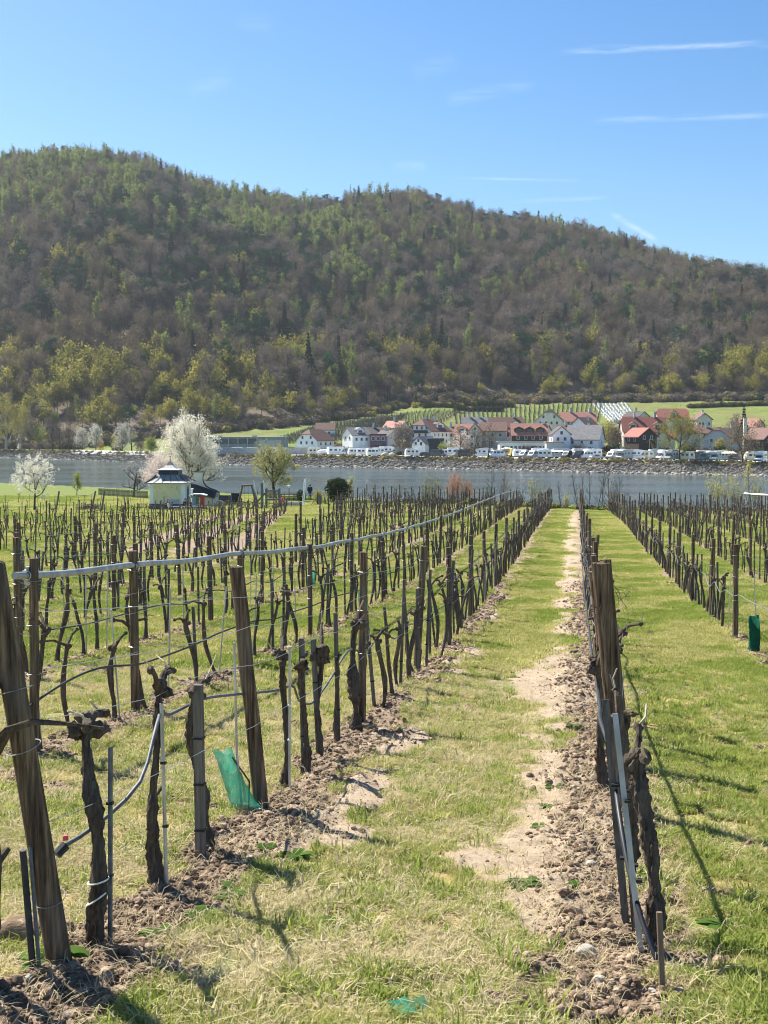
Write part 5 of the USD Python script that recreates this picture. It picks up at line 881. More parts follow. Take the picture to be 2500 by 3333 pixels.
def k_van(nm, body):
    c = klass(nm); P_ = c.GetPath(); m = MB(); m.prism([(-2.6, .35), (2.5, .35), (2.6, .95), (1.9, 1.25), (1.15, 2.25), (.8, 2.5), (-2.5, 2.5), (-2.62, 1.2)], -.98, .98, axis=1); part('body', m, body, P_)
    part('windscreen', MB().box((1.56, 0, 1.76), (.06, 1.6, .95), M=np.array([[.8, 0, -.6], [0, 1, 0], [.6, 0, .8]])), 'window_glass', P_)
    for s in (-1, 1):
        for q, ww in ((-1.7, 1.0), (-.45, 1.0), (.75, .7)): part('window', MB().box((q, s * .985, 1.75), (ww, .03, .6)), 'window_glass', P_)
        part('headlight', MB().box((2.56, s * .7, .85), (.08, .35, .2)), 'galvanised', P_)
    part('bumper', MB().box((2.6, 0, .45), (.12, 1.85, .28)), 'van_dark', P_); wheels(c, (-1.6, 1.7), .86); return c
def k_car(nm, body):
    c = klass(nm); P_ = c.GetPath(); m = MB(); m.prism([(-2.1, .3), (2.1, .3), (2.2, .7), (1.2, .92), (.55, 1.45), (-1.2, 1.5), (-2.0, 1.0), (-2.2, .7)], -.85, .85, axis=1); part('body', m, body, P_)
    for s in (-1, 1): part('side_window', MB().box((-.3, s * .855, 1.18), (1.5, .03, .36)), 'window_glass', P_)
    part('windscreen', MB().box((.9, 0, 1.2), (.05, 1.4, .66), M=np.array([[.62, 0, -.78], [0, 1, 0], [.78, 0, .62]])), 'window_glass', P_); part('rear_window', MB().box((-1.62, 0, 1.27), (.05, 1.4, .7), M=np.array([[.58, 0, .81], [0, 1, 0], [-.81, 0, .58]])), 'window_glass', P_); wheels(c, (-1.35, 1.35), .78, .31); return c
def k_tent(nm, mat):
    c = klass(nm); P_ = c.GetPath(); mb = MB(); u = np.linspace(0, np.pi, 9); rows = [(-1.6, .1), (-1.2, .75), (-.3, 1.15), (.5, 1.1), (1.2, .7), (1.6, .1)]; V_ = np.array([[q, 1.15 * math.cos(t) * (.4 + .6 * h), h * 1.15 * math.sin(t)] for q, h in rows for t in u]); F_ = [[i * 9 + j, i * 9 + j + 1, i * 9 + 10 + j, i * 9 + 9 + j] for i in range(5) for j in range(8)]
    part('shell', (V_, np.array(F_)), mat, P_, True); part('doorway', MB().box((-1.0, -.82, .4), (.5, .1, .6), rz=.4), 'van_dark', P_); return c
KL = {'caravan': k_caravan('caravan_pattern'), 'caravan_cream': k_caravan('cream_caravan_pattern', 'plaster_cream'), 'motorhome': k_motorhome('motorhome_pattern'), 'silver_motorhome': k_motorhome('silver_motorhome_pattern', 'plaster_grey'), 'white_van': k_van('white_van_pattern', 'caravan_white'), 'dark_van': k_van('dark_van_pattern', 'van_dark'), 'silver_van': k_van('silver_van_pattern', 'van_silver'), 'teal_van': k_van('teal_van_pattern', 'van_teal'), 'dark_car': k_car('dark_car_pattern', 'van_dark'), 'silver_car': k_car('silver_car_pattern', 'van_silver'), 'tent': k_tent('tent_pattern', 'tent_olive'), 'grey_tent': k_tent('grey_tent_pattern', 'tent_grey')}
ORD = 'first second third fourth fifth sixth seventh eighth ninth tenth eleventh twelfth thirteenth fourteenth fifteenth sixteenth seventeenth eighteenth nineteenth twentieth'.split()
KW = {'caravan': ('caravan', 'white caravan'), 'caravan_cream': ('caravan', 'cream-coloured caravan'), 'motorhome': ('motorhome', 'white overcab motorhome'), 'silver_motorhome': ('motorhome', 'greyish motorhome'), 'white_van': ('camper_van', 'white panel-van camper'), 'dark_van': ('camper_van', 'black camper van'), 'silver_van': ('camper_van', 'silver-grey camper van'), 'teal_van': ('camper_van', 'teal-fronted camper van'), 'dark_car': ('parked_car', 'dark parked car'), 'silver_car': ('parked_car', 'silver parked car'), 'tent': ('tent', 'olive dome tent'), 'grey_tent': ('tent', 'large grey tent')}
# (photo x, metres behind the waterline, kind, heading in degrees)
CAMP = [(772, 20, 'caravan', 5), (820, 20, 'caravan', 2), (893, 22, 'caravan_cream', 0), (1024, 21, 'caravan_cream', 4), (1095, 20, 'motorhome', 20), (1130, 34, 'silver_van', 5), (1156, 19, 'caravan', 8), (1182, 19, 'caravan', 3), (1218, 18, 'white_van', 12), (1232, 36, 'caravan', 0), (1262, 40, 'motorhome', 0), (1254, 17, 'tent', 30), (1276, 17, 'tent', -20), (1342, 18, 'caravan', 6), (1385, 21, 'dark_car', 4), (1425, 18, 'dark_van', -40), (1449, 22, 'white_van', 175), (1482, 18, 'grey_tent', 10), (1486, 24, 'motorhome', 0), (1510, 18, 'dark_van', 20), (1572, 18, 'motorhome', 165), (1614, 16, 'white_van', 200), (1660, 38, 'caravan', 0), (1676, 36, 'silver_car', 30), (1694, 25, 'caravan', 4), (1712, 16, 'silver_van', 215), (1738, 15, 'silver_van', 225), (1770, 18, 'caravan', 4), (1762, 30, 'motorhome', 0), (1797, 20, 'caravan_cream', 10), (1815, 28, 'caravan', 4), (1832, 22, 'silver_motorhome', 5), (1850, 15, 'dark_van', 222), (1874, 16, 'dark_van', 210), (1886, 28, 'silver_motorhome', 190), (1905, 19, 'white_van', 215), (1924, 24, 'motorhome', 200), (1942, 17, 'silver_car', 20),
        (1995, 15, 'silver_van', 222), (2014, 24, 'motorhome', 190), (2033, 14, 'silver_motorhome', 220), (2064, 18, 'motorhome', 20), (2078, 31, 'caravan', 5), (2100, 24, 'caravan_cream', 10), (2120, 33, 'silver_car', 0), (2145, 32, 'silver_motorhome', 5), (2168, 20, 'motorhome', 205), (2190, 14, 'silver_motorhome', 222), (2231, 16, 'caravan_cream', 8), (2246, 30, 'dark_van', 0), (2262, 28, 'dark_van', 200), (2296, 13, 'teal_van', 225), (2312, 34, 'silver_car', 10), (2324, 26, 'caravan', 4), (2338, 14, 'motorhome', 222), (2378, 30, 'silver_car', 180), (2396, 18, 'dark_van', 235), (2430, 34, 'silver_car', 0), (2452, 22, 'caravan_cream', 5), (2475, 11, 'motorhome', 240), (2350, 36, 'dark_car', 0), (2200, 38, 'silver_car', 0), (2290, 40, 'caravan', 0)]
cnt = {}; tot = {}
for q in CAMP: tot[q[2]] = tot.get(q[2], 0) + 1
for xs, dy, k, hd in CAMP:
    c = cs(xs); Y = float(shore(np.array(c))) + dy; i = cnt.get(k, 0); cnt[k] = i + 1; nm, lb = KW[k]
    lab = lb + (' on the far bank camp site' if tot[k] == 1 else f', {ORD[i] if i < 20 else "last"} of its kind from the left on the far bank')
    copy(KL[k], nm, lab, nm.replace('_', ' '), (c * Y, Y, 3.53), math.radians(hd), 'vehicles and tents of the riverside camp site')
x = thing('awning', 'cream awning stretched beside a motorhome near the right end of the camp', 'awning', far_pt(2372, float(shore(np.array(cs(2372)))) + 14)); part('canopy', MB().box((0, 0, 2.5), (4.2, 2.4, .06), M=np.array([[1, 0, 0], [0, .97, -.2], [0, .2, .97]])), 'cloth_cream', x); [part('pole', MB().tube([(s, -1.1, 0), (s, -1.1, 2.3)], .03, 5), 'galvanised', x) for s in (-2, 2)]
x = thing('awning', 'white awning hanging over a camper beside the grey roofed house', 'awning', far_pt(1815, float(shore(np.array(cs(1815)))) + 16)); part('canopy', MB().box((0, 0, 2.4), (3.6, 2.2, .06), M=np.array([[1, 0, 0], [0, .97, -.2], [0, .2, .97]])), 'cloth_white', x); [part('pole', MB().tube([(s, -1.0, 0), (s, -1.0, 2.2)], .03, 5), 'galvanised', x) for s in (-1.7, 1.7)]
x = thing('covered_boat', 'boat under a pale tarpaulin beside the fourth caravan', 'boat', far_pt(1055, 432), .2); part('tarpaulin', MB().blob((0, 0, 1.3), 1, 2, .05, np.random.default_rng(3), (2.4, .9, .8)), 'cloth_white', x, True); part('trailer', MB().box((0, 0, .5), (3.6, 1.2, .15)), 'galvanised', x); [part('wheel', MB().tube([(0, s * .7 - .1, .3), (0, s * .7 + .1, .3)], .3, 10), 'rubber', x) for s in (-1, 1)]
x = thing('rock', 'pale slab lying on the riprap below the camp', 'rock', far_pt(1662, 366)); part('slab', MB().box((0, 0, .5), (2.2, 1.4, 1.2), rz=.5), 'pale_stone', x)
# camp and village trees
def big_tree(label, xs, Y, top_y, wood, leaf, nleaf, size, spread_px, seed, trunk=.45, base=None, up=.5, kids=(8, 5, 4), sig=.5, gz=far_pt, name='tree', levels=3, cat='tree', aspect=.55, r=None, wob=.12, lean=0.0):
    p = gz(xs, Y); H = along(xs, Y, top_y)[2] - p[2]; sp = spread_px / 4000 * Y / 2; x = thing(name, label, cat, p); g = np.random.default_rng(seed)
    mb, e, d = limb_tree(seed, H, H * .74, sp, r or H * .018, levels, kids, up, (7, 5, 4, 3), first=trunk, wob=wob, lean=lean, lens=[sp * .98, sp * .58, sp * .36, sp * .25]); part('trunk', mb, wood, x, 60)
    if leaf:
        if sp < 8 and nleaf > 450:                                 # clumps through the whole crown
            k = 60; d = g.normal(size=(k, 3)); d /= np.linalg.norm(d, axis=1, keepdims=True); d *= g.random((k, 1)) ** .4; lo = H * trunk * .8; c = np.stack([d[:, 0] * sp, d[:, 1] * sp, (H + lo) / 2 + (H - lo) / 2 * d[:, 2]], 1); e = np.vstack([e, np.repeat(c, max(1, len(e) // k), 0)])
        part('crown', MB().cards(around(e, nleaf, sig, g), size, g, aspect), leaf, x)
    return x
big_tree('bare greyish birch with fine hanging twigs before the pink roof', 1312, 408, 1376, 'bark_pale', 'twig_mauve', 3800, .42, 66, 1101, .2, up=.6, sig=.55, name='birch_tree')
for i, (xs, ty, lb) in enumerate(((1496, 1386, 'left bare tree before the house with solar panels'), (1543, 1384, 'middle bare tree of three before the beige houses'), (1590, 1378, 'right bare tree of three before the tall beige house'))): big_tree(lb, xs, float(shore(np.array(cs(xs)))) + 13, ty, 'bark_dark', 'twig_brown', 700, .35, 66, 1110 + i, .3, sig=.4, name='bare_tree')
big_tree('small pruned tree before the restaurant', 1650, float(shore(np.array(cs(1650)))) + 11, 1462, 'bark_dark', 'twig_brown', 200, .3, 30, 1120, .6, levels=2, sig=.3, name='bare_tree')
big_tree('tallest camp tree with spreading crown just coming into leaf', 2214, float(shore(np.array(cs(2214)))) + 9, 1352, 'bark_dark', 'leaf_spring', 5200, .36, 135, 1121, .22, up=.45, sig=.55, kids=(10, 6, 4))
big_tree('bare camp tree right of the tallest one, with ochre buds', 2420, float(shore(np.array(cs(2420)))) + 9, 1390, 'bark_dark', 'twig_brown', 2600, .36, 110, 1122, .2, up=.5, sig=.5, kids=(9, 5, 4), name='bare_tree')
for i, (xs, Y, ty, sp, lf, n, lb) in enumerate(((1985, 455, 1368, 60, 'leaf_spring', 1900, 'budding tree right of the big grey roofed house'), (2005, 438, 1392, 50, 'twig_brown', 1500, 'brownish tree in the gap between grey and red roofs'), (1965, 470, 1376, 40, 'leaf_spring', 1200, 'slim greenish tree behind the grey roofed house'), (2390, 440, 1352, 70, 'twig_mauve', 2200, 'mauve bare tree behind the ivy house'), (2345, 395, 1425, 40, 'leaf_spring', 900, 'greenish bush tree before the ivy house'), (2470, 430, 1360, 60, 'twig_brown', 1500, 'bare tree behind the timber gable at the far right'), (1500, 440, 1412, 60, 'blossom_pink', 1500, 'pinkish blossoming shrub below the solar roof house'), (1442, 425, 1440, 18, 'leaf_willow', 500, 'small weeping willow by the carport'), (1885, 418, 1450, 40, 'twig_mauve', 700, 'reddish bush before the big grey roof'), (1480, 480, 1385, 40, 'leaf_hedge', 1200, 'dark ivy-clad tree behind the guesthouse roof'), (1240, 600, 1350, 30, 'twig_mauve', 500, 'small bare tree in the far vineyard'), (1490, 640, 1320, 30, 'leaf_hedge', 900, 'dark round bush on the terrace'))): big_tree(lb, xs, Y, ty, 'bark_dark', lf, n, .5, sp, 1130 + i, .2, sig=.6, up=.55, levels=2, kids=(9, 6))
x = thing('spruce_tree', 'dark ragged spruce rising above the right end of the village', 'tree', far_pt(2421, 420)); cf = conifer(1150, along(2421, 420, 1322)[2] - 4, 'leaf_spruce', .25, .17, 1500, .02, size=.75); part('trunk', cf[0][0], 'bark_dark', x); part('crown', cf[1][0], 'leaf_spruce', x)
x = thing('chimney_tower', 'slim white chimney stack beside the dark spruce', 'chimney', far_pt(2425, 415)); part('stack', MB().box((0, 0, 6), (1.0, 1.0, 12)), 'plaster_cream', x); part('cap', MB().box((0, 0, 12.15), (1.2, 1.2, .3)), 'concrete', x)
for i, (xs, hgt) in enumerate(((1350, 4), (1440, 4), (2115, 6), (2385, 6))): x = thing('lamp_post', f'{ORD[i]} slim lamp post from the left along the camp road', 'lamp post', far_pt(xs, float(shore(np.array(cs(xs)))) + 30)); part('pole', MB().tube([(0, 0, 0), (0, 0, hgt)], .06, 6), 'galvanised', x); part('head', MB().box((.25, 0, hgt), (.7, .25, .12)), 'galvanised', x)
# left stretch of the far bank
LB = [(20, 1300, 130, 'bark_pale', 'leaf_spring', 3000, 'tall pale-green poplar at the left picture edge', 'poplar_tree', .8), (62, 1308, 70, 'bark_pale', 'leaf_spring', 2200, 'second pale-green poplar from the left edge', 'poplar_tree', .8), (95, 1345, 50, 'bark_grey', 'twig_brown', 900, 'bare tree right of the poplars', 'bare_tree', .7), (128, 1375, 42, 'bark_grey', 'leaf_willow', 900, 'young yellow-green tree among bare trunks on the far bank', 'young_tree', .6), (170, 1362, 40, 'bark_dark', 'twig_mauve', 700, 'first of two slim bare trees left of the white blossom group', 'bare_tree', .7), (195, 1368, 40, 'bark_dark', 'twig_mauve', 700, 'second of two slim bare trees left of the white blossom group', 'bare_tree', .7), (225, 1372, 40, 'bark_dark', 'twig_mauve', 600, 'bare tree just left of the white blossom group', 'bare_tree', .7)]
for i, (xs, ty, sp, wd, lf, n, lb, nm, up) in enumerate(LB): big_tree(lb, xs, float(shore(np.array(cs(xs)))) + 16 + 5 * (i % 2), ty, wd, lf, n, .55, sp, 1160 + i, .18, sig=.7, up=up, levels=2, kids=(11, 6), name=nm)
for i, (xs, ty, sp, n, lb) in enumerate(((266, 1394, 46, 2600, 'left white blossoming tree on the far bank'), (310, 1380, 44, 2400, 'middle white blossoming tree on the far bank, tallest of three'), (398, 1376, 58, 2600, 'right white blossoming tree on the far bank'), (428, 1352, 34, 700, 'white blossoming tree higher up behind the far bank'))): big_tree(lb, xs, float(shore(np.array(cs(xs)))) + (18 if i < 3 else 60), ty, 'bark_dark', 'blossom_far', n, .42, sp, 1180 + i, .12, sig=.5, up=.6, levels=2, kids=(10, 6), name='blossom_tree')
big_tree('rounded bright yellow-green willow bush left of the big white cherry', 492, 484, 1424, 'bark_dark', 'leaf_willow', 2600, .4, 44, 1190, .08, sig=.45, up=.7, levels=2, kids=(11, 6), name='willow_bush'); big_tree('vivid yellow forsythia bush on the far bank', 326, 514, 1431, 'bark_dark', 'forsythia', 900, .35, 26, 1191, .1, sig=.35, up=.6, levels=2, kids=(8, 5), name='forsythia_bush', cat='bush')
big_tree('small white flowering shrub at the left of the far bank', 62, 556, 1444, 'bark_dark', 'blossom_white', 500, .35, 10, 1192, .1, sig=.3, up=.8, levels=2, kids=(7, 4), name='white_shrub', cat='bush'); big_tree('yellowish bush behind the stone quay', 375, 508, 1420, 'bark_dark', 'leaf_spring', 900, .4, 30, 1193, .1, sig=.5, up=.7, levels=2, kids=(8, 5), name='bush', cat='bush'); big_tree('brown bare bush at the end of the stone quay', 455, 490, 1432, 'bark_dark', 'twig_brown', 900, .4, 40, 1194, .1, sig=.5, up=.7, levels=2, kids=(8, 5), name='bush', cat='bush')
x = thing('spruce_tree', 'dark little conifer between the white blossom trees', 'tree', far_pt(380, 515)); cf = conifer(1151, 9, 'leaf_spruce', .05, .25, 900, .02, size=.7); part('trunk', cf[0][0], 'bark_dark', x); part('crown', cf[1][0], 'leaf_spruce', x)
x = thing('quay', 'sloping pale stone quay on the far bank left of the big cherry', 'quay'); m = MB(); nn = 14
for i in range(nn):
    for k in range(2):
        xa, xb = 235 + 255 * i / nn, 235 + 255 * (i + .97) / nn; ya, yb = float(shore(np.array(cs(xa)))), float(shore(np.array(cs(xb)))); d0, d1 = (5.2, 9.0) if k == 0 else (9.1, 13.5); z0, z1 = (2.7, 3.62) if k == 0 else (3.62, 3.9)
        v = np.array([[cs(xa) * (ya + d0), ya + d0, z0], [cs(xb) * (yb + d0), yb + d0, z0], [cs(xb) * (yb + d1), yb + d1, z1], [cs(xa) * (ya + d1), ya + d1, z1]]); part('slab', (np.vstack([v + [0, 0, .12], v - [0, 0, .4]]), np.array([[0, 1, 2, 3], [7, 6, 5, 4], [0, 4, 5, 1], [1, 5, 6, 2], [2, 6, 7, 3], [3, 7, 4, 0]])), 'concrete' if k == 0 else 'gravel', x)
x = thing('river_sign', 'small white navigation sign on the far bank', 'sign', far_pt(402, 503)); part('pole', MB().tube([(0, 0, 0), (0, 0, 2.6)], .06, 6), 'galvanised', x); part('board', MB().box((0, -.05, 2.7), (1.6, .06, .8)), 'plaster_white', x)
# ------------------------------------------------------------------ the near river bank: pavilion, playground, trees, people
x = thing('pavilion', 'small pale yellow pavilion with white corners and a curved metal roof', 'pavilion', on_ground(541, 123), math.radians(-2)); h = 1.75; D_ = 3.4
part('plinth', MB().box((0, h, .12), (3.62, D_ + .12, .9)), 'dark_panel', x)
w = MB(); w.box((0, h, 1.6), (3.5, D_, 2.1)); part('wall', w, 'plaster_white', x)
def rrect(w_, h_, r): a = [(sx_ * (w_ / 2 - r) + r * math.cos(t), sz_ * (h_ / 2 - r) + r * math.sin(t)) for sx_, sz_, t0 in ((1, 1, 0), (-1, 1, 1.5708), (-1, -1, 3.1416), (1, -1, 4.7124)) for t in np.linspace(t0, t0 + 1.5708, 6)]; return a
m = MB().prism([(a, b + 1.52) for a, b in rrect(2.82, 1.86, .12)], h - D_ / 2 - .018, h - D_ / 2 + .05, axis=1); part('yellow_panel', m, 'plaster_yellow', x)
m = MB().prism([(a + h, b + 1.52) for a, b in rrect(2.5, 1.86, .12)], 1.70, 1.768, axis=0); part('yellow_panel', m, 'plaster_cream', x)
m = MB().prism([(h - .45, .55), (h + .45, .55), (h + .45, 1.9), (h + .3, 2.2), (h, 2.34), (h - .3, 2.2), (h - .45, 1.9)], 1.74, 1.80, axis=0); part('door', m, 'timber_brown', x)
part('worn_plaster', MB().box((.62, h - D_ / 2 - .02, .82), (1.25, .02, .42)).box((.95, h - D_ / 2 - .02, 2.18), (.1, .02, .3)).box((1.08, h - D_ / 2 - .02, 2.1), (.08, .02, .22)).box((.5, h - D_ / 2 - .02, 2.2), (.2, .02, .08)), 'plaster_grey', x)
def loft(levels, mat, name, ridge=True):
    v = np.array([[sx_ * hw, h + sy_ * hw, z] for hw, z in levels for sx_, sy_ in ((-1, -1), (1, -1), (1, 1), (-1, 1))]); f = [[4 * i + j, 4 * i + (j + 1) % 4, 4 * i + 4 + (j + 1) % 4, 4 * i + 4 + j] for i in range(len(levels) - 1) for j in range(4)]; return part(name, (v, np.array(f)), mat, x)
lo = [(2.05, 2.58), (2.2, 2.62), (2.2, 2.68), (1.82, 2.88), (1.48, 3.14), (1.22, 3.42), (1.0, 3.5)]; r1 = loft(lo, 'sheet_metal', 'lower_roof'); loft([(1.04, 3.3), (1.0, 3.93)], 'sheet_dark', 'lantern'); r2 = loft([(.9, 3.88), (1.16, 3.9), (1.16, 3.95), (.72, 4.12), (.36, 4.4), (.06, 4.8), (.0, 4.82)], 'sheet_metal', 'upper_roof')
for s in (-.62, -.2, .25, .68, 1.0, -1.0): part('seam', MB().tube([(s * 2.0, h - 2.21, 2.7), (s * 1.65, h - 1.84, 2.9), (s * 1.35, h - 1.5, 3.16), (s * 1.1, h - 1.24, 3.44)], .022, 4), 'sheet_dark', r1)
for s in (-.9, -.45, 0, .45, .9): part('seam', MB().tube([(2.21, h + s * 2.0, 2.7), (1.84, h + s * 1.65, 2.9), (1.5, h + s * 1.35, 3.16), (1.24, h + s * 1.1, 3.44)], .022, 4), 'sheet_dark', r1)
for sx_, sy_ in ((-1, -1), (1, -1), (1, 1), (-1, 1)): part('ridge_cap', MB().tube([(sx_ * hw, h + sy_ * hw, z + .02) for hw, z in lo[2:6]], .035, 5), 'sheet_dark', r1)
part('finial', MB().tube([(0, h, 4.75), (0, h, 5.0), (0, h, 5.25)], [.05, .03, .04], 8).blob((0, h, 5.28), .075, 1, 0).blob((0, h, 5.02), .06, 1, 0), 'sheet_dark', x)
# neighbouring building with the swept parapet
x = thing('riverside_hut', 'low hut with slatted roof and a swept chimney-like parapet beside the pavilion', 'hut', on_ground(618, 128.5)); P_ = [(.15, -.3), (.15, 2.6), (.10, 3.2), (.02, 3.5), (1.18, 3.5), (1.05, 3.15), (1.02, 2.7), (1.12, 2.3), (1.38, 1.98), (1.8, 1.72), (2.35, 1.55), (2.75, 1.3), (2.82, 1.0), (2.7, .8), (2.7, -.3)]
part('parapet', MB().prism(P_, 1.6, 1.9, axis=1), 'plaster_cream', x); part('coping', MB().tube([(a, 1.75, b + .04) for a, b in P_[4:14]], .10, 6), 'sheet_dark', x); part('top_slab', MB().box((.6, 1.75, 3.54), (1.3, .6, .08)), 'sheet_dark', x); part('wall', MB().box((1.3, .9, .35), (2.7, 1.4, 1.1)), 'plaster_cream', x); part('side_wall', MB().box((.12, .6, .9), (.3, 1.9, 1.9)), 'plaster_white', x); part('small_window', MB().box((.1, -.36, 1.05), (.26, .04, .36)), 'window_glass', x)
a0, a1, b0, b1 = np.array([-.25, 1.55, 2.35]), np.array([2.55, 1.55, 1.42]), np.array([-.1, -.35, 1.55]), np.array([2.5, -.1, .85]); part('roof', (np.vstack([[a0, a1, b1, b0], np.array([a0, a1, b1, b0]) - [0, 0, .1]]), np.array([[0, 3, 2, 1], [4, 5, 6, 7], [0, 1, 5, 4], [1, 2, 6, 5], [2, 3, 7, 6], [3, 0, 4, 7]])), 'timber_grey', x)
for i in range(15): t = (i + .5) / 15; part('slat', MB().bar(a0 * (1 - t) + b0 * t + [0, 0, .05], a1 * (1 - t) + b1 * t + [0, 0, .05], .045, .05), 'sheet_dark', x)
x = thing('play_house', 'small play house with blue, green and red panels and a white curved roof', 'play house', on_ground(643, 119)); part('blue_panel', MB().box((-.42, 0, .8), (.34, .06, 1.5)), 'paint_blue', x); part('green_panel', MB().box((-.12, .02, .8), (.24, .06, 1.5)), 'paint_green', x); part('red_panel', MB().box((.40, 0, .8), (.42, .06, 1.5)), 'paint_red', x); part('counter', MB().box((.1, -.15, .75), (.55, .3, .05)), 'timber_pale', x); part('frame', MB().box((.08, .04, .4), (.2, .05, .7)), 'timber_brown', x)
t = np.linspace(-1, 1, 9); part('roof', MB().prism([(a * .85, 1.62 + .12 * (1 - a * a)) for a in t] + [(a * .85, 1.68 + .14 * (1 - a * a)) for a in t[::-1]], -.5, .6, axis=1), 'plaster_white', x)
# timber swing, slide tower and the rest of the playground
def pole_thing(name, label, cat, loc, bars, mat, r=.06, rz=0.0, pname='beam', sides=8):
    x = thing(name, label, cat, loc, rz); [part(pname, MB().tube([a, b], r, sides), mat, x) for a, b in bars]; return x
q = on_ground(803, 126); x = pole_thing('swing_frame', 'log A-frame swing with crossed legs', 'swing', q, [((-1.0, -.7, 0), (-.45, 0, 2.3)), ((-1.0, .7, 0), (-.45, 0, 2.3)), ((1.05, -.7, 0), (.45, 0, 2.3)), ((1.05, .7, 0), (.45, 0, 2.3)), ((-.6, 0, 2.25), (.6, 0, 2.32)), ((-.85, -.5, .7), (-.85, .5, .7)), ((.85, -.5, .7), (.85, .5, .7))], 'timber_brown', .085); part('seat', MB().box((-.1, 0, .5), (.45, .2, .06)), 'rubber', x); [part('rope', MB().tube([(s, 0, .5), (s, 0, 2.25)], .012, 4), 'hose_dark', x) for s in (-.3, .1)]
q = on_ground(887, 106); x = thing('slide_tower', 'wooden slide tower with railing, ladder and green wavy slide', 'slide', q); T = .56
for sx_ in (-T, T):
    for sy_ in (-.5, .5): part('post', MB().bar((sx_, sy_, -.2), (sx_, sy_, 2.15), .11), 'timber_grey', x)
part('platform', MB().box((0, 0, 1.22), (1.2, 1.1, .09)), 'timber_grey', x)
for sy_ in (-.5, .5): part('handrail', MB().bar((-T, sy_, 1.95), (T, sy_, 1.95), .06, .08), 'timber_grey', x); [part('baluster', MB().bar((a, sy_, 1.26), (a, sy_, 1.93), .035), 'timber_grey', x) for a in np.linspace(-.42, .42, 7)]
for s in (-.3, .3): part('ladder_rail', MB().bar((s, -.9, -.1), (s * .9, -.56, 1.3), .06), 'timber_grey', x)
for i in range(5): z = .15 + .24 * i; part('rung', MB().tube([(-.3, -.88 + .26 * z, z), (.3, -.88 + .26 * z, z)], .025, 6), 'timber_grey', x)
t = np.linspace(0, 1, 15); cx_ = -.6 - 1.75 * t; cz = 1.35 + .28 * np.exp(-((t - .06) / .08) ** 2) - 1.1 * smoothstep(.05, .95, t) + .05 * np.sin(t * 7); pr = [(-.24, .14), (-.24, -.02), (0, -.06), (.24, -.02), (.24, .14), (.21, .14), (.21, .0), (0, -.03), (-.21, 0), (-.21, .14)]
v = np.array([[a, p_[0], b + p_[1]] for a, b in zip(cx_, cz) for p_ in pr]); k = len(pr); part('slide_chute', (v, np.array([[i * k + j, i * k + (j + 1) % k, (i + 1) * k + (j + 1) % k, (i + 1) * k + j] for i in range(14) for j in range(k)])), 'slide_green', x)
q = on_ground(852, 112); x = thing('tall_post', 'tall dark square post beside the slide', 'post', q); part('shaft', MB().bar((0, 0, -.3), (0, 0, 2.95), .22), 'timber_grey', x)
q = on_ground(852, 133); pole_thing('white_pole', 'white tube post leaning behind the dark square post', 'pole', q + [.4, 0, 0], [((0, 0, 0), (-.25, 0, 2.5))], 'plaster_white', .05); pole_thing('white_pole', 'slanted thin white tube left of the dark square post', 'pole', on_ground(838, 131), [((.1, 0, 0), (-.45, 0, 2.6))], 'plaster_white', .04)
pole_thing('white_pole', 'left one of two bright metal tubes by the standing man', 'pole', on_ground(983, 127), [((0, 0, 0), (.25, 0, 2.9))], 'plaster_white', .045); pole_thing('white_pole', 'right one of two bright metal tubes by the standing man', 'pole', on_ground(987, 126), [((0, 0, 0), (.28, 0, 3.0))], 'plaster_white', .045)
q = on_ground(942, 109); x = pole_thing('climbing_rail', 'low yellowish balance beam on thin posts right of the slide tower', 'balance beam', q, [((-.9, 0, .42), (.95, 0, .32))], 'timber_pale', .06); [part('post', MB().bar((a, 0, -.2), (a, 0, b), .07), 'timber_grey', x) for a, b in ((-.85, .42), (.15, 1.0), (.5, .38), (.9, 1.0), (-.25, 1.1))]
q = on_ground(944, 130); x = thing('sandbox', 'raised sandbox of pale boards', 'sandbox', q); [part('board', MB().box(c, sz_), 'timber_pale', x) for c, sz_ in (((0, -.7, .18), (2.3, .06, .36)), ((0, .7, .18), (2.3, .06, .36)), ((-1.12, 0, .18), (.06, 1.34, .36)), ((1.12, 0, .18), (.06, 1.34, .36)))]; part('sand', MB().box((0, 0, .12), (2.16, 1.32, .24)), 'sand', x)
x = thing('toy', 'red plastic toy in the sandbox', 'toy', q + [-.85, -.1, .24]); part('body', MB().box((0, 0, .18), (.35, .3, .36)).blob((0, 0, .45), .14, 1, 0), 'paint_red', x)
def picnic(label, loc, rz, mat, L=2.0):
    x = thing('picnic_table', label, 'picnic table', loc, rz); [part('table_board', MB().box((0, (i - 2) * .16, .74), (L, .14, .05)), mat, x) for i in range(5)]
    for s in (-1, 1): [part('bench_board', MB().box((0, s * (.72 + .15 * i), .44), (L, .13, .05)), mat, x) for i in range(2)]
    for a in (-L * .36, L * .36):
        for s in (-1, 1): part('leg', MB().bar((a, s * .65, 0), (a, s * .2, .72), .08), mat, x)
        part('cross_bar', MB().bar((a, -.85, .40), (a, .85, .40), .07), mat, x)
    return x
picnic('dark picnic table under the budding tree by the river', on_ground(935, 139), .05, 'timber_dark', 2.0); picnic('grey picnic table with benches before the pavilion', on_ground(585, 114.5), -.1, 'timber_grey', 2.0); picnic('small picnic table right of the pavilion table', on_ground(634, 115), .15, 'timber_grey', 1.3)
x = thing('bench', 'simple wooden bench on the lawn left of the pavilion', 'bench', on_ground(461, 125), .2); part('seat', MB().box((0, 0, .45), (1.1, .4, .08)), 'timber_brown', x); [part('leg', MB().box((s, 0, .2), (.12, .34, .42)), 'timber_brown', x) for s in (-.35, .35)]
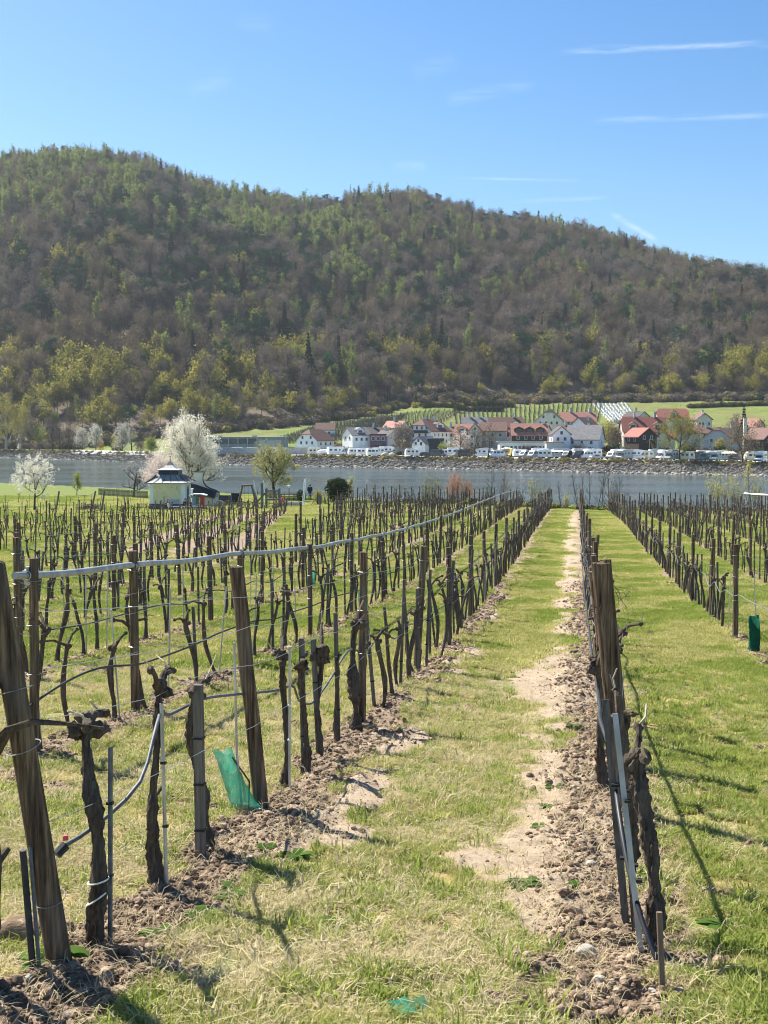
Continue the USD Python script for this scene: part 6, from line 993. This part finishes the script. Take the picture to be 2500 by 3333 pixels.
x = thing('lamp_post', 'white globe lamp post behind the sandbox', 'lamp', on_ground(940, 137)); part('pole', MB().tube([(0, 0, 0), (0, 0, 1.55)], .035, 8), 'sheet_dark', x); part('lamp_shade', MB().tube([(0, 0, 1.52), (0, 0, 1.8)], [.08, .2], 10), 'plaster_white', x); part('cap', MB().tube([(0, 0, 1.8), (0, 0, 1.86)], [.22, .1], 10), 'sheet_metal', x)
for i, xs in enumerate((713, 739)):
    q = on_ground(xs, 116); x = thing('play_arch', f'{"left" if i == 0 else "right"} one of two red and white play arches on dark posts', 'play arch', q); t = np.linspace(0, np.pi, 11); part('arch', MB().tube(np.stack([.36 * np.cos(t), 0 * t, .95 + .32 * np.sin(t)], 1)[:6], .03, 6), 'plaster_white', x); part('arch', MB().tube(np.stack([.36 * np.cos(t), 0 * t, .95 + .32 * np.sin(t)], 1)[5:], .03, 6), 'paint_red', x); [part('post', MB().tube([(s, 0, -.1), (s, 0, .95)], .075, 8), 'timber_grey', x) for s in (-.36, .36)]
x = thing('bin_shelter', 'grey metal bin shelter at the water side of the lawn', 'bin shelter', on_ground(766, 136)); part('shell', MB().box((-.45, 0, .5), (.06, .9, 1.0)).box((.45, 0, .5), (.06, .9, 1.0)).box((0, .45, .5), (.9, .06, 1.0)).box((0, 0, 1.02), (1.0, 1.0, .05)), 'sheet_metal', x); part('inside', MB().box((0, .05, .45), (.8, .7, .85)), 'sheet_dark', x)
x = thing('low_wall', 'dark low wall with planks at the river edge right of the hut', 'wall', on_ground(722, 138)); part('wall', MB().box((0, 0, .25), (1.9, .3, .7)), 'dark_panel', x); part('plank', MB().box((-.3, -.2, .62), (.9, .25, .06)), 'timber_grey', x); part('plank', MB().box((.6, -.2, .62), (.7, .25, .06)), 'timber_grey', x)
q = on_ground(1002, 137); x = thing('white_rail', 'white arched handrail in front of the standing man', 'handrail', q); t = np.linspace(0, np.pi, 9); [part('arch', MB().tube(np.vstack([[(-.25 + o, 0, 0)], np.stack([o - .25 * np.cos(t), 0 * t, .6 + .25 * np.sin(t)], 1), [(.25 + o, 0, 0)]]), .03, 6), 'plaster_white', x) for o in (-.15, .2)]
# fences
x = thing('mesh_fence', 'blue-grey mesh fence panel on posts along the green path', 'fence', (0, 0, 0)); A, B = on_ground(1033, 107), on_ground(1047, 124); [part('post', MB().tube([A + (B - A) * t, A + (B - A) * t + [0, 0, 1.35]], .035, 6), 'sheet_dark', x) for t in (0, .5, 1)]; part('strut', MB().tube([A + [-.75, -.2, 0], A + [0, 0, .95]], .025, 6), 'sheet_dark', x)
for k in range(12): part('wire', MB().tube([A + [0, 0, .1 + .1 * k], B + [0, 0, .1 + .1 * k]], .012, 3), 'hose_pale', x)
m = MB(); [m.tube([A + (B - A) * t + [0, 0, .08], A + (B - A) * t + [0, 0, 1.22]], .010, 3) for t in np.linspace(0, 1, 60)]; tag(part('mesh_wires', m, 'hose_pale', x), kind='stuff')
x = thing('paling_fence', 'weathered paling fence at the river edge left of the pavilion', 'fence', (0, 0, 0)); F0, F1 = on_ground(318, 150), on_ground(478, 143)
for i in range(60): p = F0 + (F1 - F0) * i / 59; part('pale', MB().box(p + [0, 0, .42], (.07, .03, .85 + .06 * (i % 3))), 'timber_grey', x)
for z in (.2, .65): part('rail', MB().bar(F0 + [0, .03, z], F1 + [0, .03, z], .04, .06), 'timber_grey', x)
for k in range(7):
    pass
# young stakes of the new planting between lawn and river, left
g = np.random.default_rng(120)
YP = [(g.uniform(0, 475), g.uniform(104, 138)) for _ in range(46)]; rank = {i: 1 + sum(YP[j][0] < YP[i][0] for j in range(46) if j % 2 == i % 2) for i in range(46)}
for i in range(46):
    xs, Y = YP[i]; q = on_ground(xs, Y); copy(VINE_CLASS[g.integers(0, 5)] if i % 2 else STAKE_CLASS[g.integers(0, 4)], 'grapevine' if i % 2 else 'vine_stake', f'{nth(rank[i])} ' + ('slender young vine' if i % 2 else 'thin stake') + ' from the left in the loose planting left of the pavilion', 'vine' if i % 2 else 'stake', q, g.random() * 6, ('young vines' if i % 2 else 'stakes') + ' of the loose planting left of the pavilion', (.9, .9, 1.15) if i % 2 else (.8, .8, 1.35), (g.normal() * 5, g.normal() * 5))
for i, (xs, dx) in enumerate(((175, .35), (290, .45), (325, .3))): q = on_ground(xs, 100); x = thing('leaning_post', ['dark post leaning right below the little cherry', 'thick dark post leaning right in the left field', 'dark post leaning right near the brushwood heap'][i], 'post', q); part('shaft', MB().tube([(0, 0, -.2), (dx, 0, 1.75)], .075, 8), 'timber_brown', x)
x = thing('brushwood_heap', 'grey heap of brushwood on the lawn left of the pavilion', 'brushwood', on_ground(290, 124)); m = MB()
for k in range(150): a = g.random() * 6.28; r_ = g.random() * .9; c = np.array([r_ * math.cos(a), r_ * math.sin(a) * .7, .5 * (1 - r_) * g.random() + .05]); d = g.normal(size=3) * [.5, .5, .12]; m.tube([c - d, c + d], .014, 3, cap=False)
tag(part('twigs', m, 'bark_grey', x), kind='stuff')
# trees of the near bank
def blossom_tree(label, xs, Y, top_y, spread_px, seed, leaf, n, size, trunk=.25, wood='bark_dark', up=.5, kids=(9, 6, 5), sig=.16, name='cherry_tree', lean=0, r=None, levels=3, y0=None, tf=.72, hscale=1.0, fill=0):
    p = on_ground(xs, Y); H = along(xs, Y, top_y)[2] - p[2]; sp = spread_px / 4000 * Y / 2; x = thing(name, label, 'tree', p); g = np.random.default_rng(seed); mb, e, d = limb_tree(seed, H, H * tf, sp, r or H * .022, levels, kids, up, (9, 6, 4, 3), first=trunk, wob=.13, lean=lean, lens=[sp * .86 * hscale, sp * .50 * hscale, sp * .27 * hscale, sp * .16])
    part('trunk', mb, wood, x, 60)
    if leaf:
        if fill: # blossom sprays gathered in clumps through the whole crown
            k = fill; d = g.normal(size=(k, 3)); d /= np.linalg.norm(d, axis=1, keepdims=True); d *= g.random((k, 1)) ** .45; zc = d[:, 2]; tap = np.where(zc > 0, np.sqrt(np.clip(1 - .18 * zc, .2, 1)), 1); c = np.stack([d[:, 0] * sp * tap, d[:, 1] * sp * tap, H * (.60 + .40 * zc)], 1) * (1 + .10 * g.normal(size=(k, 1))); c[:, 2] = np.minimum(c[:, 2], H); e = np.vstack([e, np.repeat(c, max(1, len(e) * 2 // k), 0)])
        part('crown', MB().cards(around(e, n, sig, g), size, g, .8), leaf, x)
    return x
blossom_tree('large white blossoming cherry tree behind the pavilion', 611, 138, 1384, 212, 1301, 'blossom_white', 27000, .125, .24, up=.55, kids=(13, 7, 5), sig=.2, fill=420, tf=.8)
blossom_tree('pinkish blossoming tree left behind the pavilion', 520, 136, 1478, 112, 1302, 'blossom_pink', 8500, .11, .2, up=.5, kids=(10, 6, 4), sig=.2, fill=160)
blossom_tree('little white cherry tree at the far left of the vineyard', 107, 122, 1487, 150, 1303, 'blossom_white', 5600, .10, .36, up=.5, kids=(9, 6, 4), sig=.12, r=.11, fill=110)
blossom_tree('bare dark fruit tree with a few buds at the water edge', 432, 146, 1502, 118, 1304, 'blossom_pink', 700, .07, .25, up=.35, kids=(8, 6, 4), sig=.06, name='fruit_tree', r=.14)
blossom_tree('budding yellow-green tree with dark branches at the playground', 895, 144, 1452, 152, 1305, 'leaf_budding', 15000, .10, .40, up=.5, kids=(10, 6, 5), sig=.16, fill=120, name='budding_tree', r=.2)
blossom_tree('small yellow-green tree at the water left of the pavilion', 247, 150, 1527, 38, 1306, 'leaf_willow', 1100, .10, .2, up=.8, kids=(9, 5, 3), sig=.14, name='young_tree', r=.05)
blossom_tree('pale willow shrub behind the dark round bush', 1140, 140, 1522, 44, 1307, 'leaf_budding', 1300, .08, .1, up=.9, kids=(9, 6, 4), sig=.12, name='willow_shrub', r=.05, tf=.6)
def near_bush(label, xs, Y, top_y, spread_px, seed, leaf, n, size, name='bush', squash=1.0, cat='bush', dome=True, bare=0):
    p = on_ground(xs, Y); H = along(xs, Y, top_y)[2] - p[2]; r = spread_px / 4000 * Y / 2; x = thing(name, label, cat, p); g = np.random.default_rng(seed); st = MB()
    if dome:
        d = g.normal(size=(n, 3)); d /= np.linalg.norm(d, axis=1, keepdims=True); lump = 1 + .5 * (meshkit.fbm(d * 1.9 + seed, 3, seed)[:, None] - .5) * 1.6; P_ = d * (g.random((n, 1)) ** .3) * lump * [r, r, H * .52] + [0, 0, H * .5]; P_[:, 2] = np.maximum(P_[:, 2], .03)
        for k in range(12): e = P_[g.integers(0, n)]; st.tube([(g.normal() * .05, g.normal() * .05, -.1), e * [.5, .5, .6], e], [.03, .02, .006], 4, cap=False)
    else:                                                          # many upright shoots from the ground
        P_ = []
        for k in range(max(14, bare)):
            a = g.random() * 6.28; rr = r * g.random() ** .6; b = np.array([.25 * rr * math.cos(a), .25 * rr * math.sin(a), -.1]); e = np.array([rr * math.cos(a), rr * math.sin(a), H * g.uniform(.55, 1.0)]); mid = b * .4 + e * .6 - [.12 * (e - b)[0], .12 * (e - b)[1], -.05 * H]; L_ = np.array([b, (b + mid) / 2 + g.normal(size=3) * .03, mid, e]); st.tube(L_, [.02, .015, .010, .004], 4, cap=False)
            for s in range(9):
                t = g.uniform(.25, 1); q = L_[1] * (1 - t) + e * t if t < .6 else mid * (1 - t) + e * t; q2 = q + g.normal(size=3) * [r * .22, r * .22, H * .06] + [0, 0, H * .08]; st.tube([q, q2], [.006, .003], 3, cap=False); P_ += [q + (q2 - q) * w for w in (.3, .6, .8, 1.0)]
        P_ = np.array(P_); P_ = P_[g.integers(0, len(P_), n)] + g.normal(size=(n, 3)) * .07 if n else P_
    part('stems', st, 'bark_grey' if not dome else 'bark_dark', x)
    if n: part('foliage', MB().cards(P_, size, g, .6), leaf, x)
    return x
near_bush('big dark round evergreen bush at the end of the green path', 1098, 136, 1556, 84, 1320, 'leaf_hedge', 5200, .16)
near_bush('round dark box bush left of the standing man', 979, 137, 1594, 34, 1321, 'leaf_hedge', 1500, .10, 'box_bush'); near_bush('golden round bush on the fence right of the standing man', 1034, 122, 1591, 32, 1322, 'leaf_gold', 1500, .09, 'golden_bush'); near_bush('low leafy shrub under the picnic tree', 880, 143, 1600, 30, 1323, 'leaf_gold', 500, .09); near_bush('bare greyish shrub behind the swing', 832, 140, 1584, 28, 1324, 'twig_mauve', 120, .05, 'bare_shrub', dome=False)
near_bush('yellowish climbers overgrowing the mesh fence', 1058, 117, 1600, 26, 1325, 'leaf_budding', 900, .08, 'climbing_plant', cat='climber'); near_bush('pale shrub foot by the mesh fence', 1050, 110, 1640, 20, 1326, 'straw', 400, .08, 'dry_shrub')
R_ = [(1410, 118, 1545, 62, 'leaf_budding', 900, 26, 'yellow-green shoots left of the orange shrub', 'shoot_shrub'), (1478, 117, 1546, 52, 'leaf_orange', 2600, 30, 'orange-pink budding shrub, taller left half', 'orange_shrub'), (1520, 117, 1566, 50, 'leaf_orange', 1900, 26, 'orange-pink budding shrub, lower right half', 'orange_shrub'), (1385, 119, 1570, 30, 'leaf_budding', 300, 12, 'thin greenish shoots at the left of the shrub row', 'shoot_shrub'),
      (1640, 112, 1560, 60, 'leaf_budding', 60, 12, 'bare shoots beside the poplar saplings', 'bare_shrub'), (1735, 112, 1552, 50, 'leaf_yellow', 420, 12, 'thin shrub with yellow buds right of the pipe end', 'yellow_shrub'), (1760, 111, 1575, 36, 'leaf_budding', 260, 10, 'low greenish shoots at the end of the left track', 'shoot_shrub'), (1848, 110, 1600, 22, 'leaf_yellow', 420, 10, 'small yellow flowering shrub at the end of the middle track', 'yellow_shrub'), (2010, 109, 1560, 60, 'twig_mauve', 160, 22, 'bare bushy shrub at the end of the right track', 'bare_shrub'), (2040, 109, 1610, 40, 'leaf_hedge', 260, 12, 'low green brambles at the end of the right track', 'bramble'),
      (2345, 106, 1545, 90, 'leaf_yellow', 2100, 28, 'yellow budding shrub before the river on the right', 'yellow_shrub'), (2400, 105, 1560, 60, 'leaf_yellow', 900, 20, 'second yellow budding shrub, right of the first', 'yellow_shrub'), (2465, 104, 1545, 60, 'leaf_yellow', 700, 20, 'yellow budding shrub by the white pipe', 'yellow_shrub')]
for i, (xs, Y, ty, sp, lf, n, nb, lb, nm) in enumerate(R_): near_bush(lb, xs, Y, ty, sp, 1330 + i, lf, n, .075, nm, dome=False, bare=nb)
def sapling(label, xs, Y, top_y, seed, leaf=None, n=0, spread=30): return blossom_tree(label, xs, Y, top_y, spread, seed, leaf, n, .06, .18, 'bark_grey', .95, (11, 5, 3), .08, 'bare_sapling', r=.045, tf=.9, levels=2)
for i, (xs, ty, sp, lb) in enumerate(((1600, 1500, 50, 'tall bare grey sapling behind the pipe end'), (1632, 1515, 44, 'second bare grey sapling behind the pipe end'), (1800, 1565, 24, 'thin bare sapling left of the middle track end'), (1830, 1560, 24, 'thin bare sapling at the middle track end'), (1885, 1525, 50, 'bare sapling behind the right row, forked'), (1905, 1535, 40, 'bare sapling just right of the right row end'), (1925, 1512, 44, 'bare sapling between two track ends, tallest'), (1948, 1510, 50, 'bare sapling left of the bushy shrub'), (1962, 1520, 50, 'bare dark sapling with side shoots'), (1985, 1530, 40, 'slim bare sapling near the bushy shrub'), (2440, 1495, 70, 'bare tree with yellow shoots near the white pipe'))): sapling(lb, xs, 111 if xs < 2200 else 104, ty, 1360 + i, 'leaf_yellow' if xs > 2400 else 'twig_mauve', 900 if xs > 2400 else 120, sp * 1.3)
N = 900; g = np.random.default_rng(130); xs = g.uniform(1150, 2600, N); Y = np.array([104 + 3.5 * g.random() + max(0, (1500 - a) * .02) for a in xs]); X = (xs - 1250) / 4000 * Y
instancer('bank_edge_growth', [bush_mesh(340 + k, m_, 70, .16, .35, .8, stems=3) for k, m_ in enumerate(('leaf_hedge', 'twig_brown', 'grass_fresh'))], g.choice(3, N, p=[.4, .3, .3]), np.stack([X, Y, ground_z(X, Y)], 1), g.uniform(.5, 1.3, N), g.random(N) * 6, 'stuff', 'low brambles and grass along the near bank edge', 'undergrowth')
# people
def person(label, loc, rz, joints, cloths, hair='hair_dark', hair_r=None, scale=1.0, hat=None):
    """joints: {name: (point, radius)}; bones join them into one smooth body; clothes are thicker sleeves over some bones"""
    x = thing('person', label, 'person', loc, rz, scale=scale)
    def hull(bones, grow):
        out = None
        for a, b in bones:
            s = [m3.Manifold.sphere(joints[k][1] + grow, 14).translate(tuple(map(float, joints[k][0]))) for k in (a, b)]; hh = m3.Manifold.batch_hull(s); out = hh if out is None else out + hh
        tm = out.to_mesh(); t = trimesh.Trimesh(tm.vert_properties[:, :3], tm.tri_verts, process=True); trimesh.smoothing.filter_taubin(t, iterations=4); return (np.array(t.vertices), np.array(t.faces))
    part('body', hull(BONES, 0), 'skin', x, True)
    for nm, bones, grow, mat in cloths: part(nm, hull(bones, grow), mat, x, True)
    hd, hr = joints['head']; hm = MB().blob(np.array(hd) + [0, .015, .03], hr * 1.08, 2, .02, np.random.default_rng(1), (1, 1.02, 1)); v, f = hm.mesh(); v[:, 1] = np.maximum(v[:, 1], hd[1] - hr * .45); part('cap' if hat else 'hair', (v, f), hat or hair, x, True)
    if hat: part('cap_brim', MB().tube([np.array(hd) + [0, -.02, .07], np.array(hd) + [0, -.17, .05]], [.09, .07], 8), hat, x)
    part('nose', MB().blob(np.array(hd) + [0, -hr * .98, -.01], .022, 1, 0), 'skin', x); [part('eye', MB().blob(np.array(hd) + [s * .038, -hr * .9, .015], .012, 1, 0), 'hair_dark', x) for s in (-1, 1)]
    return x
def standing(arm=(.0, -.0)):
    J = {'head': ((0, 0, 1.62), .105), 'neck': ((0, .01, 1.46), .055), 'chest': ((0, 0, 1.25), .15), 'hip': ((0, 0, .93), .14)}
    for s, n_ in ((-1, 'l'), (1, 'r')):
        J['sh' + n_] = ((s * .19, 0, 1.38), .065); J['el' + n_] = ((s * .25, .03, 1.10), .048); J['ha' + n_] = ((s * .20, -.14, .98), .038); J['fi' + n_] = ((s * .15, -.22, .98), .022); J['th' + n_] = ((s * .09, 0, .90), .09); J['kn' + n_] = ((s * .10, -.01, .48), .06); J['an' + n_] = ((s * .10, .02, .09), .045); J['to' + n_] = ((s * .12, -.15, .04), .035)
    return J
BONES = [('neck', 'head'), ('chest', 'neck'), ('chest', 'hip')] + [(a + n_, b + n_) for n_ in 'lr' for a, b in (('sh', 'el'), ('el', 'ha'), ('ha', 'fi'), ('th', 'kn'), ('kn', 'an'), ('an', 'to'))] + [(c, a + n_) for n_ in 'lr' for c, a in (('chest', 'sh'), ('hip', 'th'))]
TOP = [('chest', 'hip'), ('chest', 'shl'), ('chest', 'shr'), ('shl', 'ell'), ('shr', 'elr')]; SLV = [('ell', 'hal'), ('elr', 'har')]; LEG = [('hip', 'thl'), ('hip', 'thr'), ('thl', 'knl'), ('thr', 'knr'), ('knl', 'anl'), ('knr', 'anr')]; SHOE = [('anl', 'tol'), ('anr', 'tor')]
person('man in black standing at the river edge, seen from behind', on_ground(1008, 141), math.pi + .2, standing(), [('jacket', TOP + SLV, .02, 'cloth_black'), ('trousers', LEG, .015, 'cloth_black'), ('shoe', SHOE, .012, 'rubber')])
def sitting():
    J = standing(); d = .48
    for k in ('head', 'neck', 'chest', 'hip', 'shl', 'shr', 'ell', 'elr', 'hal', 'har', 'fil', 'fir'): c, r = J[k]; J[k] = ((c[0], c[1], c[2] - .42), r)
    for s, n_ in ((-1, 'l'), (1, 'r')): J['th' + n_] = ((s * .09, 0, .50), .09); J['kn' + n_] = ((s * .10, -.42, .50), .06); J['an' + n_] = ((s * .10, -.44, .10), .045); J['to' + n_] = ((s * .11, -.60, .04), .035)
    return J
q = on_ground(601, 119.5); x = thing('bench', 'pale bench at the corner of the pavilion', 'bench', q + [0, .1, 0]); part('seat', MB().box((.1, 0, .38), (1.0, .4, .06)), 'plaster_white', x); [part('leg', MB().box((s, 0, .17), (.08, .34, .36)), 'timber_grey', x) for s in (-.3, .5)]
person('dark-haired person in black sitting on the bench by the pavilion corner', q + [0, .05, 0], .9, sitting(), [('jacket', TOP + SLV, .025, 'cloth_black'), ('trousers', LEG, .015, 'cloth_grey'), ('shoe', SHOE, .012, 'rubber')])
person('child in dark jacket and red cap standing before the pavilion', on_ground(540, 117.2), 2.6, standing(), [('jacket', TOP + SLV, .025, 'cloth_navy'), ('trousers', LEG, .02, 'cloth_navy'), ('shoe', SHOE, .015, 'rubber')], hat='paint_red', scale=.72)
person('child in white shirt and red cap standing before the pavilion', on_ground(547, 116.2), 2.9, standing(), [('shirt', TOP, .025, 'cloth_white'), ('trousers', LEG, .02, 'cloth_black'), ('shoe', SHOE, .015, 'rubber')], hat='paint_red', scale=.66)
